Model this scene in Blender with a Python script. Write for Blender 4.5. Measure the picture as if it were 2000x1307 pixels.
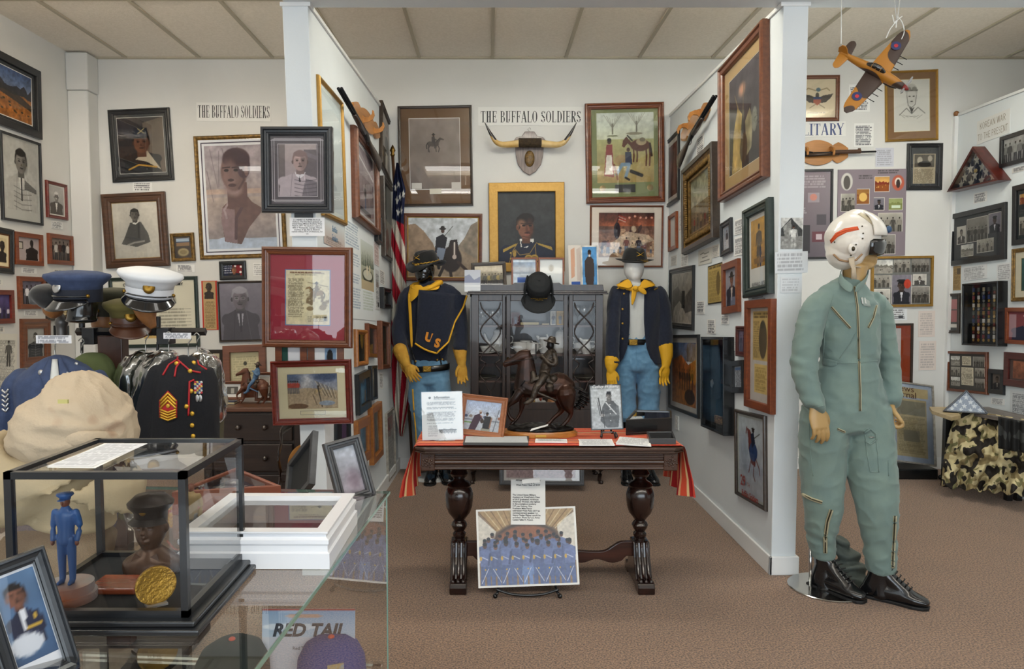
import bpy,bmesh,math,random
import numpy as np
from mathutils import Vector,Matrix,noise as mnoise
for _o in list(bpy.data.objects):bpy.data.objects.remove(_o)
SC=bpy.context.scene
COL=SC.collection
PI=math.pi
R=math.radians
V=Vector
rng=random.Random(7)
# ---------------------------------------------------------------- camera
F,PX,HC,PITCH=1428.0,957.0,1.507,R(3.21)
cam_d=bpy.data.cameras.new('camera');cam=bpy.data.objects.new('camera',cam_d);COL.objects.link(cam)
cam.location=(0,0,HC);cam.rotation_euler=(PI/2-PITCH,0,0)
cam_d.sensor_fit='HORIZONTAL';cam_d.sensor_width=36;cam_d.lens=36*F/2000;cam_d.shift_x=(1000-PX)/2000
cam_d.clip_start=0.05;cam_d.clip_end=100
SC.camera=cam
def ray(px,py):
    a,b=(px-PX)/F,(py-653.5)/F
    c,s=math.cos(PITCH),math.sin(PITCH)
    return V((a,c-b*s,-s-b*c))
C0=V((0,0,HC))
def at(px,py,y):  # the point of the photo at room depth y
    d=ray(px,py);return C0+d*(y/d.y)
def atz(px,py,z):  # ... at height z
    d=ray(px,py);return C0+d*((z-HC)/d.z)
def hit(px,py,o,n):  # ... on the plane through o with normal n
    d=ray(px,py);return C0+d*((o-C0).dot(n)/d.dot(n))
def mpp(y):return y/F  # metres per pixel at depth y
# ---------------------------------------------------------------- world, lamps, exposure
w=bpy.data.worlds.new('world');SC.world=w;w.use_nodes=True
w.node_tree.nodes['Background'].inputs[0].default_value=(0.80,0.9,1.0,1)
w.node_tree.nodes['Background'].inputs[1].default_value=0.6
SC.view_settings.view_transform='Standard';SC.view_settings.look='None'
SC.view_settings.gamma=1;SC.view_settings.exposure=-0.02
SC.view_settings.use_curve_mapping=False
SC.cycles.max_bounces=7;SC.cycles.glossy_bounces=3;SC.cycles.transparent_max_bounces=12
def area(name,loc,sx,sy,power,col,rot=(0,0,0)):
    l=bpy.data.lights.new(name,'AREA');l.shape='RECTANGLE';l.size=sx;l.size_y=sy
    l.energy=power;l.color=col
    o=bpy.data.objects.new(name,l);COL.objects.link(o);o.location=loc;o.rotation_euler=rot
    return o
WARM=(1.0,0.96,0.88);COOL=(0.80,0.91,1.0)
# cool fill added as daylight from an assumed window behind the camera
area('daylight_fill',(0.6,-3.35,1.5),6.5,2.2,190,COOL,(PI/2,0,0))
# ---------------------------------------------------------------- object helpers
def link(name,me,m=None,parent=None):
    o=bpy.data.objects.new(name,me);COL.objects.link(o)
    if m is not None:
        for q in(m if isinstance(m,(list,tuple))else[m]):me.materials.append(q)
    if parent is not None:o.parent=parent
    return o
def empty(name,loc=(0,0,0),rz=0,mat=None):
    o=bpy.data.objects.new(name,None);COL.objects.link(o);o.empty_display_size=.05
    if mat is not None:o.matrix_world=mat
    else:o.location=loc;o.rotation_euler=(0,0,rz)
    return o
def tag(o,label=None,cat=None,group=None,kind=None):
    if label:o['label']=label
    if cat:o['category']=cat
    if group:o['group']=group
    if kind:o['kind']=kind
    return o
class MB:
    """collects verts and faces; build() links them as one mesh object"""
    def __init__(s):s.v=[];s.f=[];s.mi=[];s.m=0;s.T=None
    def add(s,vs,fs,m=None):
        b=len(s.v)
        if s.T is not None:vs=[s.T@V(p)for p in vs]
        s.v+=[tuple(p)for p in vs];s.f+=[tuple(b+i for i in f)for f in fs]
        s.mi+=[s.m if m is None else m]*len(fs);return s
    def box(s,x0,x1,y0,y1,z0,z1,m=None):
        vs=[(x,y,z)for z in(z0,z1)for y in(y0,y1)for x in(x0,x1)]
        return s.add(vs,[(0,2,3,1),(4,5,7,6),(0,1,5,4),(2,6,7,3),(0,4,6,2),(1,3,7,5)],m)
    def prism(s,pts,h,axis='z',o=0,m=None):
        """extrude a 2D outline by h along an axis, starting at o"""
        n=len(pts)
        def mk(a,b,c):return{'z':(a,b,c),'y':(a,c,b),'x':(c,a,b)}[axis]
        vs=[mk(a,b,o)for a,b in pts]+[mk(a,b,o+h)for a,b in pts]
        fs=[tuple(range(n)),tuple(range(2*n-1,n-1,-1))]+[(i,n+i,n+(i+1)%n,(i+1)%n)for i in range(n)]
        return s.add(vs,fs,m)
    def lathe(s,prof,c=(0,0,0),n=24,m=None,ax=None,sx=1,sy=1,caps=True):
        """prof: (radius, height) from the bottom up"""
        Mx=V(ax).to_track_quat('Z','Y').to_matrix()if ax is not None else None
        vs=[]
        for r,h in prof:
            for i in range(n):
                p=V((r*math.cos(2*PI*i/n)*sx,r*math.sin(2*PI*i/n)*sy,h))
                if Mx:p=Mx@p
                vs.append(p+V(c))
        k=len(prof);fs=[]
        for j in range(k-1):
            for i in range(n):
                fs.append((j*n+i,j*n+(i+1)%n,(j+1)*n+(i+1)%n,(j+1)*n+i))
        if caps:fs+=[tuple(range(n-1,-1,-1)),tuple((k-1)*n+i for i in range(n))]
        return s.add(vs,fs,m)
    def tube(s,pts,rad,n=10,m=None,up=(0,0,1),caps=True,cr=False,closed=False,cap=1):
        """rad: number, list, or list of (rx, ry); up gives the direction of ry"""
        P_=[V(p)for p in pts]
        if not isinstance(rad,list):rad=[rad]*len(P_)
        if cr:P_,rad=crom(P_,rad,cr)
        L=len(P_);vs=[];up=V(up)
        if caps and cr:
            rr=[r if isinstance(r,(tuple,list))else(r,r)for r in rad]
            d0=(P_[0]-P_[1]).normalized();d1=(P_[-1]-P_[-2]).normalized()
            a0,a1=min(rr[0])*cap,min(rr[-1])*cap
            pre=[(P_[0]+d0*a0*t,(rr[0][0]*math.sqrt(1-t*t),rr[0][1]*math.sqrt(1-t*t)))for t in(.97,.8,.45)]
            post=[(P_[-1]+d1*a1*t,(rr[-1][0]*math.sqrt(1-t*t),rr[-1][1]*math.sqrt(1-t*t)))for t in(.45,.8,.97)]
            P_=[a for a,_ in pre]+P_+[a for a,_ in post];rad=[b for _,b in pre]+rr+[b for _,b in post];L=len(P_)
        prev=None
        for i in range(L):
            if closed:t=P_[(i+1)%L]-P_[i-1]
            else:t=P_[min(i+1,L-1)]-P_[max(i-1,0)]
            t=t.normalized()if t.length>1e-9 else V((0,0,1))
            a=up-t*up.dot(t)
            if a.length<.15:a=(prev-t*prev.dot(t))if prev is not None else t.orthogonal()
            a.normalize();prev=a;b=t.cross(a)
            r=rad[i];rx,ry=r if isinstance(r,(tuple,list))else(r,r)
            for k in range(n):
                th=2*PI*k/n;vs.append(P_[i]+b*(rx*math.cos(th))+a*(ry*math.sin(th)))
        fs=[(j*n+i,j*n+(i+1)%n,((j+1)%L)*n+(i+1)%n,((j+1)%L)*n+i)for j in range(L if closed else L-1)for i in range(n)]
        if caps and not closed:fs+=[tuple(range(n-1,-1,-1)),tuple((L-1)*n+i for i in range(n))]
        return s.add(vs,fs,m)
    def ball(s,c,r,n=16,k=10,m=None):
        r=r if isinstance(r,(tuple,list))else(r,r,r);vs=[];fs=[]
        for j in range(1,k):
            ph=PI*j/k-PI/2
            for i in range(n):
                th=2*PI*i/n;vs.append((c[0]+r[0]*math.cos(ph)*math.cos(th),c[1]+r[1]*math.cos(ph)*math.sin(th),c[2]+r[2]*math.sin(ph)))
        vs+=[(c[0],c[1],c[2]-r[2]),(c[0],c[1],c[2]+r[2])]
        a,b=(k-1)*n,(k-1)*n+1
        for j in range(k-2):
            for i in range(n):fs.append((j*n+i,j*n+(i+1)%n,(j+1)*n+(i+1)%n,(j+1)*n+i))
        for i in range(n):fs+=[(a,(i+1)%n,i),(b,(k-2)*n+i,(k-2)*n+(i+1)%n)]
        return s.add(vs,fs,m)
    def grid(s,P,m=None):
        """P: rows of points"""
        h,w_=len(P),len(P[0])
        return s.add([p for r in P for p in r],[(j*w_+i,j*w_+i+1,(j+1)*w_+i+1,(j+1)*w_+i)for j in range(h-1)for i in range(w_-1)],m)
    def build(s,name,m=None,parent=None,smooth=False,bevel=0,sub=0,solid=0,fix=True):
        me=bpy.data.meshes.new(name);me.from_pydata(s.v,[],s.f)
        if max(s.mi,default=0)>0:me.polygons.foreach_set('material_index',s.mi)
        if fix:
            bm=bmesh.new();bm.from_mesh(me);bmesh.ops.recalc_face_normals(bm,faces=bm.faces);bm.to_mesh(me);bm.free()
        o=link(name,me,m,parent)
        if smooth==1:me.polygons.foreach_set('use_smooth',[True]*len(me.polygons))
        elif smooth:
            me.polygons.foreach_set('use_smooth',[True]*len(me.polygons));me.set_sharp_from_angle(angle=R(smooth))
        if solid:q=o.modifiers.new('solid','SOLIDIFY');q.thickness=solid;q.offset=0
        if bevel:q=o.modifiers.new('bevel','BEVEL');q.width=bevel;q.segments=2;q.limit_method='ANGLE'
        if sub:q=o.modifiers.new('sub','SUBSURF');q.levels=sub;q.render_levels=sub
        return o
def crom(P_,rad,k):
    """Catmull-Rom refine a path and its radii"""
    out,ro=[],[];L=len(P_)
    rr=[V((r[0],r[1],0))if isinstance(r,(tuple,list))else V((r,r,0))for r in rad]
    def cr(a,b,c,d,t):return.5*((2*b)+(c-a)*t+(2*a-5*b+4*c-d)*t*t+(3*b-a-3*c+d)*t*t*t)
    for i in range(L-1):
        for j in range(k):
            t=j/k;ix=(max(i-1,0),i,i+1,min(i+2,L-1))
            out.append(cr(*[P_[q]for q in ix],t));v=cr(*[rr[q]for q in ix],t);ro.append((max(v.x,1e-4),max(v.y,1e-4)))
    out.append(P_[-1]);ro.append((rr[-1].x,rr[-1].y));return out,ro
def fuse(name,mb,m,parent=None,vox=.008,sm=6,disp=None,smf=.6,T=None):
    """one continuous skin from overlapping closed shapes; disp(p, n) moves vertices"""
    o=mb.build(name)
    q=o.modifiers.new('r','REMESH');q.mode='VOXEL';q.voxel_size=vox
    if sm:q=o.modifiers.new('s','SMOOTH');q.factor=smf;q.iterations=sm
    dg=bpy.context.evaluated_depsgraph_get();dg.update()
    me=bpy.data.meshes.new_from_object(o.evaluated_get(dg))
    old=o.data;bpy.data.objects.remove(o);bpy.data.meshes.remove(old)
    if disp:
        N=[v.normal.copy()for v in me.vertices]
        for v,nn in zip(me.vertices,N):v.co=v.co+disp(v.co,nn)
    me.name=name
    me.polygons.foreach_set('use_smooth',[True]*len(me.polygons));me.update()
    return link(name,me,m,parent)
def copy_tree(o,parent=None):
    c=o.copy();COL.objects.link(c);c.parent=parent
    if parent is not None:c.matrix_parent_inverse=o.matrix_parent_inverse.copy()
    for ch in list(o.children):copy_tree(ch,c)
    return c
def relabel(o,label,group=None):
    o['label']=label
    if group:o['group']=group
    return o
# ---------------------------------------------------------------- materials
def hexc(h):
    if isinstance(h,(tuple,list)):return tuple(h)
    h=h.lstrip('#');c=[int(h[i:i+2],16)/255 for i in(0,2,4)]
    return tuple(x/12.92 if x<=.04045 else((x+.055)/1.055)**2.4 for x in c)
_M={}
def mat(name,col,rough=.6,metal=0,bump=0,bscale=40,bdet=4,col2=None,cscale=8,stretch=(1,1,1),spec=.5,
coat=0,trans=0,sheen=0,cdet=4,lo=.35,hi=.65,coords='Object',alpha=1,bdist=.01):
    if name in _M:return _M[name]
    m=bpy.data.materials.new(name);m.use_nodes=True;nt=m.node_tree;N=nt.nodes;Lk=nt.links.new
    b=N['Principled BSDF'];c=hexc(col)
    b.inputs['Base Color'].default_value=(*c,1);b.inputs['Roughness'].default_value=rough;b.inputs['Metallic'].default_value=metal
    b.inputs['Specular IOR Level'].default_value=spec;b.inputs['Coat Weight'].default_value=coat
    b.inputs['Coat Roughness'].default_value=.06
    b.inputs['Transmission Weight'].default_value=trans;b.inputs['Sheen Weight'].default_value=sheen
    b.inputs['Alpha'].default_value=alpha
    tc=N.new('ShaderNodeTexCoord');mp=N.new('ShaderNodeMapping');mp.inputs['Scale'].default_value=stretch
    Lk(tc.outputs[coords],mp.inputs[0])
    if col2 is not None:
        nz=N.new('ShaderNodeTexNoise');nz.inputs['Scale'].default_value=cscale;nz.inputs['Detail'].default_value=cdet
        Lk(mp.outputs[0],nz.inputs['Vector'])
        rp=N.new('ShaderNodeValToRGB');rp.color_ramp.elements[0].position=lo;rp.color_ramp.elements[1].position=hi
        rp.color_ramp.elements[0].color=(*c,1);rp.color_ramp.elements[1].color=(*hexc(col2),1)
        Lk(nz.outputs[0],rp.inputs[0]);Lk(rp.outputs[0],b.inputs['Base Color'])
    if bump:
        nb=N.new('ShaderNodeTexNoise');nb.inputs['Scale'].default_value=bscale;nb.inputs['Detail'].default_value=bdet
        Lk(mp.outputs[0],nb.inputs['Vector']);bp=N.new('ShaderNodeBump');bp.inputs['Strength'].default_value=bump
        bp.inputs['Distance'].default_value=bdist
        Lk(nb.outputs[0],bp.inputs['Height']);Lk(bp.outputs[0],b.inputs['Normal'])
    _M[name]=m;return m
def glass_mat(name='clear_pane',tint=(1,1,1),k=1.0,rough=.015):
    """a thin pane: see-through plus a Fresnel reflection"""
    if name in _M:return _M[name]
    m=bpy.data.materials.new(name);m.use_nodes=True;nt=m.node_tree;N=nt.nodes;Lk=nt.links.new
    N.remove(N['Principled BSDF']);out=N['Material Output']
    t=N.new('ShaderNodeBsdfTransparent');t.inputs[0].default_value=(*tint,1)
    g=N.new('ShaderNodeBsdfGlossy');g.inputs['Roughness'].default_value=rough;g.inputs[0].default_value=(1,1,1,1)
    fr=N.new('ShaderNodeFresnel');fr.inputs[0].default_value=1.5
    mu=N.new('ShaderNodeMath');mu.operation='MULTIPLY';mu.inputs[1].default_value=k;mu.use_clamp=True
    mx=N.new('ShaderNodeMixShader');Lk(fr.outputs[0],mu.inputs[0]);Lk(mu.outputs[0],mx.inputs[0])
    Lk(t.outputs[0],mx.inputs[1]);Lk(g.outputs[0],mx.inputs[2]);Lk(mx.outputs[0],out.inputs[0])
    _M[name]=m;return m
GL=glass_mat('frame_glass',k=1.5)
def wood(name,c1,c2,rough=.4,axis=0,sc=30,coat=.2,bump=.1):
    st=[1,1,1];st=[6,6,6];st[axis]=.6
    return mat(name,c1,rough,col2=c2,cscale=sc/6,stretch=tuple(st),coat=coat,bump=bump,bscale=sc/3,lo=.3,hi=.7,bdist=.003)
def attr_mat(name,rough=.6,coat=0):
    """colour printed on paper or canvas, read from the sheet's own colour layer"""
    if name in _M:return _M[name]
    m=bpy.data.materials.new(name);m.use_nodes=True;nt=m.node_tree;b=nt.nodes['Principled BSDF']
    a=nt.nodes.new('ShaderNodeAttribute');a.attribute_name='ink'
    nt.links.new(a.outputs['Color'],b.inputs['Base Color']);b.inputs['Roughness'].default_value=rough
    b.inputs['Coat Weight'].default_value=coat;b.inputs['Coat Roughness'].default_value=.05;b.inputs['Specular IOR Level'].default_value=.3
    _M[name]=m;return m
PRINT=attr_mat('printed_sheet',.65);PHOTO=attr_mat('glossy_photo',.35,.25)
# ---------------------------------------------------------------- room shell
YB=6.22;XL=-3.45;XR=1.51;XR2=1.64;XK=3.91;HP=2.985;YP=3.85;HCEIL=HC+449/1428*6.22+.0
wallm=mat('white_wall_paint','#d8d8d6',.85,bump=.06,bscale=180,col2='#d1d1ce',cscale=1.3)
partm=mat('white_partition_paint','#dce2e5',.75,bump=.05,bscale=120,col2='#d4dadd',cscale=1.1)
trimm=mat('white_trim_paint','#e2e3e2',.5)
def carpet():
    m=mat('brown_carpet','#4d3626',.95,bump=.9,bscale=240,bdet=3,col2='#b48c6c',cscale=125,lo=.36,hi=.64,sheen=.3,bdist=.012)
    nt=m.node_tree;N=nt.nodes;b=N['Principled BSDF'];rp=[n for n in N if n.type=='VALTORGB'][0]
    n2=N.new('ShaderNodeTexNoise');n2.inputs['Scale'].default_value=3;mx=N.new('ShaderNodeMixRGB');mx.blend_type='MULTIPLY'
    tc=[n for n in N if n.type=='TEX_COORD'][0];nt.links.new(tc.outputs['Object'],n2.inputs['Vector'])
    r2=N.new('ShaderNodeValToRGB');r2.color_ramp.elements[0].color=(.82,.82,.82,1);r2.color_ramp.elements[1].color=(1.06,1.05,1.04,1)
    nt.links.new(n2.outputs[0],r2.inputs[0]);mx.inputs[0].default_value=1
    nt.links.new(rp.outputs[0],mx.inputs[1]);nt.links.new(r2.outputs[0],mx.inputs[2]);nt.links.new(mx.outputs[0],b.inputs['Base Color'])
    return m
def ceil_mat():
    m=mat('ceiling_tile','#efe8dc',.9,bump=.3,bscale=140,col2='#e6dfd2',cscale=60,spec=.1)
    nt=m.node_tree;N=nt.nodes
    return m
def st(name,mb,m,**k):return tag(mb.build(name,m,**k),kind='structure')
st('floor',MB().box(-6,8,-3.6,6.4,-.1,0),carpet())
# ceiling: recessed tiles 0.61 x 1.22 between T-bars
cm,bar=ceil_mat(),mat('ceiling_grid','#b3ab98',.6)
cb=MB();cb.box(-6,8,-3.6,6.4,HCEIL+.012,HCEIL+.08)
gx0=at(962,124,YB).x
st('ceiling',cb,cm)
gb=MB();xs=[gx0+.61*i for i in range(-9,12)]
for x in xs:gb.box(x-.0125,x+.0125,-3.6,YB,HCEIL-.002,HCEIL+.0125)
yy=YB-1.22
while yy>-3.6:gb.box(-6,8,yy-.0125,yy+.0125,HCEIL-.0015,HCEIL+.0125);yy-=1.22
gb.box(XL,XK+3,YB-.022,YB,HCEIL-.004,HCEIL+.0125)
st('trim_1',gb,bar)
st('wall_back',MB().box(-6,8,YB,YB+.12,0,HCEIL+.05),wallm)
st('wall_left',MB().box(XL-.12,XL,-3.6,YB,0,HCEIL+.05),wallm)
st('wall_right',MB().box(7.5,7.62,-3.6,YB,0,HCEIL+.05),wallm)
wf=MB();wf.box(XL,7.5,-3.6,-3.48,0,.6);wf.box(XL,7.5,-3.6,-3.48,2.9,HCEIL);wf.box(XL,-2.8,-3.6,-3.48,.6,2.9);wf.box(4,7.5,-3.6,-3.48,.6,2.9)
st('wall_front',wf,wallm)
# boxed pipe in the left corner
pc=at(157,300,YB-.12)
pb=MB();pb.box(XL,XL+.17,YB-.16,YB,0,HCEIL-.30);pb.box(XL,XL+.18,YB-.175,YB,HCEIL-.30,HCEIL)
st('trim_2',pb,wallm,bevel=.012)
# partitions
def quadwall(name,A,B,th,h,n_out):
    """a leaning stud wall: A, B = ((x top, y),(x bottom, y)) of the face, th thickness away from n_out"""
    pts=[]
    for(xt,xb,y)in(A,B):
        for z,x in((0,xb),(h,xt)):
            pts.append(V((x,y,z)))
    off=V((-n_out*th,0,0));q=[pts[0],pts[2],pts[3],pts[1]]
    vs=q+[p+off for p in q]
    return st(name,MB().add(vs,[(0,1,2,3),(7,6,5,4),(0,4,5,1),(1,5,6,2),(2,6,7,3),(3,7,4,0)]),partm,bevel=.004)
lt,lb=at(602,26,YP),at(640,990,YP)
k_=(lt.x-lb.x)/(lt.z-lb.z);LPT=lb.x+k_*(HP-lb.z);LPB=lb.x-k_*lb.z
bk=at(765,500,YB);LBT=bk.x+k_*(HP-bk.z);LBB=bk.x-k_*bk.z
quadwall('wall_partition_left',(LPT,LPB,YP),(LBT,LBB,YB),.133,HP,1)
LPo=V((LPB,YP,0));LPn=(V((LBB,YB,0))-LPo).cross(V((LPT,YP,HP))-LPo).normalized()
if LPn.x<0:LPn=-LPn
st('wall_partition_right',MB().box(XR,XR2,YP,YB,0,HP),partm,bevel=.004)
st('wall_partition_far_right',MB().box(XK,XK+.13,1.0,YB,0,HP),partm,bevel=.004)
# caps on the partition tops
tb=MB();tb.box(XR-.012,XR2+.012,YP,YB,HP,HP+.02)
tb.add([(LPT-.145,YP,HP),(LPT+.012,YP,HP),(LBT+.012,YB,HP),(LBT-.145,YB,HP),(LPT-.145,YP,HP+.02),(LPT+.012,YP,HP+.02),(LBT+.012,YB,HP+.02),(LBT-.145,YB,HP+.02)],
[(0,1,2,3),(4,5,6,7),(0,1,5,4),(1,2,6,5),(2,3,7,6),(3,0,4,7)])
tb.box(XK-.012,XK+.14,1,YB,HP,HP+.02)
st('trim_3',tb,trimm)
# header beam over the partition fronts, returning towards the camera on its left
hb=MB();xb0=LPT-.125
hb.box(xb0,7.5,YP-.06,YP+.075,HP+.02,HP+.62)
hb.box(xb0-.02,xb0+.115,-3.4,YP-.06,HP+.02,HP+.3)
st('wall_header',hb,partm)
# baseboards
bb=MB()
for x0,x1 in((XL+.17,LBB-.133),(LBB,XR),(XR2,XK)):bb.box(x0,x1,YB-.014,YB,0,.10)
st('baseboard_back',bb,trimm,bevel=.003)
bb=MB();bb.box(XR-.014,XR,YP-.014,YB-.014,0,.10);bb.box(XR-.014,XR2+.014,YP-.014,YP,0,.10);bb.box(XR2,XR2+.014,YP,YB-.014,0,.1)
st('baseboard_right',bb,trimm,bevel=.003)
bb=MB();bb.box(XL,XL+.014,-3.4,YB-.16,0,.10);st('baseboard_left',bb,trimm)
bb=MB();p=[(LPB-.147,YP-.014),(LPB+.014,YP-.014),(LBB+.014,YB-.014),(LBB,YB-.014),(LPB,YP),(LPB-.147,YP)]
bb.prism(p,.10);st('baseboard_partition',bb,trimm)
# corner post and ball of the far-right partition
pp=at(1854,600,YB-.03)
st('trim_4',MB().box(XK-.03,XK-.001,YB-.03,YB,.1,HP),trimm)
ob=MB().lathe([(.006,-.004),(.014,0),(.019,.01),(.021,.02),(.016,.034),(.006,.04)],c=(XK-.015,YB-.02,HP+.004),n=16).build('wooden_ball',mat('knob_wood','#8a5a30',.4),smooth=1)
tag(ob,'small round wooden ball on the post corner below the ceiling at the far right partition','ball')
# front shop window glass
st('window_1',MB().box(-2.8,4,-3.54,-3.52,.6,2.9),GL)
# fluorescent lamps in the ceiling behind the view (seen mirrored in the picture glass)
tubem=bpy.data.materials.new('lit_tube');tubem.use_nodes=True
_b=tubem.node_tree.nodes['Principled BSDF'];_b.inputs['Emission Color'].default_value=(1,.97,.92,1);_b.inputs['Emission Strength'].default_value=6
fixm=mat('white_fixture','#e8e8e4',.4)
def fixture(x,y,lab,pw=30,ln=2.4,col=WARM):
    dz=.2 if y<3 else.12;t=empty('fluorescent_light',(x,y,HCEIL-dz))
    tag(t,lab,'ceiling light','fluorescent ceiling lights' if y<3 else 'added fluorescent lights above the header')
    fb=MB();fb.prism([(-.15,-.002),(.15,-.002),(.12,-.05),(-.12,-.05)],ln,'x',-ln/2)
    fb.build('housing',fixm,t)
    for s in(-.07,.07):
        MB().tube([(.03-ln/2,s,-.068),(ln/2-.03,s,-.068)],.016,n=10).build('tube',tubem,t,smooth=1)
    area('lamp_light',(x,y,HCEIL-dz-.10),ln-.1,.22,pw,col)
    if dz:area('ceiling_fill',(x,y,HCEIL-dz+.02),ln-.1,.3,pw*(.9 if y<3 else 1.3),col,(PI,0,0));MB().tube([(-.7,0,0),(-.7,0,dz)],.006).build('hanger',fixm,t);MB().tube([(.7,0,0),(.7,0,dz)],.006).build('hanger',fixm,t)  # upward fill added to brighten the ceiling, with hangers added to drop the fixture
for x in():
    for y in(.3,2.3,-1.8):fixture(x,y,'long two-tube fluorescent light on the ceiling behind the viewer')
for x in(-2.2,.3,2.8,5.3):
    for y in(.3,2.4):fixture(x,y,'long two-tube fluorescent light on the ceiling behind the viewer',2 if y>1 else 20)
for x,ln,cc in((-2.4,1.8,(1,.88,.70)),(.42,1.1,(1,.98,.88)),(2.8,1.8,(1,.98,.88))):fixture(x,4.2,'added two-tube fluorescent light, unseen above the header beam, brightening the bay',20 if ln<1.5 else 24,ln,cc)  # unseen fixtures added behind the header to brighten the bays
# ---------------------------------------------------------------- printed pictures: inks on a sheet
class Art:
    def __init__(s,w,h,bg='#ffffff',step=.0042):
        s.W=max(6,min(230,int(w/step)+1));s.H=max(6,min(230,int(h/step)+1));s.ar=w/h
        s.u,s.v=np.meshgrid(np.linspace(0,1,s.W),np.linspace(0,1,s.H))
        s.a=np.ones((s.H,s.W,3))*np.array(hexs(bg));s.px=1/s.H
        s.ox=s.oy=0;s.sx=s.sy=1;s.rs=np.random.RandomState(int(w*9999+h*77777)%99991)
    def sub(s,x0,y0,x1,y1):s.ox,s.oy,s.sx,s.sy=x0,y0,x1-x0,y1-y0;return s
    def full(s):return s.sub(0,0,1,1)
    def uv(s):return(s.u-s.ox)/s.sx,(s.v-s.oy)/s.sy
    def inside(s):
        u,v=s.uv();return(u>=0)&(u<=1)&(v>=0)&(v<=1)
    def blend(s,k,c):
        k=(k*s.inside())[...,None];s.a=s.a*(1-k)+k*np.array(hexs(c));return s
    def rect(s,x0,y0,x1,y1,c,k=1):
        u,v=s.uv();return s.blend(k*((u>=x0)&(u<=x1)&(v>=y0)&(v<=y1)),c)
    def grad(s,y0,y1,c0,c1,x0=0,x1=1):
        u,v=s.uv();t=np.clip((v-y0)/(y1-y0),0,1)[...,None];k=(s.inside()&(v>=y0)&(v<=y1)&(u>=x0)&(u<=x1))[...,None]
        s.a=np.where(k,np.array(hexs(c0))*(1-t)+np.array(hexs(c1))*t,s.a);return s
    def ell(s,cx,cy,rx,ry,c,k=1,rot=0,soft=.12):
        u,v=s.uv();A=s.ar*s.sx/s.sy;x=(u-cx)*A;y=v-cy;cr,sr=math.cos(rot),math.sin(rot)
        x,y=x*cr+y*sr,-x*sr+y*cr
        d=np.sqrt((x/(rx*A))**2+(y/ry)**2);return s.blend(k*np.clip((1+soft/2-d)/soft,0,1),c)
    def poly(s,pts,c,k=1):
        u,v=s.uv();ins=np.zeros(u.shape,bool);n=len(pts)
        for i in range(n):
            (x0,y0),(x1,y1)=pts[i],pts[(i+1)%n]
            if y0==y1:continue
            ins^=((v<y0)!=(v<y1))&(u<(x1-x0)*(v-y0)/(y1-y0)+x0)
        return s.blend(k*ins,c)
    def line(s,pts,wd,c,k=1):
        u,v=s.uv();A=s.ar*s.sx/s.sy;d=np.full(u.shape,9.)
        for(x0,y0),(x1,y1)in zip(pts,pts[1:]):
            ax,ay,bx,by=x0*A,y0,x1*A,y1;L=(bx-ax)**2+(by-ay)**2+1e-9
            t=np.clip(((u*A-ax)*(bx-ax)+(v-ay)*(by-ay))/L,0,1)
            d=np.minimum(d,np.hypot(u*A-ax-t*(bx-ax),v-ay-t*(by-ay)))
        p=s.px/s.sy;return s.blend(k*np.clip((wd/2+p/2-d)/p,0,1),c)
    def noise(s,amp=.08,sc=6,col=None,k=None):
        def lay(n):
            m=max(2,int(n));g=s.rs.rand(m+2,int(m*s.ar)+3)
            x=s.u*(g.shape[1]-2);y=s.v*(m);xi,yi=x.astype(int),y.astype(int);fx,fy=x-xi,y-yi
            fx,fy=fx*fx*(3-2*fx),fy*fy*(3-2*fy)
            return(g[yi,xi]*(1-fx)+g[yi,xi+1]*fx)*(1-fy)+(g[yi+1,xi]*(1-fx)+g[yi+1,xi+1]*fx)*fy
        n=(lay(sc)+.5*lay(sc*2.1)+.25*lay(sc*4.3))/1.75
        if col:return s.blend(np.clip((n-.5)*6+(.0 if k is None else k),0,1),col)
        s.a=np.where(s.inside()[...,None],np.clip(s.a*(1+(n-.5)[...,None]*2*amp),0,1),s.a);return s
    def text(s,x0,y0,x1,y1,n,c='#555555',k=.6,fill=.45,rag=.15):
        """rows of small type, too small to read"""
        u,v=s.uv()
        for i in range(n):
            a=y0+(y1-y0)*i/n;b=a+(y1-y0)/n*fill;e=x1-(x1-x0)*rag*s.rs.rand()
            m=(v>=a)&(v<=b+s.px)&(u>=x0)&(u<=e);row=s.rs.rand(s.W*3)
            m=m&(row[(u*s.W*1.0).astype(int).clip(0,s.W*3-1)]>.18);s.blend(k*m,c)
        return s
    def mesh(s,w,h,name,m,parent,z=0):
        X=(s.u-.5)*w;Y=(.5-s.v)*h;n=s.W*s.H
        co=np.stack([X,Y,np.full(X.shape,z)],-1).reshape(-1,3)
        idx=np.arange(n).reshape(s.H,s.W)
        f=np.stack([idx[1:,:-1],idx[1:,1:],idx[:-1,1:],idx[:-1,:-1]],-1).reshape(-1,4)
        me=bpy.data.meshes.new(name);nf=len(f)
        me.vertices.add(n);me.vertices.foreach_set('co',co.ravel());me.loops.add(nf*4);me.loops.foreach_set('vertex_index',f.ravel().astype(np.int32))
        me.polygons.add(nf);me.polygons.foreach_set('loop_start',np.arange(nf,dtype=np.int32)*4)
        me.update(calc_edges=True);me.validate()
        c=s.a.clip(0,1);c=np.where(c<=.04045,c/12.92,((c+.055)/1.055)**2.4)
        at_=me.color_attributes.new('ink','FLOAT_COLOR','POINT')
        at_.data.foreach_set('color',np.concatenate([c.reshape(-1,3),np.ones((n,1))],1).ravel())
        return link(name,me,m,parent)
def hexs(h):
    if isinstance(h,(tuple,list)):return h
    h=h.lstrip('#');return[int(h[i:i+2],16)/255 for i in(0,2,4)]
def dim(c,k):return tuple(min(1,x*k)for x in hexs(c))
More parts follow.
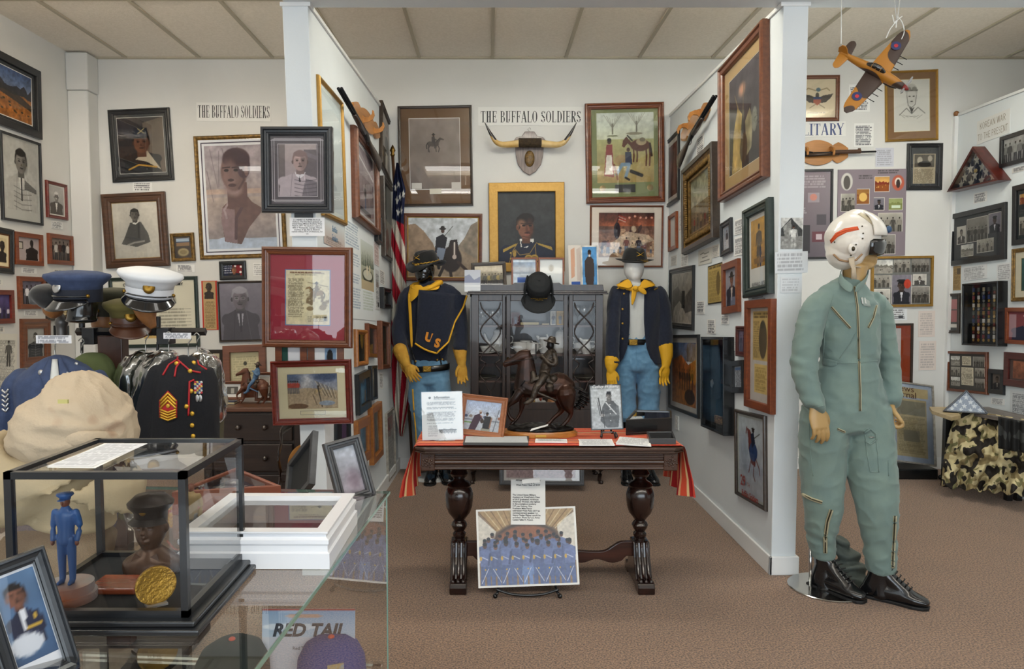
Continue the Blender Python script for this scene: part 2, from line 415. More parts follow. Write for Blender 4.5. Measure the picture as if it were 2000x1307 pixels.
# subjects, each drawn in the unit square of the current sub area
def head(A,cx,cy,r,skin,hair,look=0,hat=None,beard=None,glasses=False,K=None):
    """a head: r is half its height in v units"""
    K=K or A.ar*A.sx/A.sy;rx=r*.74/K;sh=dim(skin,.62);hi=dim(skin,1.22)
    A.rect(cx-rx*.55,cy+r*.5,cx+rx*.55,cy+r*1.35,dim(skin,.75))
    A.ell(cx,cy-r*.16,rx*1.05,r*.95,hair);A.ell(cx-rx*1.0,cy+r*.1,rx*.14,r*.2,sh);A.ell(cx+rx*1.0,cy+r*.1,rx*.14,r*.2,sh)
    A.ell(cx,cy+r*.1,rx*.93,r*.9,skin);A.ell(cx+rx*(.5+look),cy+r*.15,rx*.45,r*.75,sh,.5,soft=.8);A.ell(cx-rx*.35,cy-r*.25,rx*.35,r*.3,hi,.4,soft=.9)
    A.rect(cx-rx*.9,cy-r*.9,cx+rx*.9,cy-r*.52,hair,.0)
    A.ell(cx,cy-r*.72,rx*.92,r*.30,hair)
    for q in(-.4,.4):
        x=cx+rx*(q+look*.4);A.ell(x,cy-r*.02,rx*.2,r*.075,dim(skin,.4));A.line([(x-rx*.2,cy-r*.18),(x+rx*.2,cy-r*.19)],r*.06,dim(skin,.35))
        if glasses:A.ell(x,cy,rx*.3,r*.17,'#efe9e6',.25);
    A.ell(cx+rx*look*.6,cy+r*.28,rx*.16,r*.12,dim(skin,.7));A.line([(cx+rx*(look*.6+.08),cy),(cx+rx*(look*.6+.1),cy+r*.28)],r*.05,hi,.6)
    A.ell(cx+rx*look*.5,cy+r*.54,rx*.32,r*.07,dim(skin,.5))
    if beard:A.ell(cx+rx*look*.5,cy+r*.43,rx*.42,r*.09,beard)
    if beard and glasses is None:A.ell(cx,cy+r*.8,rx*.5,r*.3,beard)
    if hat=='kepi':A.poly([(cx-rx*.9,cy-r*.35),(cx-rx*.8,cy-r*1.25),(cx+rx*.8,cy-r*1.25),(cx+rx*.95,cy-r*.35)],'#20222a');A.ell(cx,cy-r*.42,rx,r*.13,'#0c0c10')
    if hat=='peak':A.ell(cx,cy-r*.95,rx*1.35,r*.32,'#26282c');A.rect(cx-rx*.95,cy-r*.95,cx+rx*.95,cy-r*.5,'#1c1d20');A.ell(cx,cy-r*.48,rx*.95,r*.12,'#08080a')
    if hat=='white':A.ell(cx,cy-r*.95,rx*1.4,r*.3,'#ecebe6');A.rect(cx-rx*.95,cy-r*.8,cx+rx*.95,cy-r*.52,'#1c1d20');A.ell(cx,cy-r*.48,rx*.95,r*.1,'#08080a')
    if hat=='wide':A.ell(cx,cy-r*.55,rx*2.0,r*.2,'#2a2622');A.ell(cx,cy-r*.9,rx*.95,r*.5,'#2a2622')
def torso(A,cx,y,sw,col,open_=None,bot=1.02,tie=None):
    A.poly([(cx-sw*.28,y),(cx-sw*.85,y+(bot-y)*.18),(cx-sw,bot),(cx+sw,bot),(cx+sw*.85,y+(bot-y)*.18),(cx+sw*.28,y)],col)
    A.ell(cx-sw*.72,y+(bot-y)*.32,sw*.3,(bot-y)*.2,col)
    A.ell(cx+sw*.72,y+(bot-y)*.32,sw*.3,(bot-y)*.2,col)
    if open_:A.poly([(cx-sw*.2,y),(cx,y+(bot-y)*.75),(cx+sw*.2,y)],open_)
    if tie:A.poly([(cx-sw*.05,y+(bot-y)*.02),(cx-sw*.05,y+(bot-y)*.7),(cx+sw*.05,y+(bot-y)*.7),(cx+sw*.05,y+(bot-y)*.02)],tie)
    A.line([(cx-sw*.28,y),(cx-sw*.4,bot)],.008,dim(col,.7));A.line([(cx+sw*.3,y),(cx+sw*.55,bot)],.008,dim(col,1.35))
def portrait(A,bg='#b9b4ac',skin='#8a6a52',hair='#2a2420',coat='#33333a',shirt=None,cx=.5,cy=.36,r=.17,bg2=None,frogs=None,tie=None,**k):
    A.grad(0,1,bg,bg2 or dim(bg,.85));A.noise(.05,4)
    torso(A,cx,cy+r*1.05,.42,coat,shirt,tie=tie);head(A,cx,cy,r,skin,hair,**k)
    if frogs:
        for i in range(5):
            y=cy+r*1.75+i*(1-cy-r*1.8)/5
            for q in(-1,1):A.line([(cx,y+.02),(cx+q*.1,y-.005),(cx+q*.24,y-.015)],.012,frogs)
            A.ell(cx,y+.015,.02,.012,frogs)
        A.line([(cx,cy+r*1.3),(cx,1)],.008,frogs)
    A.noise(.04,14);return A
def bust(A,bg='#b7aaa4',c='#2b2522',cx=.5,cy=.32,r=.19,sw=.36,**k):
    A.rect(0,0,1,1,bg);A.noise(.06,5);torso(A,cx,cy+r*1.05,sw,c,bot=.97);head(A,cx,cy,r,dim(c,1.25),c,**k);return A
def figure(A,cx,y0,y1,col,skin='#6b4a38',legs='#5b6f8f',hat=None,skirt=False):
    h=y1-y0;K=A.ar*A.sx/A.sy;w_=h*.13/K
    for q in(-.45,.45):A.line([(cx+w_*q,y0+h*.52),(cx+w_*q*1.3,y1)],h*.1,legs)
    if skirt:A.poly([(cx-w_,y0+h*.5),(cx-w_*1.3,y0+h*.78),(cx+w_*1.3,y0+h*.78),(cx+w_,y0+h*.5)],legs)
    A.poly([(cx-w_*1.15,y0+h*.2),(cx-w_*.9,y0+h*.56),(cx+w_*.9,y0+h*.56),(cx+w_*1.15,y0+h*.2),(cx,y0+h*.15)],col)
    A.line([(cx-w_*1.1,y0+h*.23),(cx-w_*1.5,y0+h*.5)],h*.055,dim(col,.85));A.line([(cx+w_*1.1,y0+h*.23),(cx+w_*1.4,y0+h*.5)],h*.055,dim(col,.85))
    A.ell(cx,y0+h*.07,h*.052/K,h*.07,skin);A.ell(cx,y0+h*.035,h*.055/K,h*.045,hat or '#1c1614')
def horse(A,cx,cy,s,c,flip=1,rider=None,rc='#2b3550'):
    K=A.ar*A.sx/A.sy;f=flip/K
    def q(x,y):return(cx+f*s*x,cy+s*y)
    A.ell(*q(0,0),s*.42/K,s*.2,c);A.ell(*q(.3,-.02),s*.2/K,s*.2,c)
    A.poly([q(-.42,-.1),q(-.62,-.42),q(-.5,-.5),q(-.2,-.15),q(-.25,.08)],c);A.poly([q(-.5,-.52),q(-.82,-.36),q(-.8,-.27),q(-.55,-.33)],c)
    for x,k,d in((-.33,-.12,.62),(-.22,.05,.6),(.3,.12,.62),(.42,.0,.6)):A.line([q(x,.1),q(x+k,.35),q(x+k*.4,d)],s*.075,dim(c,.85))
    A.line([q(.48,-.08),q(.58,.1),q(.55,.35)],s*.07,dim(c,.5));A.line([q(-.45,-.42),q(-.22,-.18)],s*.05,dim(c,.45))
    if rider:
        A.poly([q(-.15,-.15),q(-.1,-.55),q(.15,-.55),q(.14,-.12)],rc);A.line([q(0,-.15),q(-.12,.12),q(-.08,.3)],s*.1,rider);A.line([q(0,-.45),q(-.25,-.3)],s*.07,rc)
        A.ell(*q(0,-.66),s*.08/K,s*.1,'#4a3226');A.ell(*q(0,-.74),s*.15/K,s*.045,'#2a241c');A.ell(*q(0,-.79),s*.07/K,s*.06,'#2a241c')
def landscape(A,sky='#8fa2bd',sky2='#d7dbe0',hill='#6d6a63',ground='#a98a5d',hz=.4,trees=0,tc='#2f3a26'):
    A.grad(0,hz+.1,sky,sky2);xs_=np.linspace(0,1,14);pr=A.rs.rand(14)
    A.poly([(0,1)]+[(x,hz-.04-.16*p)for x,p in zip(xs_,pr)]+[(1,1)],hill);A.poly([(0,1)]+[(x,hz+.04+.05*p)for x,p in zip(xs_,pr[::-1])]+[(1,1)],ground)
    A.noise(.2,12)
    for i in range(trees):A.ell(A.rs.rand(),hz+.05+A.rs.rand()*(1-hz)*.7,.02+.03*A.rs.rand(),.02+.035*A.rs.rand(),tc,.8)
    return A
def group(A,n=5,bg='#8d8378',cols=('#2d2b30','#e5e0da','#4a4038'),legs='#2b2a2e',skin='#5a4030',y0=.2):
    A.grad(0,1,bg,dim(bg,.7));A.noise(.15,6)
    for i in range(n):
        x=(i+.5)/n+.03*(A.rs.rand()-.5);figure(A,x,y0+.08*A.rs.rand(),.98,cols[i%len(cols)],skin,legs)
    A.noise(.06,16);return A
def photo(A,kind=0):
    """a small snapshot in grey, sepia or colour"""
    k=kind%6
    if k==0:portrait(A,'#c9c5bd','#8b8078','#3a3632','#4a4744','#d8d5cf')
    elif k==1:group(A,4,'#a9a49a',('#4c4843','#8f897f'),'#3b3833','#5f574f')
    elif k==2:landscape(A,'#c8c8c4','#dcdad2','#77736b','#98938a',.5,6,'#4a4640')
    elif k==3:group(A,6,'#8f8b84',('#38352f','#55504a'),'#2f2c28','#7d746a',.35)
    elif k==4:portrait(A,'#7f7b86','#4b3b34','#17130f','#23242c','#c9c9cf',hat='peak')
    else:landscape(A,'#b98b4a','#e2b56a','#7a2f1c','#8c4a1e',.45,4,'#e0b060')
    return A
def collage(A,bg,spots):
    A.rect(0,0,1,1,bg);A.noise(.03,3)
    for i,q in enumerate(spots):
        x0,y0,x1,y1=q[:4];k=q[4]if len(q)>4 else i
        if k=='t':A.text(x0,y0,x1,y1,max(2,int((y1-y0)*30)),'#4a4648',.7);continue
        if k=='p':A.rect(x0,y0,x1,y1,'#d8cfb8');A.text(x0+.01,y0+.02,x1-.01,y1-.02,max(3,int((y1-y0)*28)),'#70685a',.6);continue
        A.rect(x0-.004,y0-.004,x1+.004,y1+.004,'#dedad0');A.sub(x0,y0,x1,y1);photo(A,k);A.full()
    return A
def paper(A,bg='#e9e9e6',n=8,c='#555558',k=.55,m=.08):A.rect(0,0,1,1,bg);A.text(m,m*1.2,1-m,1-m*.6,n,c,k);return A
# ---------------------------------------------------------------- picture frames
FM={}
def fmat(k):
    if k in FM:return FM[k]
    t={'black':('#17181a','#1f2022',.35),'satin':('#24262a','#2d3034',.3),'grey':('#3c3d40','#46474a',.4),'walnut':('#3f2a1d','#5a3b28',.35),
'oak':('#5b2c16','#7a4222',.35),'cherry':('#561c14','#74291c',.28),'pine':('#8c5422','#a5692e',.38),'orange':('#6a3219','#82421f',.35),
'dark':('#2e2620','#40342a',.35),'gold':('#a07a38','#a98340',.4),'antique':('#5b4522','#8a6a34',.4),'brown':('#5c3320','#74442a',.32),'green':('#1d2a26','#28352f',.35),
'red':('#5f1c16','#7c2a20',.3),'silver':('#9a958c','#b9b4aa',.35),'mahog':('#3d1613','#55221c',.3),'white':('#dededc','#e8e8e6',.4)}[k]
    met={'gold':.55,'antique':.4,'silver':.5}.get(k,0)
    FM[k]=wood('frame_'+k,t[0],t[1],t[2],sc=50,coat=.15,bump=.05)if not met else mat('frame_'+k,t[0],t[2],metal=met,col2=t[1],cscale=40,bump=.2,bscale=60)
    return FM[k]
PROF={  # (share of width from outside, height share)
'flat':[(0,0),(0,.9),(.06,1),(.94,1),(1,.9),(1,.2)],
'step':[(0,0),(0,.75),(.12,.95),(.34,1),(.44,.78),(.62,.74),(.74,.86),(.9,.8),(1,.62),(1,.2)],
'round':[(0,0),(0,.5),(.12,.82),(.32,1),(.56,.96),(.74,.74),(.82,.55),(.9,.6),(1,.5),(1,.2)],
'scoop':[(0,0),(0,.8),(.08,1),(.2,1),(.34,.72),(.6,.52),(.8,.5),(.88,.62),(1,.58),(1,.2)]}
def ring(mb,w,h,fw,prof,d,m=0,z0=0):
    """mitred moulding around a w x h outline (outer size)"""
    n=len(prof);vs=[]
    for sx,sy in((-1,-1),(1,-1),(1,1),(-1,1)):
        for t,z in prof:vs.append((sx*(w/2-t*fw),sy*(h/2-t*fw),z0+z*d))
    fs=[(c*n+i,c*n+i+1,((c+1)%4)*n+i+1,((c+1)%4)*n+i)for c in range(4)for i in range(n-1)]
    return mb.add(vs,fs,m)
def basis(n):
    n=n.normalized();r=V((0,0,1)).cross(n).normalized();return r,n.cross(r),n
def quad_frame(cs,o,n,lift=0):
    """four photo corners (TL, TR, BR, BL) on the plane -> world matrix, width, height"""
    o=o+n*lift;r,u,n=basis(n);P=[hit(x,y,o,n)-o for x,y in cs]
    p=[V((q.dot(r),q.dot(u)))for q in P]
    c=(p[0]+p[1]+p[2]+p[3])/4;e=((p[1]-p[0])+(p[2]-p[3]))/2;g=((p[0]-p[3])+(p[1]-p[2]))/2
    a=math.atan2(e.y,e.x);b=math.atan2(-g.x,g.y);rot=(a+b)/2
    ct,sn=math.cos(rot),math.sin(rot);X=r*ct+u*sn;Y=u*ct-r*sn
    M=Matrix((X,Y,n)).transposed().to_4x4();M.translation=o+r*c.x+u*c.y
    return M,e.length,g.length
def lettering(txt,size,m,parent,x=0,y=0,z=0,sx=1,name='lettering',align='CENTER',rot=0,ext=0,shear=0,sp=1,line=1,bold=0):
    c=bpy.data.curves.new(name,'FONT');c.body=txt;c.size=size;c.align_x=align;c.align_y='CENTER';c.extrude=ext;c.shear=shear
    c.space_character=sp;c.space_line=line;c.offset=bold;c.resolution_u=3
    o=bpy.data.objects.new(name,c);COL.objects.link(o)
    dg=bpy.context.evaluated_depsgraph_get();me=bpy.data.meshes.new_from_object(o.evaluated_get(dg));me.name=name
    bpy.data.objects.remove(o);bpy.data.curves.remove(c);me.materials.clear()
    o=link(name,me,m,parent);o.location=(x,y,z);o.scale=(sx,1,1);o.rotation_euler=(0,0,rot);return o
INK=mat('black_ink','#26262a',.6);GREYINK=mat('grey_ink','#6f7076',.6)
def make_frame(M,w,h,label,art,fc='black',fw=.03,d=.022,prof='step',mats=(),inset=0,win=None,glass=True,name='framed_picture',cat='framed picture',step=.0042,group=None,pm=None):
    """an Empty at the frame's centre > moulding, mat_board, picture, glass.
    mats: list of (margin share l, t, r, b) + colour from outside in; art(A) draws the picture"""
    t=empty(name,mat=M);tag(t,label,cat,group)
    mb=MB();ring(mb,w,h,fw,PROF[prof],d);mb.build('moulding',fmat(fc)if isinstance(fc,str)else fc,t)
    x0,y0,x1,y1=-w/2+fw*.9,-h/2+fw*.9,w/2-fw*.9,h/2-fw*.9;z=d*.25
    MB().box(-w/2+fw*.5,w/2-fw*.5,-h/2+fw*.5,h/2-fw*.5,.0006,d*.18).build('backing',fmat('walnut'),t)
    for i,(l,tt,rr,bb,c)in enumerate(mats):
        W,H=x1-x0,y1-y0;nx0,nx1,ny0,ny1=x0+l*W,x1-rr*W,y0+bb*H,y1-tt*H
        zz=z+.0012*(len(mats)-i);b=MB()
        b.add([(x0,y0,zz),(x1,y0,zz),(x1,y1,zz),(x0,y1,zz),(nx0,ny0,zz),(nx1,ny0,zz),(nx1,ny1,zz),(nx0,ny1,zz),
(nx0,ny0,zz-.001),(nx1,ny0,zz-.001),(nx1,ny1,zz-.001),(nx0,ny1,zz-.001)],
[(0,1,5,4),(1,2,6,5),(2,3,7,6),(3,0,4,7),(4,5,9,8),(5,6,10,9),(6,7,11,10),(7,4,8,11)])
        b.build('mat_board',mat('matboard_'+str(c),c,.8),t,fix=False);x0,y0,x1,y1=nx0,ny0,nx1,ny1
    pw,ph=x1-x0+.002,y1-y0+.002;A=Art(pw,ph,step=step)
    art(A);p=A.mesh(pw,ph,'picture',pm or PRINT,t,z);p.location=((x0+x1)/2,(y0+y1)/2,0)
    if glass:
        g=MB().add([(-w/2+fw*.85,-h/2+fw*.85,d*.5),(w/2-fw*.85,-h/2+fw*.85,d*.5),(w/2-fw*.85,h/2-fw*.85,d*.5),(-w/2+fw*.85,h/2-fw*.85,d*.5)],[(0,1,2,3)])
        g.build('glass',GL if abs(M.col[2].x)<.5 else glass_mat('side_frame_glass',k=.55),t,fix=False)
    t['box']=0;del t['box']
    return t,w,h
WB=(V((0,YB-.001,0)),V((0,-1,0)));WL=(V((XL+.001,0,0)),V((1,0,0)));WR=(V((XR-.001,0,0)),V((-1,0,0)))
WK=(V((XK-.001,0,0)),V((-1,0,0)));WP=(LPo+LPn*.001,LPn)
_pd=(V((LPT,YP,HP))-V((LPB,YP,0)));WF=(V((0,YP-.001,0)),V((0,-1,0)))
def on_wall(W,cs,label,art,lift=0,**k):
    M,w,h=quad_frame(cs,*W,lift=lift);return make_frame(M,w,h,label,art,**k)[0]
def card(W,cs,label,art=None,name='text_card',cat='card',lift=.0005,th=.0012,n=None,bg='#e6e6e4',group=None,col='#55565c',k=.55,step=.0035):
    """an unframed paper, card or board fixed to a wall"""
    M,w,h=quad_frame(cs,*W,lift=lift);t=empty(name,mat=M);tag(t,label,cat,group)
    MB().box(-w/2,w/2,-h/2,h/2,0,th).build('board',mat('paper_'+bg,bg,.8),t)
    A=Art(w,h,step=step)
    if art:art(A)
    else:paper(A,bg,n or max(2,int(h/.011)),col,k)
    A.mesh(w,h,'print',PRINT,t,th+.0006);return t
def q4(x0,y0,x1,y1):return[(x0,y0),(x1,y0),(x1,y1),(x0,y1)]
# ================================================================ pictures on the left wall
def _mount(A):
    landscape(A,'#38507c','#8f9cb8','#2b2a30','#a2662c',.42,0);A.poly([(0,.28),(.2,.22),(.45,.4),(.7,.45),(1,.6),(1,.72),(.6,.6),(.3,.52),(0,.5)],'#2c2a26',.85)
    for i in range(26):A.ell(A.rs.rand(),.62+.25*A.rs.rand(),.025,.02,('#3c3a26','#8b6a44','#5d4428')[i%3])
    A.noise(.25,18)
on_wall(WL,[(-62,71),(72.7,139.2),(76.6,270.6),(-62,226)],'black-framed colour photo of dark mountains over an orange desert slope',_mount,fc='black',fw=.055,prof='flat',mats=((.06,.07,.06,.07,'#2b2f33'),(.012,.016,.012,.016,'#e6e6e2')),d=.03)
def _cadet(A):
    portrait(A,'#c6c6c2','#8d8984','#34322f','#c9c8c3','#e8e7e2',cx=.52,cy=.3,r=.17,bg2='#d2d2cd',tie='#3c3a38',look=.2)
    for i in range(5):A.line([(.3,.66+i*.07),(.52,.7+i*.07),(.8,.67+i*.075)],.006,'#4a4846')
    A.poly([(.62,.55),(.95,.66),(.95,.72),(.6,.68)],'#5a5855',.8);A.noise(.05,20)
on_wall(WL,[(-3,254),(74.7,280),(80.5,440),(0,429.6)],'large thin black frame with a pencil portrait of a cadet in buttoned grey',_cadet,fc='black',fw=.016,prof='flat',mats=((.03,.02,.05,.12,'#cfcfca'),))
on_wall(WL,[(87.6,352.3),(127.6,360.6),(128.9,430.4),(89.2,424.6)],'small red-brown frame with a grey portrait of an old man in a coat',lambda A:portrait(A,'#b5b3b0','#8a8580','#d5d3cf','#57524e','#e2e0dc',beard='#cfcdc8'),fc='cherry',fw=.025,mats=((.06,.05,.06,.05,'#d8d6d0'),),glass=False)
card(WL,q4(100,433,122,447),'tiny typed card under the small red-brown portrait frame near the corner pipe')
on_wall(WL,[(-24,440),(24.5,449),(22.7,535.3),(-24,532)],'black and brown double frame around a dark bust on cream, at the picture edge',lambda A:bust(A,'#c8b690','#2e2622',cx=.62),fc='black',fw=.04,mats=((.07,.06,.07,.06,'#6e4424'),(.1,.1,.12,.1,'#d9c9a4')),glass=False)
def _bustroom(A):
    bust(A,'#a99d9c','#241c1a',cx=.66,cy=.26,r=.15,sw=.27);A.rect(.05,.2,.27,.52,'#2c2620');A.rect(.08,.24,.24,.48,'#b7b0a4')
on_wall(WL,[(25.2,452.7),(79.5,458.5),(80.8,519.6),(26.3,517)],'orange-brown frame with a photo of a dark bust beside a hung certificate',_bustroom,fc='orange',fw=.035,prof='flat',glass=False)
on_wall(WL,[(90.9,456),(138.9,460.8),(139.6,517.9),(92.4,516.3)],'orange-brown frame with a crowded indoor ceremony photo, nearest the corner pipe',lambda A:group(A,5,'#83766e',('#1e1a1b','#cfc8c2','#4a2f28'),skin='#3e2a22',y0=.12),fc='orange',fw=.035,prof='flat',glass=False)
card(WL,q4(41.7,523.4,71.4,534),'small cream caption card below the bust photo in the orange-brown frame')
card(WL,q4(104,527,130,538.5),'small cream caption card below the crowded ceremony photo',bg='#dddbd4')
on_wall(WL,[(31.6,539.3),(85.3,541.8),(85.8,602),(34.6,604.7)],'orange-brown frame with standing people around one in white, left of the blue cap',lambda A:group(A,5,'#746f7e',('#26242c','#e4e2e6','#2a2830'),skin='#43302a',y0=.15),fc='orange',fw=.035,prof='flat',glass=False)
on_wall(WL,[(86.5,541.8),(139,547),(139,627),(90,626)],'dark frame with a cream certificate hidden behind the blue and black caps',lambda A:paper(A,'#c9b88e',12,'#5a4c34'),fc='dark',fw=.035,mats=((.05,.05,.05,.05,'#4a3d28'),),glass=False)
on_wall(WL,[(-30,567),(22.2,565.6),(24.5,631.2),(-30,634)],'red-brown frame with a purple-tinted photo of seated people, cut off at the picture edge',lambda A:group(A,5,'#5b5080',('#ccc7d6','#2c2744'),skin='#4a3b48',y0=.45),fc='cherry',fw=.035,prof='flat',glass=False)
on_wall(WL,[(37.1,624.4),(94.7,621.4),(97,716),(39.5,716)],'wide walnut frame with a grey portrait of an officer, above the blue jacket',lambda A:portrait(A,'#c5c6c4','#9a9894','#4a4845','#3f4248',frogs='#8f9094',cy=.3,r=.15),fc='brown',fw=.075,prof='step',mats=((.03,.03,.03,.03,'#b8b29f'),))
card(WL,q4(46.7,606.7,73.2,617.3),'small typed card between the group photo and the walnut officer frame')
card(WL,q4(-12,545,4.5,556),'caption card at the very edge of the picture above the purple-tinted photo',bg='#dcdcd6')
card(WL,q4(-12,637,8.5,649),'caption card at the very edge of the picture below the purple-tinted photo',bg='#dddad2')
card(WL,[(-10,650),(30,653),(35,790),(-10,790)],'tall newsprint poster with a halftone figure beside the blue jacket sleeve',lambda A:(paper(A,'#d6d4ca',40,'#6e6d68',.5),figure(A,.6,.1,.45,'#5f5d59','#6b6964','#4a4845')),name='poster',cat='poster')
on_wall(WL,[(104,635),(131,637),(131,656),(105,656)],'small black frame with a grey scene seen through the hat rack',lambda A:photo(A,2),fc='black',fw=.03,glass=False)
# ================================================================ back wall, left bay
def _sold(A):
    A.grad(0,1,'#3a3433','#2a2526');A.poly([(.55,.1),(1,0),(1,1),(.62,1)],'#8c7c68',.55);A.noise(.12,5);torso(A,.5,.62,.42,'#1b1a1c');A.poly([(.35,.75),(.62,.6),(.9,.95),(.6,.8)],'#d9cdb4',.8);A.line([(.2,.93),(.42,.85),(.8,.9)],.03,'#b58a2c')
    head(A,.5,.44,.2,'#6b4430','#14110f',hat='kepi');A.line([(.44,.2),(.58,.29)],.012,'#b8a468');A.line([(.58,.2),(.44,.29)],.012,'#b8a468')
on_wall(WB,[(210.7,215.2),(331.7,211),(341.6,352),(222.6,357)],'tilted black frame with a dark painting of a soldier in a kepi',_sold,fc='black',fw=.045,prof='step',mats=((.05,.05,.05,.05,'#3a3c3d'),(.01,.01,.01,.01,'#c4c4be')))
card(WB,q4(259.4,356,297.4,374),'typed card under the tilted black-framed soldier painting',n=4,k=.8)
def _wm(A):
    A.grad(0,1,'#cfcabf','#c6c1b4');A.noise(.04,4);A.ell(.5,.45,.36,.4,'#b9b4aa',.6,soft=.9)
    A.poly([(.38,.36),(.25,.6),(.16,.74),(.5,.8),(.8,.72),(.76,.56),(.62,.35)],'#55534f');A.ell(.5,.56,.2,.2,'#4f4d4a');A.line([(.3,.76),(.45,.72),(.66,.7)],.03,'#c9c4b8',.6)
    A.poly([(.42,.33),(.5,.37),(.58,.31),(.56,.36),(.5,.4),(.44,.38)],'#e2dfd6');head(A,.49,.22,.105,'#6b655e','#2e2c29');A.noise(.05,22)
on_wall(WB,[(199,380),(323.4,375),(333.7,519.2),(210.7,525.4)],'wide walnut frame with a faded portrait of a seated woman in a dark dress',_wm,fc='walnut',fw=.075,prof='step',d=.035,mats=((.025,.025,.025,.025,'#b58c46'),))
def _medal(A):
    A.rect(0,0,1,1,'#3a2c22');A.rect(.14,.1,.86,.45,'#a8b8c8');A.rect(.14,.27,.86,.45,'#8f6c46');A.rect(.14,.24,.86,.29,'#2a4a6c');A.ell(.5,.73,.34,.2,'#6d5a3a');A.ell(.5,.72,.3,.17,'#a8966a');A.ell(.5,.72,.2,.1,'#8a784e')
on_wall(WB,[(333,456.8),(379.2,454.4),(383.3,510),(337.5,511.4)],'small gold-brown frame with a tiny landscape above an oval bronze medal',_medal,fc='antique',fw=.03,d=.03)
card(WB,q4(344.5,516.8,380.5,531.4),'typed card below the framed oval medal',n=5)
card(WB,q4(271,523,304.7,540),'cream card below the seated woman portrait',bg='#dad4cb')
def _bigbust(A):
    A.grad(0,.5,'#a9a0a6','#9d9392');A.grad(.5,.92,'#a89a92','#8f8586');A.noise(.16,14)
    for i in range(16):
        x=A.rs.rand();A.line([(x,.3*A.rs.rand()),(x+.25*(A.rs.rand()-.5),.35+.2*A.rs.rand())],.006,'#6d6268',.7)
    A.rect(0,.42,.9,.47,'#c9a890',.5);A.rect(0,.9,1,1,'#a9b4c4');A.poly([(0,.93),(.3,.87),(1,.95),(1,1),(0,1)],'#b5c0cf')
    b='#6a4f4c';A.poly([(.38,.5),(.22,.6),(.2,.72),(.24,.93),(.48,.96),(.6,.8),(.78,.66),(.82,.62),(.66,.55),(.56,.46)],b)
    A.poly([(.22,.6),(.2,.74),(.25,.93),(.42,.95),(.4,.62)],'#8a7376');A.line([(.35,.52),(.25,.62),(.28,.7)],.02,'#a08f92');A.line([(.55,.56),(.42,.7),(.4,.9)],.03,'#574044');A.rect(.31,.36,.6,.6,'#664a48');A.ell(.4,.42,.13,.07,'#9c8482',.8,soft=.6)
    A.ell(.42,.25,.19,.19,'#6e5450');A.ell(.46,.13,.2,.105,'#4e3a40');A.ell(.56,.2,.1,.12,'#4b3840');A.ell(.36,.28,.11,.14,'#876a66',.7,soft=.6)
    for x in(.31,.45):A.ell(x,.24,.035,.014,'#2c1f20');A.line([(x-.05,.215),(x+.05,.21)],.012,'#38282a')
    A.poly([(.36,.24),(.33,.33),(.41,.335),(.40,.25)],'#7d605c');A.ell(.37,.335,.045,.014,'#3f2c2c');A.ell(.385,.385,.06,.016,'#4a3234');A.ell(.6,.25,.03,.05,'#7b5e5a');A.line([(.54,.18),(.56,.34),(.48,.42)],.02,'#4d383a',.7);A.noise(.1,26)
on_wall(WB,[(377.8,266.6),(550,261),(562,502),(392.2,507.4)],'large bronze-edged frame with a photo of a bearded bust statue outdoors',_bigbust,fc='antique',fw=.035,prof='round',mats=((.035,.025,.035,.025,'#dedfe2'),(.014,.01,.014,.01,'#3a2f45'),(.03,.022,.03,.022,'#dedfe2')),step=.0038)
def _flagman(A):
    A.rect(0,0,.5,1,'#20263f');A.rect(.5,0,1,1,'#7d2026')
    for i in range(6):
        for j in range(4):A.ell(.04+i*.08,.1+j*.2,.02,.04,'#d8dae4')
    for x,y in((.62,.12),(.88,.66),(.92,.2)):A.ell(x,y,.06,.1,'#e8e0dc')
    torso(A,.55,.72,.32,'#23262e');head(A,.55,.48,.27,'#9a6a4c','#5a4034')
on_wall(WB,[(428.2,510.3),(480.6,509.5),(482.3,545.4),(431,547.5)],'small black frame with a smiling man before a starred flag',_flagman,fc='black',fw=.035,prof='step',glass=False,step=.003)
def _acad(A):
    A.rect(0,0,1,1,'#cfcbb8');A.noise(.04,3);A.ell(.7,.32,.07,.1,'#8d8a7e',.7);A.line([(.68,.27),(.72,.4)],.03,'#3c3b38');A.line([(.73,.28),(.76,.36)],.02,'#4c4b46')
    for i in range(9):A.line([(.5,.46+i*.05),(.94,.455+i*.05)],.004,'#6b685c')
    A.text(.55,.44,.9,.9,9,'#7d7a6c',.5);A.rect(.36,.58,.56,.9,'#c2a365');A.text(.38,.6,.54,.88,6,'#6d5830',.6);A.text(.06,.25,.5,.5,6,'#8a8778',.5)
t=on_wall(WB,[(214.5,543.6),(385,538.7),(392.7,676.7),(218,681)],'wide dark green frame with a cream academy certificate behind the white cap',_acad,fc='green',fw=.03,prof='step',glass=False)
lettering('OAKLAND MILITARY ACADEMY',.034,INK,t,0,.235,.014,sx=1.05,bold=.0006)
t=card(WB,[(393.2,549),(424,548.2),(428.7,645),(396.5,644.6)],'yellowed newspaper strip with a bust, mounted on red paper',lambda A:(A.rect(0,0,1,1,'#b93326'),A.rect(.1,.01,.86,.985,'#b59a6e'),A.rect(.16,.02,.8,.36,'#a88e66'),A.sub(.14,.02,.84,.38),bust(A,'#ad946c','#362e28',cx=.45,cy=.3,r=.22,sw=.42),A.full(),A.text(.16,.42,.8,.96,24,'#6f5d3e',.5,rag=.05)),name='newspaper_clipping',cat='clipping')
def _oldman(A):
    portrait(A,'#9a929b','#8f8389','#b9b3b8','#5e5760','#d5d0d6',cx=.46,cy=.27,r=.19,bg2='#857d88',beard='#6a6065',glasses=True,tie='#4a444c');A.ell(.46,.51,.1,.03,'#57505a');A.noise(.04,24)
on_wall(WB,[(422.7,550),(519,548),(522,667),(430.4,668.6)],'dark brown frame with a grey portrait of an old man in glasses and bow tie',_oldman,fc='dark',fw=.018,prof='round')
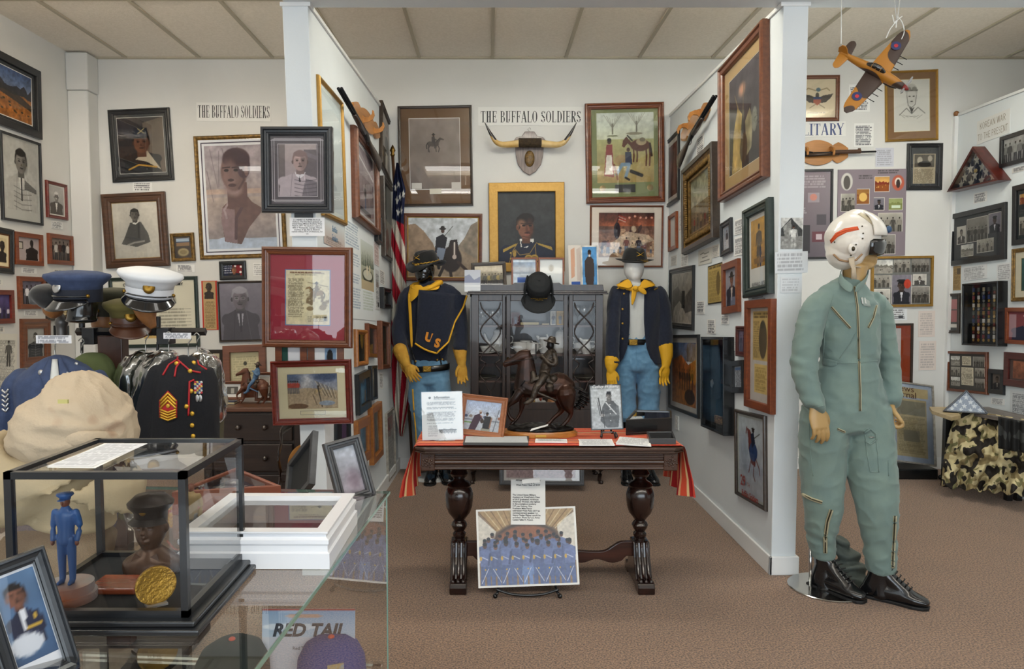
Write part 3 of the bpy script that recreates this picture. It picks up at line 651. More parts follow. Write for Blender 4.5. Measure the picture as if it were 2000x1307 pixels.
card(WB,q4(494.7,513.7,515,539.4),'faint typed card beside the small flag portrait',n=6,k=.35)
card(WB,[(398,683),(436,683),(438,747),(400,747)],'dark album page behind the olive jackets beside the discharge certificate',lambda A:(A.rect(0,0,1,1,'#2f2823'),A.rect(.45,.12,.8,.3,'#b8ab93')),name='album_page',cat='page',th=.004,bg='#2f2823')
# the long sign of the left bay and the middle bay
def stroke_sign(W,cs,text,txpx,label,ink,bg='#dfdfdc',serif=True,edge=None):
    M,w,h=quad_frame(cs,*W,lift=.0005);t=empty('wall_sign',mat=M);tag(t,label,'sign')
    MB().box(-w/2,w/2,-h/2,h/2,0,.0025).build('board',mat('sign_'+bg,bg,.6),t)
    tx0,tx1,ty0,ty1=[q for q in txpx];ww=(tx1-tx0)*w;hh=(ty1-ty0)*h
    mb=MB();glyph_line(mb,text,ww,hh,(tx0-.5)*w,(.5-ty1)*h,.0032,serif);mb.build('lettering',ink,t,fix=False);return t
GW=dict(T=.62,H=.72,E=.6,B=.64,U=.68,F=.58,A=.7,L=.58,O=.7,S=.58,D=.68,I=.34,R=.68,K=.68,N=.72,W=.92,P=.62,Y=.66,M=.86)
def glyph_line(mb,text,W,H,x0,y0,z,serif=True):
    tot=sum(GW.get(c,.3)for c in text)+.1*(len(text)-1);s=W/tot;x=x0
    for c in text:
        g=GW.get(c,.3);
        if c!=' ':glyph(mb,c,x,y0,g*s,H,z,serif)
        x+=(g+.1)*s
def glyph(mb,c,x,y,w,h,z,serif):
    th=w*.26 if serif else w*.16;tn=w*.08 if serif else w*.13;k=[0]
    if c=='I':th=w*.5 if serif else w*.36
    def seg(x0,y0,x1,y1,t):
        a=V((x+x0*w,y+y0*h));b=V((x+x1*w,y+y1*h));d=(b-a).normalized();n=V((-d.y,d.x))*t/2;k[0]+=1;zz=z+k[0]*.00003
        mb.add([(a.x-n.x,a.y-n.y,zz),(b.x-n.x,b.y-n.y,zz),(b.x+n.x,b.y+n.y,zz),(a.x+n.x,a.y+n.y,zz)],[(0,1,2,3)])
    def arc(cx,cy,rx,ry,a0,a1):
        n=18;ps=[]
        for i in range(n+1):
            a=a0+(a1-a0)*i/n;t=tn+(th-tn)*abs(math.cos(a))**1.3
            ps.append((x+cx*w+(rx*w-t/2)*math.cos(a),y+cy*h+(ry*h-tn/2)*math.sin(a),math.cos(a),math.sin(a),t))
        k[0]+=1;zz=z+k[0]*.00003;vs=[]
        for px,py,ca,sa,t in ps:vs+=[(px-ca*t/2,py-sa*tn/2,zz),(px+ca*t/2,py+sa*tn/2,zz)]
        mb.add(vs,[(2*i,2*i+1,2*i+3,2*i+2)for i in range(n)])
    def ser(cx,cy,q=.5):
        if serif:seg(cx-q/2,cy,cx+q/2,cy,h*.035)
    tv=th/w;b,t_=.017,.983;tn2=h*.04 if serif else h*.1
    if c in 'HBEFLDRPKINU':seg(tv,0,tv,1,th)
    if c in 'HINU':pass
    if c=='T':seg(.5,0,.5,1,th);seg(0,.97,1,.97,tn2);ser(.5,b);serif and(seg(.03,1,.03,.78,tn),seg(.97,1,.97,.78,tn))
    elif c=='H':seg(1-tv,0,1-tv,1,th);seg(tv,.5,1-tv,.5,tn2);[ser(q,r_,.44)for q in(tv,1-tv)for r_ in(b,t_)]
    elif c in 'EFL':
        [ser(tv,r_,.44)for r_ in(b,t_)]
        if c!='L':seg(tv,.97,1,.97,tn2);seg(tv,.52,.75,.52,tn2);serif and(seg(.97,1,.97,.74,tn),seg(.74,.66,.74,.38,tn))
        if c!='F':seg(tv,.03,1,.03,tn2);serif and seg(.97,0,.97,.28,tn)
    elif c=='B':[ser(tv,r_,.4)for r_ in(b,t_)];seg(tv,.97,.55,.97,tn2);seg(tv,.52,.6,.52,tn2);seg(tv,.03,.55,.03,tn2);arc(.52,.755,.4,.235,-PI/2,PI/2);arc(.55,.27,.45,.26,-PI/2,PI/2)
    elif c in 'RP':[ser(tv,r_,.4)for r_ in(b,t_)];seg(tv,.97,.55,.97,tn2);seg(tv,.5,.6,.5,tn2);arc(.52,.74,.42,.25,-PI/2,PI/2);c=='R' and(seg(.5,.5,.88,0,th),ser(.9,b,.25))
    elif c=='D':[ser(tv,r_,.4)for r_ in(b,t_)];seg(tv,.97,.5,.97,tn2);seg(tv,.03,.5,.03,tn2);arc(.45,.5,.55,.49,-PI/2,PI/2)
    elif c=='O':arc(.5,.5,.5,.51,0,2*PI)
    elif c=='U':arc(.5,.3,.36,.31,PI,2*PI);seg(1-tv*.8,.3,1-tv*.8,1,tn*1.2);seg(tv,0,tv,.01,th);ser(tv,t_,.46);ser(1-tv*.8,t_,.36)
    elif c=='A':seg(.08,0,.5,1,tn*1.3);seg(.5,1,.88,0,th);seg(.22,.34,.75,.34,tn2);ser(.1,b,.3);ser(.86,b,.4)
    elif c=='S':arc(.5,.74,.42,.26,PI*.12,PI*1.05);arc(.5,.27,.44,.27,-PI*.92,PI*.06);seg(.18,.66,.82,.36,th*1.15);serif and(seg(.93,.97,.93,.72,tn),seg(.07,.03,.07,.3,tn))
    elif c=='K':seg(tv,.42,.9,1,tn*1.2);seg(.35,.58,.9,0,th);[ser(tv,r_,.4)for r_ in(b,t_)]
    elif c=='N':seg(tv,1,1-tv*.6,0,th);seg(1-tv*.6,0,1-tv*.6,1,tn*1.2);ser(tv,b,.4);ser(1-tv,t_,.3)
    elif c=='M':seg(tv*.8,0,tv*.8,1,tn*1.2);seg(tv,1,.5,0,th);seg(.5,0,1-tv,1,tn*1.2);seg(1-tv,0,1-tv,1,th);[ser(q,b,.3)for q in(tv,1-tv)]
    elif c=='W':seg(.05,1,.28,0,th*.8);seg(.28,0,.5,1,tn);seg(.5,1,.72,0,th*.8);seg(.72,0,.95,1,tn);[ser(q,t_,.25)for q in(.08,.5,.93)]
    elif c=='Y':seg(.08,1,.5,.45,th);seg(.92,1,.5,.45,tn*1.2);seg(.5,0,.5,.47,th);ser(.5,b);ser(.1,t_,.36);ser(.92,t_,.3)
    elif c=='I':seg(.5,0,.5,1,th);ser(.5,b,1.2);ser(.5,t_,1.2)
sigink=mat('sign_ink','#2c2c2e',.5)
stroke_sign(WB,q4(384,201,529,237),'THE BUFFALO SOLDIERS',(.02,.985,.15,.82),'white sign lettered THE BUFFALO SOLDIERS above the bust photo in the left bay',sigink)
stroke_sign(WB,q4(934,209,1139.7,245.4),'THE BUFFALO SOLDIERS',(.025,.975,.22,.83),'white sign lettered THE BUFFALO SOLDIERS above the longhorn mount',sigink)
# ================================================================ front end of the left partition
def _pl(A):
    A.rect(0,0,1,1,'#55505a');A.grad(0,1,'#b9aaa6','#a29496',.02,.98)
    A.rect(.0,.0,.17,1,'#4a4340',.5);A.rect(.65,.1,1,.7,'#5d5659',.7);A.poly([(.62,.12),(.98,.22),(.98,.3),(.62,.2)],'#8f8589',.6);torso(A,.5,.56,.5,'#bcaeb0',bot=1.05);A.poly([(.7,.66),(1,.72),(1,1),(.6,1)],'#5c565c',.6)
    for i in range(5):A.line([(.42,.68+i*.075),(.62,.71+i*.075),(.98,.68+i*.075)],.012,'#4e474c',.75)
    A.poly([(.42,.52),(.55,.6),(.7,.53),(.66,.6),(.55,.66),(.45,.6)],'#e6e0df');A.poly([(.54,.6),(.52,.72),(.58,.72)],'#3c3639');head(A,.56,.32,.19,'#b59c96','#8d7672');A.noise(.04,20)
fs_=(V((0,YP-.03,0)),V((0,-1,0)))
def on_post(cs,label,art,**k):return on_wall(fs_,cs,label,art,**k)
t=on_post([(511.6,248.9),(650.4,250.5),(653.3,417.4),(515.3,416.2)],'wide satin black frame with a faded portrait of a young uniformed cadet on the post',_pl,fc='satin',fw=.045,d=.045,prof='step',mats=((.14,.12,.14,.12,'#625a5d'),(.015,.012,.015,.012,'#c9c0c0')),step=.0026)
for k in(0,1,2):
    b=MB();b.T=Matrix.Translation((0,0,.0145));ring(b,.285-.022*k,.345-.010*k-.02*(2-k),.0022,[(0,0),(0,1),(1,1),(1,0)],.0006);b.build('mat_line',mat('matboard_line','#d5cecf',.7),t)
c_=card((V((0,YP-.02,0)),V((0,-1,0))),[(565.7,424.8),(634,425.5),(634.7,461.6),(566.5,461)],'white typed caption card hanging between the black portrait and the red matted frame',lambda A:A.rect(0,0,1,1,'#e9e9ea'),th=.003)
lettering('LT. HENRY O. FLIPPER IN A U.S.\nUniform. The First Black graduate of\nUnited States Military Academy West\nPoint in 1877. He was born a slave in\n1856 in Thomasville, Georgia. Picture\ncourtesy of Sgt. Paul D. Buckner,\nretired military HCG of Oklahoma, for\nuse',.0102,INK,c_,0,0,.0052,bold=.0001)
MB().box(-.065,.03,.047,.075,-.002,.006).build('black_clip',mat('black_plastic','#1a1a1c',.4),c_)
def _poem(A):
    A.rect(0,0,1,1,'#d8cda9');A.noise(.03,3);A.text(.1,.03,.9,.06,1,'#8b5d3a',.7,.8);A.text(.2,.075,.8,.1,1,'#6a5c4a',.7)
    A.text(.05,.15,.42,.86,30,'#7b6f56',.6,.5);A.text(.5,.84,.95,.95,3,'#7b6f56',.5)
    horse(A,.7,.42,.25,'#8f7142',1,'#6d5630','#7a6238');A.line([(.5,.22),(.95,.3)],.008,'#6b5530');A.noise(.1,20);A.sub(.46,.3,.98,.72);A.noise(.3,14,'#7b6238',-.35);A.full()
    A.ell(.55,.7,.08,.04,'#8a7040');A.ell(.84,.68,.08,.05,'#8a7040');A.rect(.85,.84,.95,.93,'#a5a291');A.rect(.87,.85,.93,.92,'#4a4a48')
t=on_post([(514.3,482.6),(690,483.9),(689,680.2),(515,677)],'large cherry-brown frame with a crimson mat around a cream poem sheet on the post',_poem,fc='brown',fw=.04,d=.04,prof='step',mats=((0,0,0,0,'#3a2c24'),(.2,.175,.2,.175,'#9c2e3e'),(.02,.015,.02,.015,'#4f74a8')),step=.0026)
lettering('The Buffalo Soldiers Homecoming',.0125,mat('brown_ink','#6b4a34',.6),t,0,.128,.0135)
def _charge(A):
    A.grad(0,1,'#7d8aa8','#b8a88e');A.ell(.35,.2,.16,.2,'#e3dcd2',.7,soft=1);A.ell(.1,.15,.2,.2,'#46566f',.6,soft=1);A.ell(.78,.08,.25,.13,'#3f4c66',.8,soft=.9);A.poly([(0,.45),(.4,.4),(1,.5),(1,1),(0,1)],'#b39f82')
    for i in range(6):figure(A,.03+i*.035,.2,.55,'#b23a26',legs='#6a6460')
    for i in range(14):A.line([(.55+.03*i,.2+.02*i),(.72+.02*i,.62+.01*i)],.018,('#d8cbb0','#8a7454','#4b4238')[i%3],.8)
    horse(A,.62,.5,.2,'#bfa67c',-1,'#6d5a40','#6a5844');A.line([(.6,.35),(.68,.95)],.03,'#3a322a');A.line([(.5,.6),(.58,.9)],.02,'#5b4a38');A.ell(.2,.93,.2,.08,'#6a4c30');A.ell(.78,.85,.16,.07,'#93a0ae');A.noise(.18,26)
t=on_post([(530,704.9),(685.9,701.7),(691.6,826.3),(536.1,829.6)],'glossy red-brown frame with a painted battle scene on a cream mat, lowest on the post',_charge,fc='cherry',fw=.033,d=.035,prof='scoop',mats=((.14,.15,.13,.19,'#d9cfae'),(.004,.006,.004,.006,'#a58f60')),step=.0026)
b=MB();b.T=Matrix.Translation((0,-.108,.0125));ring(b,.13,.022,.0015,[(0,0),(0,1),(1,1),(1,0)],.0006);b.build('mat_caption',GREYINK,t)
def _greenp(A):A.rect(0,0,.33,1,'#1f4a40');A.rect(.33,0,1,1,'#d9dade');A.line([(.1,.62),(.2,.7),(.16,.85),(.27,.95)],.03,'#cdbf90');A.line([(.45,.7),(.7,.66),(.9,.7)],.01,'#9a9a9e')
on_wall((V((0,YP-.008,0)),V((0,-1,0))),[(537,610),(600,610),(600,790),(540,790)],'brown frame with a green and white print, mostly hidden between two post pictures',_greenp,fc='oak',fw=.035,d=.012,prof='flat',glass=False)
on_wall((V((0,YP-.008,0)),V((0,-1,0))),[(602,620),(672,620),(672,770),(602,770)],'brown frame with a small oval portrait peeping out above the battle scene frame',lambda A:(A.rect(0,0,1,1,'#e4e4e4'),A.rect(.45,.35,.9,.7,'#7c98b5'),A.ell(.66,.52,.13,.12,'#1e1a1a')),fc='brown',fw=.035,d=.012,prof='flat',glass=False)
# ================================================================ left partition, facing the middle bay
on_wall(WP,[(618.2,145.6),(664.8,200.5),(672.7,438),(626.4,424)],'tall thin gold frame with a pale feather print, nearest the left post',lambda A:(A.grad(0,1,'#cfd8d8','#c3cdd0'),A.poly([(.46,.5),(.5,.4),(.6,.46),(.56,.6)],'#5d5348'),A.line([(.5,.62),(.55,.75)],.01,'#7b7468'),A.ell(.5,.78,.2,.03,'#aebac0')),fc='gold',fw=.028,prof='round',mats=((.05,.04,.05,.04,'#d5dcd8'),))
def _ph2(A):A.rect(0,0,1,1,'#8a7d82');A.rect(.0,0,1,.4,'#a59aa0');A.poly([(0,.1),(1,.3),(1,.34),(0,.14)],'#d8d6da');A.noise(.15,8);figure(A,.5,.5,.9,'#38343a');A.rect(.1,.9,.8,.97,'#3a3438')
on_wall(WP,[(683,252.2),(731,299.7),(729.7,454.6),(688.4,429.8)],'thick rounded wood frame with dark corner pieces and a grey photo under the shotgun',_ph2,fc='brown',fw=.05,d=.05,prof='round',mats=((.06,.06,.06,.06,'#cfd0d2'),))
def _stand(A):A.grad(0,1,'#9a938a','#6e675e');figure(A,.5,.2,.95,'#2a2724',legs='#b8b0a2');A.noise(.2,6)
on_wall(WP,[(743.2,218.4),(768.2,255),(762.8,353),(737.8,327.3)],'dark frame with a sepia standing figure, highest in the bay corner beside the gun butt',_stand,fc='dark',fw=.03,d=.03)
on_wall(WP,[(742,348.8),(765.2,370),(765.2,510.8),(744.4,503.5)],'tall dark wood frame in which the flag is mirrored',lambda A:(A.rect(0,0,1,1,'#4d514f'),A.rect(0,.5,1,1,'#837a72'),A.noise(.1,4)),fc='dark',fw=.025,d=.04)
on_wall(WP,[(730.6,413),(739.6,421),(739.3,477),(731.2,472)],'narrow deep black frame squeezed beside the flag-mirroring frame',lambda A:A.rect(0,0,1,1,'#2a2c2d'),fc='black',fw=.02,d=.03,prof='flat',glass=False)
def _poster(A):
    A.rect(0,0,1,1,'#dde3e6');A.rect(.5,.12,.97,.64,'#8b9a8a');A.grad(.12,.64,'#c9d2cf','#8d8a6c',.5,.97)
    for i in range(12):A.poly([(.52+i*.04,.4),(.535+i*.04,.2+.08*A.rs.rand()),(.55+i*.04,.4)],'#2f4436')
    A.ell(.74,.5,.2,.08,'#3f4238');A.ell(.74,.49,.17,.055,'#c9c8b8');A.ell(.72,.44,.03,.06,'#d8d0b8');A.ell(.82,.42,.03,.05,'#cfc8a8');A.rect(.5,.56,.97,.66,'#b9a98a')
    for y0,y1,n in((.02,.27,9),(.32,.46,5),(.53,.64,4),(.68,.9,8)):A.text(.03,y0,.46,y1,n,'#7d93ab',.65,.35)
    A.text(.55,.68,.95,.9,7,'#a8b6a4',.6)
card(WP,[(672.6,434),(730,454.4),(731,619.7),(676,629)],'large white information poster with blue text and a graveyard photo',_poster,name='information_poster',cat='poster',bg='#dde3e6')
t=card(WP,[(631.8,430),(671.9,434),(671.9,484),(631.8,483)],'small poster with blue handwritten heading under the gold feather frame',lambda A:(A.grad(0,1,'#cdd8dc','#b6a49c'),A.text(.1,.7,.9,.95,4,'#7c6f68')),name='poster',cat='poster',bg='#cdd8dc')
lettering('Buffalo\nSoldiers',.05,mat('blue_ink','#3f7fa8',.6),t,0,0,.003,shear=.3,sx=.9)
card(WP,q4(730.6,476,739.6,518),'narrow reddish typed strip below the narrow black frame',bg='#d9d0cf',col='#8f6e6c')
card(WP,[(733.4,528),(740.3,529),(740.3,603.6),(733.4,605)],'tall narrow strip of photos and text beside the tiny black frame',lambda A:(paper(A,'#c9ccce',26),A.rect(.2,.3,.8,.45,'#7d7470'),A.rect(.5,.82,.9,.92,'#2a2a2c')))
card(WP,[(741.5,528),(750.7,529),(750.7,555.4),(741.5,556)],'small typed card directly above the tiny black frame on the partition',n=7)
on_wall(WP,[(740.8,562.8),(756.9,563.4),(757.5,602.5),(741.9,603.6)],'tiny deep black frame with a black-and-white figure near the flag',lambda A:(A.rect(0,0,1,1,'#2a2a2a'),figure(A,.5,.15,.9,'#d8d8d4',legs='#9a9a96')),fc='black',fw=.035,d=.04,glass=False)
def _dk(c1,c2):
    def f(A):A.grad(0,1,c1,c2);A.noise(.25,6);figure(A,.5,.3,.95,dim(c2,.5),legs=dim(c2,.7));A.noise(.1,14)
    return f
on_wall(WP,[(690.7,644.7),(710.8,643.4),(712,711),(691.2,720.2)],'yellow pine frame over a dark photo, left of the two small wood frames',_dk('#33332e','#3f4038'),fc='pine',fw=.032,d=.03,prof='round')
on_wall(WP,[(712.5,635),(729,633.5),(729,696.7),(712.8,700)],'brown frame over a dark photo, just behind the yellow pine frame',_dk('#403c34','#2c2c2a'),fc='oak',fw=.028,d=.03,prof='flat')
on_wall(WP,[(736.8,629.9),(753.2,627.3),(753.9,716.8),(737.6,725.4)],'tall red-brown frame over a dark photo, nearest the flag at glove height',_dk('#3a352c','#57523f'),fc='brown',fw=.035,d=.04)
card(WP,q4(729.9,640,734.8,690),'thin typed strip between the brown frame and the tall red-brown frame')
on_wall(WP,[(691.5,731.9),(716,721),(717.5,794.3),(695.2,813)],'black frame with a blue-toned painting below the yellow pine frame',lambda A:(A.grad(0,1,'#47708e','#2a4a66'),A.noise(.3,8),A.ell(.5,.6,.2,.3,'#9fb8c8',.5,soft=1)),fc='black',fw=.05,d=.03,prof='flat')
on_wall(WP,[(719,718),(729.8,711),(729.8,777.4),(719.5,784.5)],'thin black frame with a dim grey photo behind the blue-toned painting',_dk('#8f8c80','#4a4a42'),fc='black',fw=.02,d=.03,prof='flat',glass=False)
on_wall(WP,[(690.7,825.5),(715.4,809),(717,896),(692,914)],'orange pine frame with a bluish print behind the tilted black desk frame',lambda A:(A.grad(0,1,'#7c98ac','#5d7484'),A.noise(.2,5)),fc='pine',fw=.06,d=.03,prof='flat')
on_wall(WP,[(718,799.5),(738.3,780.5),(739.4,885.3),(721.2,914)],'tall orange pine frame with a grey print, lowest of the wood frames',lambda A:(A.grad(0,1,'#8f8f88','#6f7678'),A.noise(.25,6)),fc='pine',fw=.05,d=.035,prof='flat')
card(WP,q4(741,728,747.6,759),'small typed card below the tall red-brown frame at glove height')
def _news(A):paper(A,'#c9c6c0',50,'#8a8884',.5,.03);A.rect(.1,.08,.9,.28,'#a3686a',.7);A.noise(.3,9,'#8f8d88',-.5)
on_wall(WP,[(752.4,807.3),(765.7,796.9),(771,919),(754.5,943.9)],'tall framed newspaper page standing at the foot of the partition',_news,fc='silver',fw=.012,d=.02,prof='flat')
# ================================================================ back wall, middle bay
def _ghost(A):
    A.rect(0,0,1,1,'#8d8078');A.grad(0,1,'#998d86','#7a6c64');horse(A,.48,.36,.18,'#5a504c',-1,'#4a4442','#4e4744');A.noise(.12,7)
on_wall(WB,[(776.5,208.2),(920.6,206.3),(925.2,402.3),(781,404)],'large dark frame with a brown-matted faded rider print, left of the sign',_ghost,fc='dark',fw=.022,prof='step',mats=((.12,.1,.14,.15,'#6e5238'),(.012,.01,.012,.01,'#d9d6d2')),step=.0038)
t_=bpy.data.objects['framed_picture.%03d'%(len([o for o in bpy.data.objects if o.name.startswith('framed_picture')])-1)]
for x0,x1,y0,y1,c in((-.205,-.12,-.3,-.25,'#c7c4bf'),(-.055,.045,-.345,-.3,'#d8d2c2'),(.13,.21,-.31,-.25,'#c3beb8')):
    MB().box(x0,x1,y0+.03,y1+.03,.0135,.0145).build('caption_slip',mat('slip'+c,c,.7),t_)
def _rider(A):
    A.grad(0,.5,'#b9bec2','#c9ccd0');A.noise(.12,3);A.poly([(0,1),(0,.12),(.1,.1),(.22,.22),(.35,.42),(.42,.6),(.4,1)],'#8f7a66');A.poly([(1,1),(1,.05),(.9,.12),(.8,.35),(.7,.5),(.72,1)],'#84786a');A.poly([(0,.8),(.4,.58),(.72,.52),(1,.7),(1,1),(0,1)],'#8c7b68');A.noise(.2,14)
    d='#2e2624';A.ell(.62,.7,.15,.22,d);A.poly([(.55,.62),(.6,.38),(.7,.36),(.74,.6),(.7,.75)],d);A.poly([(.62,.45),(.63,.66),(.7,.66),(.71,.44)],'#3a2c28');A.line([(.665,.42),(.665,.66)],.025,'#cfc4ba');A.ell(.665,.66,.03,.04,'#b8a8a0')
    A.line([(.52,.8),(.45,.98)],.05,d);A.line([(.6,.85),(.62,1)],.05,d);A.line([(.72,.75),(.9,.95)],.05,'#3d2f2a');A.poly([(.4,.33),(.38,.6),(.52,.6),(.56,.34),(.5,.27)],'#27262c');A.poly([(.42,.5),(.4,.7),(.5,.72),(.54,.52)],'#7c8698');A.line([(.42,.68),(.44,.85)],.05,'#1d1b1e')
    A.ell(.495,.22,.025,.04,'#4a332a');A.ell(.495,.185,.05,.02,'#2b2623');A.ell(.495,.165,.03,.03,'#2b2623');A.line([(.47,.38),(.64,.14)],.008,'#3a332e');A.line([(.42,.36),(.54,.36)],.04,'#27262c')
on_wall(WB,[(788.4,416.5),(942.7,418),(940.7,549.7),(789.5,549)],'brown and gold frame with a painted rifleman on a dark horse in a canyon',_rider,fc='brown',fw=.03,prof='step',mats=((.018,.02,.018,.02,'#a8843c'),),pm=attr_mat('oil_print',.5),glass=False,step=.0038)
def _gold(A):
    A.grad(0,1,'#37393a','#2c2d2f');A.noise(.18,8);n='#1c2132'
    A.poly([(.34,.72),(.12,.8),(.02,.92),(0,1),(1,1),(.98,.88),(.9,.78),(.62,.7),(.5,.75)],n);A.ell(.17,.84,.13,.1,n);A.ell(.85,.82,.12,.1,n)
    A.poly([(.1,.8),(.32,.72),(.33,.745),(.1,.84)],'#a88a3c');A.poly([(.66,.71),(.92,.77),(.94,.82),(.7,.74)],'#a88a3c');A.poly([(.38,.66),(.4,.77),(.5,.78),(.62,.7),(.62,.66)],'#d7d3cc');A.poly([(.4,.69),(.42,.78),(.6,.74),(.6,.7)],n)
    A.rect(.42,.55,.56,.72,'#5d3b2b');A.ell(.48,.5,.13,.155,'#7d5441');A.ell(.49,.385,.14,.085,'#1b1614');A.ell(.36,.44,.04,.09,'#1d1815');A.ell(.55,.52,.07,.13,'#4a2c22',.75,soft=.6);A.ell(.345,.5,.025,.04,'#6a4434');A.ell(.41,.44,.07,.05,'#9a6e56',.7,soft=.8)
    for x in(.45,.56):A.ell(x,.475,.03,.012,'#1b1210');A.line([(x-.045,.45),(x+.04,.452)],.01,'#211814')
    A.poly([(.51,.47),(.52,.545),(.56,.54),(.53,.47)],'#6e4534');A.ell(.51,.575,.05,.01,'#3a1e19');A.ell(.51,.6,.045,.013,'#8a5344');A.line([(.42,.62),(.56,.645)],.01,'#4a2c22')
    g='#a8873f';A.line([(.34,.72),(.24,.85),(.2,1)],.008,g);A.line([(.66,.72),(.55,.86),(.38,.88),(.3,.8)],.008,g);A.line([(.64,.74),(.66,.92),(.55,1)],.008,g);A.ell(.29,.86,.03,.05,g);A.ell(.53,.93,.07,.055,g);A.ell(.63,.93,.07,.055,g)
    for x,y in((.53,.93),(.63,.93)):A.ell(x,y,.045,.035,'#7c6228')
    for y in(.85,.93):A.ell(.22,y,.012,.012,'#c9a850')
    A.noise(.12,30)
on_wall(WB,[(953.8,358),(1100.9,357),(1102.9,531),(956.5,531)],'wide gold frame with an oil portrait of an officer in navy with gold cords',_gold,fc='gold',fw=.078,d=.04,prof='flat',pm=attr_mat('oil_paint',.45),glass=False,step=.0038)
t=bpy.data.objects[[o.name for o in bpy.data.objects if o.name.startswith('framed_picture')][-1]]
def _farm(A):
    A.grad(0,.38,'#c7ccc6','#c9ccb8');A.grad(.38,1,'#a8a878','#a8905c');A.noise(.1,5)
    for x,y in((.28,.3),(.7,.27)):
        A.line([(x,y),(x,y-.14)],.02,'#6e6a5c')
        for k in range(7):A.line([(x,y-.08),(x+(k-3)*.05,y-.24-.03*math.cos(k))],.006,'#7d796c',.8)
    A.ell(.28,.33,.1,.012,'#75785a');A.ell(.66,.3,.14,.02,'#8a8470')
    h='#5a3326';A.ell(.76,.47,.17,.085,h);A.poly([(.62,.44),(.52,.34),(.46,.4),(.44,.48),(.48,.5),(.54,.44),(.64,.52)],h);A.line([(.54,.33),(.62,.4)],.02,'#1d1512')
    for a,b in((.64,.63),(.7,.64),(.86,.75),(.92,.73)):A.line([(a,.5),(a+.01,.62),(b if b>.7 and False else a,.76 if a>.8 else.7)],.022,h)
    A.line([(.93,.45),(.96,.62)],.03,'#2a1814');A.ell(.78,.42,.09,.05,'#a89878');A.ell(.8,.39,.05,.03,'#6d6450')
    A.ell(.22,.41,.035,.035,'#4b3128');A.ell(.22,.385,.038,.025,'#1e1a18');A.poly([(.17,.45),(.12,.9),(.3,.92),(.27,.45)],'#8a3f40');A.poly([(.17,.6),(.14,.88),(.28,.88),(.26,.6)],'#d8d4cc')
    A.ell(.44,.68,.13,.08,'#a58c60');A.poly([(.5,.56),(.6,.56),(.62,.74),(.5,.74)],'#27324c');A.ell(.55,.53,.03,.03,'#4b3128');A.line([(.34,.88),(.44,.74),(.56,.74)],.05,'#7c97ac');A.line([(.56,.76),(.5,.92)],.045,'#7c97ac');A.line([(.5,.93),(.56,.96)],.03,'#1c1815');A.line([(.6,.84),(.78,.9)],.05,'#2c2a2a');A.line([(.3,.74),(.36,.95)],.03,'#7d5030');A.noise(.1,24)
t=on_wall(WB,[(1140.7,203.3),(1295.3,201),(1297.3,395),(1145.6,398.4)],'large red-brown wooden frame with a farm scene of horse, woman and resting soldier',_farm,fc='oak',fw=.05,d=.04,prof='step',mats=((.09,.045,.07,.17,'#7b8258'),),step=.0038)
MB().box(-.085,.085,-.325,-.26,.0135,.016).build('name_plate',mat('plate_black','#20231f',.4),t)
for x in(-.19,.21):
    MB().lathe([(.026,0),(.026,.004),(.02,.005),(.0,.005)],c=(x,-.29,.013),n=18).build('coin',mat('coin_bronze','#8a7650',.35,metal=.7),t,smooth=30)
def _battle(A):
    A.grad(0,.3,'#4a2420','#a05a3c');A.grad(.3,1,'#6a4a3e','#a88468');A.noise(.4,6)
    for i in range(30):A.ell(.1+.9*A.rs.rand(),.35+.6*A.rs.rand(),.05+.06*A.rs.rand(),.03+.05*A.rs.rand(),('#e0cdb0','#c9a888','#3a2428','#6d4238','#8d6a58')[i%5],.8,rot=A.rs.rand()*3)
    A.poly([(.0,.8),(.3,.62),(.5,.42),(.9,.5),(1,.62),(.7,.75),(.4,.88),(.1,.98)],'#dcc8ac',.75);A.ell(.33,.4,.06,.18,'#241c26');A.line([(.3,.3),(.36,.1)],.02,'#1f1a20')
    for k in range(4):A.line([(.36,.06+.03*k),(.48,.12+.03*k)],.014,('#c03a30','#e0d0c0')[k%2])
    for k in range(5):A.ell(.55+.1*k,.08+.04*A.rs.rand(),.02,.025,'#e8a890')
    for k in range(9):figure(A,.06+.11*k,.55+.2*A.rs.rand(),.9,('#2c2028','#7d4238','#c9b090')[k%3])
    A.noise(.25,30)
on_wall(WB,[(1151.2,401),(1296,401.7),(1294,523.4),(1151.9,521.7)],'brown frame with a cream mat around a fiery crowded battle print, behind the right soldier',_battle,fc='oak',fw=.016,prof='round',mats=((.1,.09,.1,.14,'#d6ccc0'),(.006,.008,.006,.008,'#c9bfb2')),step=.0038)
# ================================================================ right partition, facing the middle bay
on_wall(WR,[(1299.2,280),(1327.8,256),(1328.5,392.6),(1301,405.5)],'black frame with a red-brown photo, farthest into the bay under the long gun',lambda A:(A.grad(0,1,'#6a4038','#50332c'),A.noise(.3,5),A.rect(.55,.1,.8,.9,'#8a8078',.5)),fc='black',fw=.03,mats=((.1,.08,.1,.08,'#c9c4be'),))
card(WR,[(1360.9,270),(1375.2,260),(1375.2,299),(1360.9,308)],'white typed card directly under the wooden gun rack on the right partition',n=9,k=.8)
def _orn(A):A.grad(0,.5,'#8e9078','#b8b49c');A.grad(.5,1,'#8a7c5c','#6d6248');A.noise(.3,7);group(A.sub(.1,.6,.9,.98),5,'#8a7a5c',('#8a3a30','#5a5a48','#a08a6a'));A.full();A.noise(.15,20)
t=on_wall(WR,[(1342,331.3),(1403,285.4),(1407.5,469.7),(1346.9,487)],'ornate carved bronze-gold frame with a dark outer edge and a small landscape',_orn,fc='antique',fw=.12,d=.05,prof='scoop',mats=((.02,.02,.02,.02,'#b58c3c'),))
M_,w_,h_=quad_frame([(1342,331.3),(1403,285.4),(1407.5,469.7),(1346.9,487)],*WR)
b=MB();ring(b,w_+.01,h_+.01,.035,PROF['flat'],.055);b.build('outer_moulding',fmat('dark'),t)
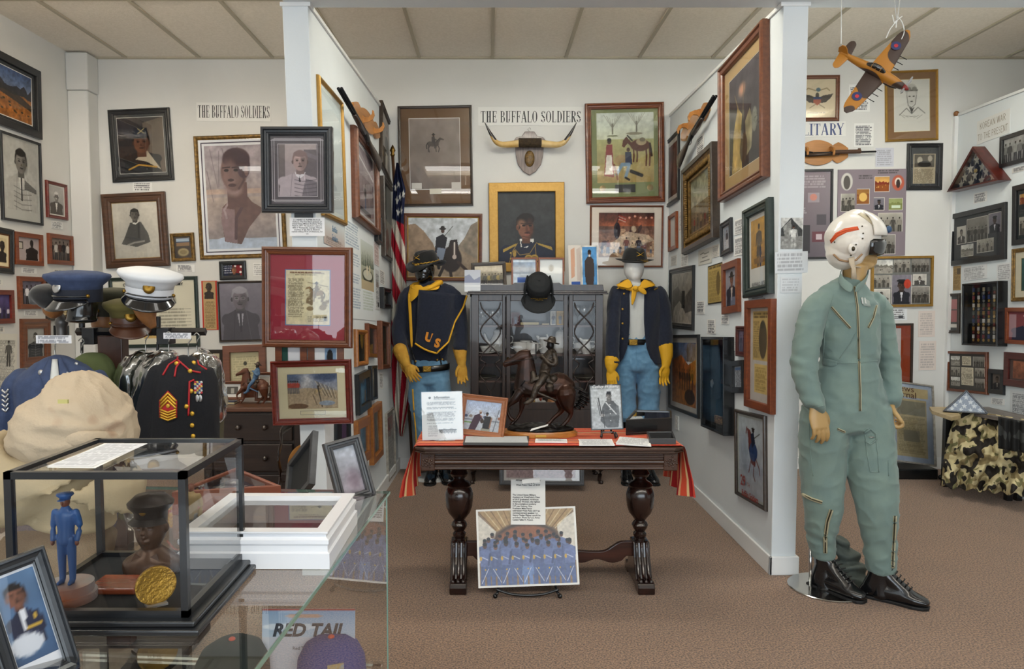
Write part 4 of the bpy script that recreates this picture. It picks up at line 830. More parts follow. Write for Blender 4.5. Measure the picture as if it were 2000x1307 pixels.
b=MB()
for k in range(22):
    x=-w_/2+.07+(w_-.14)*k/21
    for y in(-h_/2+.075,h_/2-.075):b.ball((x,y,.04),(.016,.022,.012),8,5)
for k in range(30):
    y=-h_/2+.07+(h_-.14)*k/29
    for x in(-w_/2+.075,w_/2-.075):b.ball((x,y,.04),(.022,.014,.012),8,5)
b.build('carved_leaves',fmat('antique'),t,smooth=1)
def _tipi(A):
    A.grad(0,1,'#4a4448','#3a3634');A.ell(.45,.2,.1,.06,'#c08a6a',.8,soft=1);A.poly([(.1,1),(.15,.6),(.3,.35),(.45,.45),(.4,.7),(.45,1)],'#a08850');A.line([(.2,.2),(.42,.5)],.015,'#8a7850');A.line([(.5,.15),(.48,.5)],.02,'#6a5c48')
    A.poly([(.55,.55),(.7,.45),(.8,.6),(.75,.85),(.6,.9)],'#8c8468');A.ell(.25,.8,.1,.2,'#b89a5c');A.ell(.5,.8,.12,.15,'#4a3a2a');A.ell(.85,.6,.08,.12,'#7a7c70');A.noise(.25,10)
on_wall(WR,[(1411.9,133.8),(1500,48.3),(1507.3,352.2),(1418.5,386)],'tallest frame of the right partition, brown with a tan mat and dark glazed painting',_tipi,fc='brown',fw=.055,d=.05,prof='step',mats=((.12,.1,.1,.11,'#a88d62'),(.008,.006,.008,.006,'#d2c9b2')))
on_wall(WR,[(1308.4,420),(1324,416.5),(1325.6,486.2),(1310.2,489.9)],'small light wood frame with a pale print, below the far black frame',lambda A:A.grad(0,1,'#c9c9c6','#b5b3b0'),fc='orange',fw=.03,prof='flat',glass=False)
card(WR,[(1326.5,411),(1337.7,408),(1337.7,450),(1326.5,453)],'faint cream card beside the small light wood frame',k=.3)
card(WR,[(1330,457),(1344,454),(1344,498),(1330,500)],'card with a small grey portrait left of the ornate frame foot',lambda A:(paper(A,'#d9d9d4',8),A.rect(.55,.1,.9,.45,'#57534f')))
on_wall(WR,[(1410,435.6),(1430.2,428.2),(1433.9,494.3),(1413,499)],'small black frame with a pale standing figure, right of the ornate frame',lambda A:(A.grad(0,1,'#9aa2b0','#c2c4c8'),figure(A,.5,.15,.95,'#3e4048',legs='#d8d8d6')),fc='satin',fw=.035,mats=((.05,.05,.05,.05,'#d8d8d6'),))
card(WR,[(1435,430),(1453.4,424),(1453.4,455),(1435,459)],'upper typed card beside the small black frame with a pale figure',n=9)
card(WR,[(1435,463),(1453.4,460),(1453.4,497),(1435,500)],'lower typed card beside the small black frame with a pale figure',n=10)
def _yel(A):A.grad(0,1,'#c79a3c','#b98a34');figure(A,.52,.12,.95,'#5a4a34','#3f2c20','#4a3a2a',skirt=True);A.rect(.2,.8,.9,.92,'#8a6428');A.noise(.15,12)
t=on_wall(WR,[(1457.8,409),(1509,391.5),(1515,578.3),(1464.7,577)],'dark green frame with a yellow print of a standing scout above a caption',_yel,fc='green',fw=.055,d=.04,mats=((.1,.07,.1,.27,'#dcdcd8'),),step=.0035)
lettering('BUFFALO 1875',.03,INK,t,0,-.19,.014)
b=MB();[b.box(-.1,.1-.03*(k%2),-.225-.014*k,-.219-.014*k,.0135,.014)for k in range(5)];b.build('mat_caption',GREYINK,t)
t=card(WR,[(1364.4,489),(1390.4,483),(1390.4,514),(1364.4,518)],'tan title card with three handwritten lines under the ornate frame',lambda A:(A.rect(0,0,1,1,'#c8c6be'),A.line([(.15,.3),(.4,.24),(.5,.34),(.8,.28)],.05,'#5a5854'),A.line([(.3,.55),(.7,.52)],.05,'#5a5854'),A.line([(.15,.8),(.85,.76)],.05,'#5a5854')),bg='#c8c6be')
card(WR,[(1391.5,480),(1405,477),(1405,501),(1391.5,503.5)],'small cream card right of the tan title card',bg='#d0cdc4',k=.4)
card(WR,[(1310.7,500),(1322,498),(1322,518),(1310.7,519)],'tiny grey card above the black-framed grey photo near the corner',bg='#cfcfcc',k=.4)
card(WR,[(1330.5,481),(1344.5,479),(1344.5,520),(1330.5,521)],'tall pale card right above the black-framed grey photo',k=.4,n=12)
def _camp(A):A.grad(0,.5,'#9d968a','#8a8378');A.poly([(0,.35),(.3,.25),(.6,.5),(1,.3),(1,1),(0,1)],'#6a645c');A.poly([(0,1),(.1,.7),(.4,.55),(.7,.8),(1,.75),(1,1)],'#b8b0a4');A.rect(.5,.35,.66,.7,'#2c2824');A.noise(.25,10)
on_wall(WR,[(1310.7,523.4),(1357.3,522),(1357.3,649.4),(1310.7,637)],'black frame with a grey photo of a rocky camp, beside the right soldier',_camp,fc='black',fw=.03,mats=((.05,.04,.05,.04,'#4c4a46'),(.012,.01,.012,.01,'#b8b4aa')))
card(WR,[(1382.5,518.4),(1412.4,514.3),(1412.6,593.6),(1385,592.4)],'yellowed newspaper page on black backing, touching the orange frame',lambda A:(A.rect(0,0,1,1,'#2a2620'),A.rect(.03,.03,.97,.97,'#b09758'),A.text(.06,.05,.94,.12,1,'#4a3c20',.8),A.text(.08,.16,.9,.95,26,'#7d6a3c',.6),A.ell(.72,.5,.13,.3,'#5d4c2c',.8)),name='newspaper_clipping',cat='clipping',th=.004)
def _woman(A):portrait(A,'#8d8c94','#7d5444','#15110f','#22222e','#b8a8a0',cy=.3,r=.15,hat='wide');A.rect(.4,.75,.8,.95,'#9aa0b8',.5)
on_wall(WR,[(1412.7,513.9),(1446,509),(1449,613),(1417.2,610)],'bright orange-brown frame with a photo of a person in a dark coat and brimmed hat',_woman,fc='orange',fw=.045,prof='flat',glass=False)
card(WR,[(1361,588),(1376.7,587.4),(1376.7,615),(1361,613)],'small typed card left below the newspaper page on the right partition',n=9,k=.75)
card(WR,[(1408.6,615),(1424.3,616),(1424.3,634.5),(1408.6,633)],'small pale card directly below the bright orange-brown frame',n=6)
card(WR,[(1381.7,623.3),(1398,624),(1398,653),(1381.7,651)],'small typed card above the deep black shadow box',n=9,k=.75)
def _desert(A):A.grad(0,.3,'#3c5a8c','#7c7c86');A.poly([(0,.3),(.4,.2),(.7,.35),(1,.25),(1,1),(0,1)],'#a8622c');A.noise(.4,8);A.poly([(0,.75),(.5,.6),(1,.75),(1,1),(0,1)],'#b57a3c',.7);A.ell(.75,.85,.2,.12,'#4a3628');[figure(A,.35+.1*k,.42,.75,'#3c2a22',legs='#4a3428')for k in range(6)];A.noise(.25,20)
on_wall(WR,[(1307.3,650.2),(1367.5,658.5),(1368,825),(1310.7,790.7)],'wide black frame with an orange desert battle print, beside the right soldier legs',_desert,fc='black',fw=.025,prof='flat',d=.02,mats=((.08,.07,.08,.07,'#c9c6c0'),))
card(WR,[(1434.6,659),(1440.8,658),(1440.8,686),(1434.6,685)],'narrow pale card just left of the small mahogany frame',k=.4)
on_wall(WR,[(1442,636),(1461,638),(1461,699),(1442.8,694.8)],'small mahogany frame with a purple-tinted photo touching the tall orange wood frame',lambda A:(A.grad(0,1,'#9a8ea8','#6a6078'),figure(A,.3,.2,.95,'#4a4258',legs='#3a3448'),figure(A,.7,.2,.95,'#5a5268',legs='#3a3448')),fc='mahog',fw=.03)
on_wall(WR,[(1431.7,703),(1456.5,706),(1460.2,771.2),(1434.6,764.2)],'small black frame with a printed page, below the mahogany frame',lambda A:(paper(A,'#ccd2dc',16),A.rect(.1,.08,.9,.2,'#5c7aa8'),A.rect(.65,.4,.92,.6,'#6a5c5c')),fc='black',fw=.035,prof='flat')
def _clips(A):
    A.rect(0,0,1,1,'#a5a09a');A.rect(.13,.04,.87,.56,'#a88f5a');A.text(.16,.06,.84,.12,2,'#5c4a2c',.8);A.text(.16,.15,.45,.54,16,'#6d5c38',.6);A.ell(.6,.34,.18,.2,'#4a4030');A.ell(.58,.19,.1,.04,'#3f3a2c');A.rect(.22,.6,.8,.9,'#b39a60');A.text(.25,.63,.77,.88,12,'#7d6a3c',.6);A.noise(.06,12)
on_wall(WR,[(1461.4,584),(1514.3,588.2),(1517.6,814.6),(1464.3,789.8)],'tall knotty orange wood frame with two yellowed clippings on grey',_clips,fc='orange',fw=.045,prof='flat',d=.03,glass=False)
def _rd(A):
    A.grad(0,1,'#c6d0d6','#b9c2cc');A.ell(.25,.42,.2,.2,'#a8b8cc',.6,soft=1);A.ell(.6,.65,.5,.08,'#9aa6bc',.5,soft=1)
    A.poly([(.35,.13),(.48,.15),(.62,.3),(.7,.45),(.68,.6),(.52,.58),(.42,.4),(.4,.25)],'#7a3a34');A.line([(.35,.13),(.32,.2)],.03,'#6a302c');A.ell(.6,.42,.16,.12,'#2f4a7c');A.poly([(.5,.2),(.62,.17),(.68,.3),(.55,.38)],'#1f2a44');A.ell(.6,.15,.05,.025,'#3a2a24');A.ell(.6,.125,.07,.012,'#24201e')
    A.line([(.62,.25),(.85,.17)],.012,'#3a3028');A.line([(.5,.55),(.42,.7)],.02,'#7a3a34');A.line([(.62,.6),(.6,.72),(.66,.78)],.02,'#6a302c');A.line([(.7,.5),(.82,.6),(.85,.68)],.02,'#7a3a34');A.noise(.08,18)
t=on_wall(WR,[(1437.9,794.8),(1496.6,816.7),(1501.9,1006.7),(1442.9,961)],'lowest framed poster with a rearing horse and rider and red lettering',_rd,fc='dark',fw=.022,prof='round',mats=((.05,.035,.05,.035,'#b9c0bc'),))
rd=mat('red_letter','#8c3a34',.6)
lettering('29',.085,rd,t,-.11,-.155,.014,bold=.002);lettering('TH',.035,rd,t,-.02,-.165,.014);lettering('Buffalo Soldiers',.05,rd,t,0,-.225,.014,sx=.85,bold=.0015)
o=MB();M,w,h=quad_frame([(1319.7,812),(1326.4,813.6),(1326.4,840.5),(1319.7,838.5)],*WR);t=empty('wall_outlet',mat=M);tag(t,'white wall outlet low on the right partition beyond the table','outlet')
o.box(-w/2,w/2,-h/2,h/2,0,.006).build('plate',trimm,t,bevel=.002)
for y in(-.022,.022):MB().lathe([(.016,0),(.016,.003),(0,.003)],c=(0,y*h/.115,.006),n=14).build('socket',mat('socket','#c9c9c4',.5),t)
# papers on the front end of the right partition
card(WF,[(1524,424),(1567,427),(1568,487),(1526,486)],'black-and-white photo of a man by a tent taped to the right post',lambda A:(A.rect(0,0,1,1,'#b9b9b6'),A.poly([(0,.35),(.45,0),(1,.4),(1,.6),(0,.6)],'#3a3c3c'),A.poly([(.1,.3),(.45,.05),(.5,.5),(.2,.7)],'#8a8a86'),A.rect(0,.6,1,1,'#8d8d8a'),figure(A,.58,.25,.92,'#d0d0cc',legs='#b0b0ac'),A.noise(.3,14)),name='photograph',cat='photograph',step=.0025)
card((V((0,YP-.003,0)),V((0,-1,0))),[(1513,491.6),(1577,491.6),(1578,533),(1514,533.7)],'white typed sheet in a plastic sleeve under the tent photo on the right post',bg='#d9dcdf',n=5,k=.3)
card(WF,[(1524,541),(1566,541),(1566,572),(1524,572)],'faint pale sheet below the plastic sleeve, beside the helmet',bg='#dbdee1',n=5,k=.2)
# ================================================================ back wall, right bay
def _eagle(A):
    A.rect(0,0,1,1,'#cfc2a8');A.noise(.03,4);d='#4f4a44'
    for q in(-1,1):A.poly([(.6,.5),(.6+q*.14,.42),(.6+q*.34,.38),(.6+q*.28,.5),(.6+q*.18,.6),(.6+q*.06,.62)],d);A.line([(.6,.62),(.6+q*.16,.74)],.02,'#8a7c66');A.line([(.6+q*.04,.3),(.6+q*.2,.24),(.6+q*.26,.3)],.025,'#8f7d5c')
    A.ell(.62,.28,.05,.05,'#57707c');A.ell(.6,.42,.04,.07,d);A.poly([(.52,.47),(.68,.47),(.68,.6),(.6,.68),(.52,.6)],'#a8604c');A.rect(.52,.46,.68,.52,'#3f4f74');A.text(.4,.85,.8,.88,1)
on_wall(WB,[(1535,148.5),(1639.6,147.3),(1637,237),(1535,238)],'brown frame with a tan print of a spread eagle and shield beside the post',_eagle,fc='brown',fw=.03)
mil=mat('navy_letter','#46537c',.6)
stroke_sign(WB,[(1538,238),(1651.6,237),(1651.6,267),(1538,268)],'MILITARY',(.02,.965,.14,.9),'pale sign lettered MILITARY, half hidden by the right post',mil)
def _pan(A):
    A.rect(0,0,1,1,'#7d7078');A.grad(0,1,'#8f8288','#6a5d66');A.text(.35,.05,.9,.2,5,'#c8c0c4',.6);A.rect(.5,.25,.75,.36,'#a59aa2');A.ell(.62,.3,.08,.04,'#c88a7a');A.rect(.1,.22,.3,.34,'#a84a3c');A.rect(.7,.5,.9,.62,'#4a424a');A.rect(.6,.7,.9,.82,'#6d2f3a');A.rect(.68,.73,.82,.79,'#d0c0c4');A.text(.1,.42,.5,.5,3,'#cfc8cc',.5);A.rect(.3,.62,.55,.95,'#2c262c')
on_wall(WB,[(1530,332),(1626,330.7),(1623.9,506.3),(1530,507)],'tall black frame with a mauve display panel, partly behind the right post',_pan,fc='black',fw=.018,prof='flat')
card(WB,q4(1657.8,165,1699,218.3),'white typed sheet behind the hanging model plane wing',n=12,k=.8)
card(WB,q4(1668,241,1706,286.5),'white typed sheet right of the navy lettered sign',n=13,k=.75)
card(WB,q4(1710,289,1745.4,325.8),'faint lavender sheet below the gold-framed aviator drawing',bg='#c6c8d2',k=.25,n=8)
def _board(A):
    collage(A,'#877c84',[(.3,.065,.52,.12,'t'),(.58,.01,.9,.06,'t'),(.54,.09,.75,.26,5),(.28,.23,.46,.4,5),(.05,.28,.25,.48,1),(.53,.33,.68,.47,4),(.75,.34,.95,.47,2),(.6,.51,.95,.72,1),(.5,.76,.85,.98,3),(.06,.55,.4,.9,'t')])
    A.ell(.13,.14,.085,.1,'#c9c6c0');A.ell(.13,.15,.05,.08,'#5a5652');A.ell(.88,.16,.09,.09,'#b8604a');A.ell(.88,.15,.05,.05,'#dcd0c4');A.ell(.88,.17,.03,.05,'#3a2c2a')
    A.rect(.28,.23,.46,.4,'#8a5a28',.7);A.ell(.37,.32,.06,.05,'#e0b868');A.rect(.75,.34,.95,.47,'#7d8a3c',.7);A.rect(.79,.42,.92,.45,'#d0e0c8')
card(WB,[(1635,331),(1768,330.7),(1768,500.5),(1635,499)],'mauve unframed display board with pasted photos behind the helmet',_board,name='display_board',cat='display board',th=.008,bg='#877c84')
def _avi(A):
    A.rect(0,0,1,1,'#d4d2ca');d='#6b6862';A.ell(.5,.22,.17,.15,'#b9b6ae');A.ell(.5,.33,.13,.16,'#cbc8c0');A.line([(.34,.2),(.66,.2)],.03,d);A.ell(.42,.17,.07,.04,'#8a877f');A.ell(.58,.17,.07,.04,'#8a877f')
    for x in(.44,.56):A.ell(x,.32,.03,.012,'#3c3a36')
    A.ell(.5,.42,.04,.01,'#5a5852');A.line([(.36,.3),(.4,.5),(.5,.54),(.6,.48),(.64,.3)],.012,d);A.line([(.15,.68),(.35,.55),(.5,.66),(.68,.54),(.88,.66)],.014,d);A.poly([(.42,.52),(.5,.66),(.58,.52),(.52,.56)],'#4a4844')
    for k in range(6):A.line([(.15+.1*k,.66+.02*k),(.3+.1*k,.74-.01*k)],.008,'#8f8c84')
t=on_wall(WB,[(1728,139.8),(1831.3,135.7),(1830.5,273.3),(1728,279)],'gold frame with a brown mat around a pencil drawing of an aviator in a cap',_avi,fc='gold',fw=.02,prof='round',mats=((.13,.1,.12,.11,'#8a6a48'),(.012,.01,.012,.01,'#c9b890'),(.012,.01,.012,.01,'#e0ded6')))
on_wall(WB,[(1770.5,280.3),(1840.4,280.3),(1837.5,371.2),(1769.3,372)],'black frame with a tan newspaper cutting on a dark mat, nearest the corner',lambda A:(A.rect(0,0,1,1,'#b5a990'),A.rect(.05,.03,.95,.45,'#5c564c'),A.ell(.3,.22,.12,.12,'#b0a898'),A.ell(.75,.16,.1,.1,'#b0a898'),A.ell(.5,.35,.3,.1,'#2c2a26'),A.text(.06,.5,.94,.97,14,'#7d7360',.6)),fc='black',fw=.035,mats=((.1,.17,.1,.07,'#3c4042'),))
def _gcol(A):collage(A,'#6d6e6c',[(.02,.03,.34,.32,2),(.36,.03,.64,.3,1),(.67,.02,.97,.3,3),(.0,.36,.3,.62,1),(.33,.36,.67,.98,4),(.7,.35,.92,.58,0),(.68,.62,.98,.96,3),(.0,.66,.3,.96,0)]);A.ell(.6,.55,.06,.1,'#b8402c');A.noise(.1,20)
on_wall(WB,[(1700,501.4),(1822,499.5),(1819.5,599),(1700,600)],'wide gold-yellow frame with a collage of old photos behind the flight suit shoulder',_gcol,fc='gold',fw=.02,prof='flat',glass=False)
card(WB,q4(1738.8,602.8,1771.3,625.7),'white card with a small picture under the gold-yellow collage frame',lambda A:(paper(A,'#dde0e3',5,k=.7),A.rect(.5,.6,.75,.85,'#4a4c50')))
on_wall(WB,[(1680,632),(1780.9,632.2),(1781,756),(1680,756)],'dark frame with an orange mat beside the flight suit sleeve',lambda A:(A.rect(0,0,1,1,'#dcd8d2'),A.ell(.35,.4,.2,.25,'#c08a78',.7,soft=.8)),fc='dark',fw=.018,prof='flat',mats=((.05,.05,.2,.05,'#a8481c'),))
card(WB,q4(1793.5,607,1826,658),'upper cream typed sheet near the corner of the right bay',bg='#d6cbc4',k=.25,n=10)
card(WB,q4(1794.7,666,1828,723),'lower cream typed sheet near the corner of the right bay',bg='#d6cbc4',k=.25,n=10)
# ================================================================ far right partition
t=empty('wall_sign',mat=quad_frame([(1908,236),(1972,214),(1974,262),(1909,280)],*WK,lift=.0005)[0]);M,w,h=quad_frame([(1908,236),(1972,214),(1974,262),(1909,280)],*WK)
tag(t,'white sign lettered KOREAN WAR TO THE PRESENT high on the far right partition','sign')
MB().box(-w/2,w/2,-h/2,h/2,0,.0025).build('board',mat('sign_kor','#dadbd9',.6),t)
mb=MB();glyph_line(mb,'KOREAN WAR',w*.78,h*.27,-w*.4,h*.1,.0032,False);glyph_line(mb,'TO THE PRESENT',w*.9,h*.27,-w*.46,-h*.36,.0032,False);mb.build('lettering',mat('grey_letter','#8c8474',.6),t,fix=False)
on_wall(WK,[(1957,265.7),(2052,240),(2052,304),(1956.7,327.4)],'black frame with a crowd of faces, upper right beyond the flag case',lambda A:group(A,9,'#b4b4b2',('#7a7a78','#4a4a48','#9c9c98'),skin='#6a6560',y0=.2),fc='black',fw=.03,prof='flat')
def _k3(A):collage(A,'#3a3d40',[(.08,.22,.26,.62,0),(.29,.1,.7,.62,3),(.72,.08,.95,.5,4),(.17,.66,.42,.92,2),(.5,.6,.82,.88,1)])
on_wall(WK,[(1858,418.3),(1968,396.3),(1967.7,507.7),(1859,518)],'large black frame with five photos on dark grey below the flag case',_k3,fc='black',fw=.04,prof='flat',step=.0035)
def _k4(A):collage(A,'#2a3234',[(.1,.1,.5,.3,5),(.1,.4,.5,.5,'t'),(.1,.55,.5,.9,1)])
on_wall(WK,[(1981.7,363.7),(2048,348),(2048,471),(1981,479.5)],'black collage frame with an orange-toned photo at the right edge of the picture',_k4,fc='black',fw=.04,prof='flat')
on_wall(WK,[(1980.4,486.9),(2052,477),(2052,587),(1978.8,588.8)],'antique gold frame with a cream mat around a teal picture at the right edge',lambda A:A.grad(0,1,'#2f5a56','#244a46'),fc='antique',fw=.03,mats=((.2,.14,.2,.14,'#d4cdb8'),(.01,.01,.01,.01,'#a8843c')))
card(WK,[(1862,520.4),(1877,519),(1877,567),(1862,567)],'tan newspaper strip hanging below the five-photo frame',lambda A:(paper(A,'#a88c60',22,'#6a5636'),A.rect(.5,.1,.95,.35,'#5d5040')),name='newspaper_clipping',cat='clipping')
card(WK,[(1902,378),(1928,373.5),(1928,394),(1902,397)],'grey typed card right below the triangular flag case on the wall',k=.6,n=8)
card(WK,[(1880,521),(1927,517),(1929,545),(1880,548)],'left pale typed sheet below the five-photo frame',bg='#dadbdc',k=.4,n=8)
card(WK,[(1947,516),(1976.8,512),(1976.8,546),(1947,548.6)],'right pale typed sheet below the five-photo frame',bg='#dadbdc',k=.4,n=8)
card(WK,[(1977,329),(2012,321),(2012,331),(1977,338)],'slim card under the frame with a crowd of faces',bg='#d6d4d0',n=3)
on_wall(WK,[(1849.8,573),(1876.5,573.7),(1876.5,651.8),(1849.8,650.4)],'narrow grey-brown frame with two small pink photos beside the medal box',lambda A:(A.rect(0,0,1,1,'#57595a'),A.rect(.2,.1,.9,.38,'#b07a7c'),A.rect(.25,.42,.85,.74,'#a06a6c'),A.rect(.2,.8,.9,.9,'#d0ccc6')),fc='dark',fw=.025,glass=False)
def _k9(A):collage(A,'#4a4844',[(.05,.08,.3,.34,2),(.36,.08,.6,.32,'p'),(.66,.08,.94,.34,3),(.05,.38,.3,.62,1),(.34,.38,.66,.86,'p'),(.7,.38,.94,.6,1),(.05,.66,.3,.9,2),(.7,.66,.94,.9,3)])
on_wall(WK,[(1851.5,684.8),(1931.3,688.8),(1932.3,773.3),(1853.9,761.2)],'red-brown frame with eight small photos on grey above the folded flag shelf',_k9,fc='oak',fw=.02,prof='flat',glass=False,step=.0035)
on_wall(WK,[(1966,599),(2052,603),(2052,680),(1967.7,667.3)],'orange-brown frame with an officer in a white cap before a flag',lambda A:(portrait(A,'#7d3f44','#6a4634','#1d1815','#23263a','#e0e0e0',cy=.32,r=.17,hat='white'),A.rect(0,.1,.2,.9,'#b8a8b0',.6)),fc='orange',fw=.03,prof='flat',glass=False)
on_wall(WK,[(1965,688),(2052,693),(2052,769),(1965,748.8)],'dark mahogany frame with a mat around an orange-brown photo at the right edge',lambda A:(A.grad(0,1,'#a8684a','#7d4a34'),A.noise(.3,6)),fc='mahog',fw=.05,prof='flat',mats=((.1,.1,.1,.1,'#57403a'),))
on_wall(WK,[(1934,720),(1963.6,722.8),(1964.3,772.3),(1934.7,767.3)],'small black frame with a dark seated figure, right of the eight-photo frame',lambda A:portrait(A,'#6a5f58','#57483f','#1c1917','#2c2a2c','#8a827a'),fc='black',fw=.035,prof='flat',glass=False)
card(WK,[(1936,777),(1962.6,779),(1962.6,792),(1936,789)],'tiny typed card under the small black frame with a seated figure',k=.6,n=4)
card(WK,[(1973,763),(2040,770),(2040,830),(1973,812)],'framed-off printed page low on the far right partition',n=18,bg='#cdd0d2',name='printed_page',cat='page')
# ================================================================ library table and what stands on it
def PLN(px,py,y,tilt=0,yaw=0):
    """plane through the photo point at room depth y; tilt leans it back, yaw turns its face to the right"""
    a,b=R(tilt),R(yaw);return(at(px,py,y),V((math.sin(b)*math.cos(a),-math.cos(b)*math.cos(a),math.sin(a))).normalized())
TW=wood('table_walnut','#2f1d14','#4c3122',.3,0,40,coat=.35);TWd=wood('table_leg_wood','#150c0a','#2a1510',.22,2,40,coat=.5)
TX0,TX1,TY0,TY1,TZ=at(808,880,3.50).x,at(1340,880,3.50).x,3.50,4.02,.762
tc_=(TX0+TX1)/2
table=empty('library_table',(tc_,3.76,0));tag(table,'dark carved wooden library table with bulbous turned legs in the middle bay','table')
def L(b,name,m,**k):b.v=[(x-tc_,y-3.76,z)for x,y,z in b.v];return b.build(name,m,table,**k)
def topout(d,c=.05):
    x0,x1,y0,y1=TX0+d,TX1-d,TY0+d,TY1-d;return[(x0+c,y0),(x1-c,y0),(x1,y0+c*.8),(x1,y1-c*.8),(x1-c,y1),(x0+c,y1),(x0,y1-c*.8),(x0,y0+c*.8)]
b=MB()
for z0,h,d in((.747,.012,.0),(.739,.008,.006),(.733,.006,.001),(.727,.006,.010)):b.prism(topout(d),h,'z',z0)
L(b,'top',TW,bevel=.0025)
b=MB();ax0,ax1,ay0,ay1=TX0+.03,TX1-.03,TY0+.03,TY1-.03
b.box(ax0+.05,ax1-.05,ay0+.012,ay0+.03,.645,.727);b.box(ax0+.05,ax1-.05,ay1-.03,ay1-.012,.645,.727);b.box(ax0+.012,ax0+.03,ay0+.05,ay1-.05,.645,.727);b.box(ax1-.03,ax1-.012,ay0+.05,ay1-.05,.645,.727)
L(b,'apron',TW)
for z,r in((.712,.006),(.683,.013),(.652,.008)):
    b=MB()
    b.tube([(ax0+.07,ay0+.011,z),(ax1-.07,ay0+.011,z)],(r,r),n=10);b.tube([(ax0+.07,ay1-.011,z),(ax1-.07,ay1-.011,z)],r,n=10);L(b,'apron_moulding',TW,smooth=50)
for x in(ax0,ax1-.07):
    for y in(ay0,ay1-.07):
        b=MB();b.box(x,x+.07,y,y+.07,.64,.728)
        o=L(b,'carved_corner_block',TW,bevel=.006)
        b=MB();f_=y if y<3.7 else y+.07
        for i in range(14):
            a=i*2.4;r=.006+.0018*i;b.ball((x+.035+r*math.cos(a),f_,.684+r*1.1*math.sin(a)),(.006,.004,.006),8,5)
        b.v=[(p-tc_,q-3.76,s)for p,q,s in b.v];b.build('carving',TW,o,smooth=1)
def sc3(prof):return[(r,h)for r,h in prof]
zl=lambda y:1.507-(y-573)*.00263
prof=[(14,1068),(14,1061),(10,1058),(13,1052),(13,1048),(9.5,1044),(14,1037),(16,1031),(14,1026),(10,1022),(15,1015),(22,1006),(26,994),(27.5,980),(27.5,968),(25,960),(22,955),(24,951),(20,946),(12,942),(10,938),(16,933),(18,928),(15,922),(10,918),(13,912),(15,906),(15,895),(12,890)]
lx=(at(897,1000,3.76).x,at(1250,1000,3.76).x)
for x in lx:
    b=MB();b.lathe([(r*.00263,zl(y))for r,y in prof],c=(x,3.76,0),n=32);L(b,'leg',TWd,smooth=40)
    b=MB()
    pr=[(-.185,0),(-.185,.035),(-.175,.055),(-.15,.062),(-.125,.055),(-.105,.075),(-.085,.12),(-.065,.15),(-.055,.19),(-.045,.225),(.045,.225),(.055,.19),(.065,.15),(.085,.12),(.105,.075),(.125,.055),(.15,.062),(.175,.055),(.185,.035),(.185,0),(.12,0),(.1,.015),(-.1,.015),(-.12,0)]
    b.prism([(y+3.76,z)for y,z in pr],.086,'x',x-.043);fo=L(b,'foot',TWd,bevel=.007)
    b=MB()
    for q in(-.026,0,.026):
        pts=[(x+q-tc_,y,z+.004)for y,z in pr[2:10]];b.tube(pts,.009,n=8)
    b.build('reeding',TWd,fo,smooth=1)
b=MB();n=40;up,dn=[],[]
for i in range(n+1):
    t=i/n;x=lx[0]+(lx[1]-lx[0])*t;q=abs(2*t-1);zt=.215 if q>.82 else.215-.055*(1-math.cos(PI*min(1,(.82-q)/.25)))/2+.02*(math.cos(PI*q/.5)+1)/2*(q<.5)
    zb=.10+(.018 if q>.8 else 0)+.02*math.sin(q*9)**2;up.append((x,zt));dn.append((x,zb))
b.prism(up+dn[::-1],.026,'y',3.747);L(b,'stretcher',wood('stretcher_wood','#2a140e','#45241a',.3,0,40,coat=.4),bevel=.004)
# striped runner
def serape():
    m=mat('striped_runner','#c4432c',.9,bump=.3,bscale=300,bdist=.002);nt=m.node_tree;N=nt.nodes;Lk=nt.links.new;b_=N['Principled BSDF']
    at_=N.new('ShaderNodeAttribute');at_.attribute_name='band';rp=N.new('ShaderNodeValToRGB');rp.color_ramp.interpolation='CONSTANT'
    cols=[(0,'#c23a26'),(.1,'#e0805a'),(.16,'#b01f20'),(.27,'#e6c48c'),(.31,'#c9482c'),(.42,'#d8a070'),(.47,'#b0202a'),(.58,'#8c6a4a'),(.62,'#e8cf9a'),(.66,'#cf4a30'),(.76,'#b41f22'),(.86,'#e2b880'),(.9,'#c23a26')]
    e=rp.color_ramp.elements
    while len(e)>1:e.remove(e[0])
    e[0].position=0;e[0].color=(*hexc(cols[0][1]),1)
    for p_,c in cols[1:]:q=e.new(p_);q.color=(*hexc(c),1)
    Lk(at_.outputs['Fac'],rp.inputs[0]);Lk(rp.outputs[0],b_.inputs['Base Color']);return m
ny,y0,y1=40,TY0+.04,TY1-.02;rows=[]
path=[(TX0-.045,.50),(TX0-.04,.58),(TX0-.022,.68),(TX0-.010,.735),(TX0-.003,.758),(TX0+.012,TZ+.0025)]+[(TX0+.012+(TX1-TX0-.024)*i/30,TZ+.0025)for i in range(1,30)]+[(TX1-.012,TZ+.0025),(TX1+.003,.758),(TX1+.012,.735),(TX1+.02,.67),(TX1+.032,.58),(TX1+.034,.50)]
for i,(x,z)in enumerate(path):
    r_=[];hang=max(0,.74-z)
    for j in range(ny+1):
        v=j/ny;f=1-hang*.55;y=(y0+y1)/2+(v-.5)*(y1-y0)*f;s=-1 if x<tc_ else 1
        r_.append((x+s*hang*.16*math.sin(v*17+.6),y-hang*.06,z-(hang>.2)*.012*math.sin(v*5)))
    rows.append(r_)
b=MB().grid(rows);cl=b.build('striped_table_runner',serape(),smooth=1,fix=False)
q=cl.data.attributes.new('band','FLOAT','POINT');q.data.foreach_set('value',[((j/ny)*2.2)%1 for i in range(len(path))for j in range(ny+1)])
tag(cl,'red, orange and cream striped runner cloth draped over the library table','table runner')
ZT=TZ+.0035
def on_table(px,py):return atz(px,py,ZT)
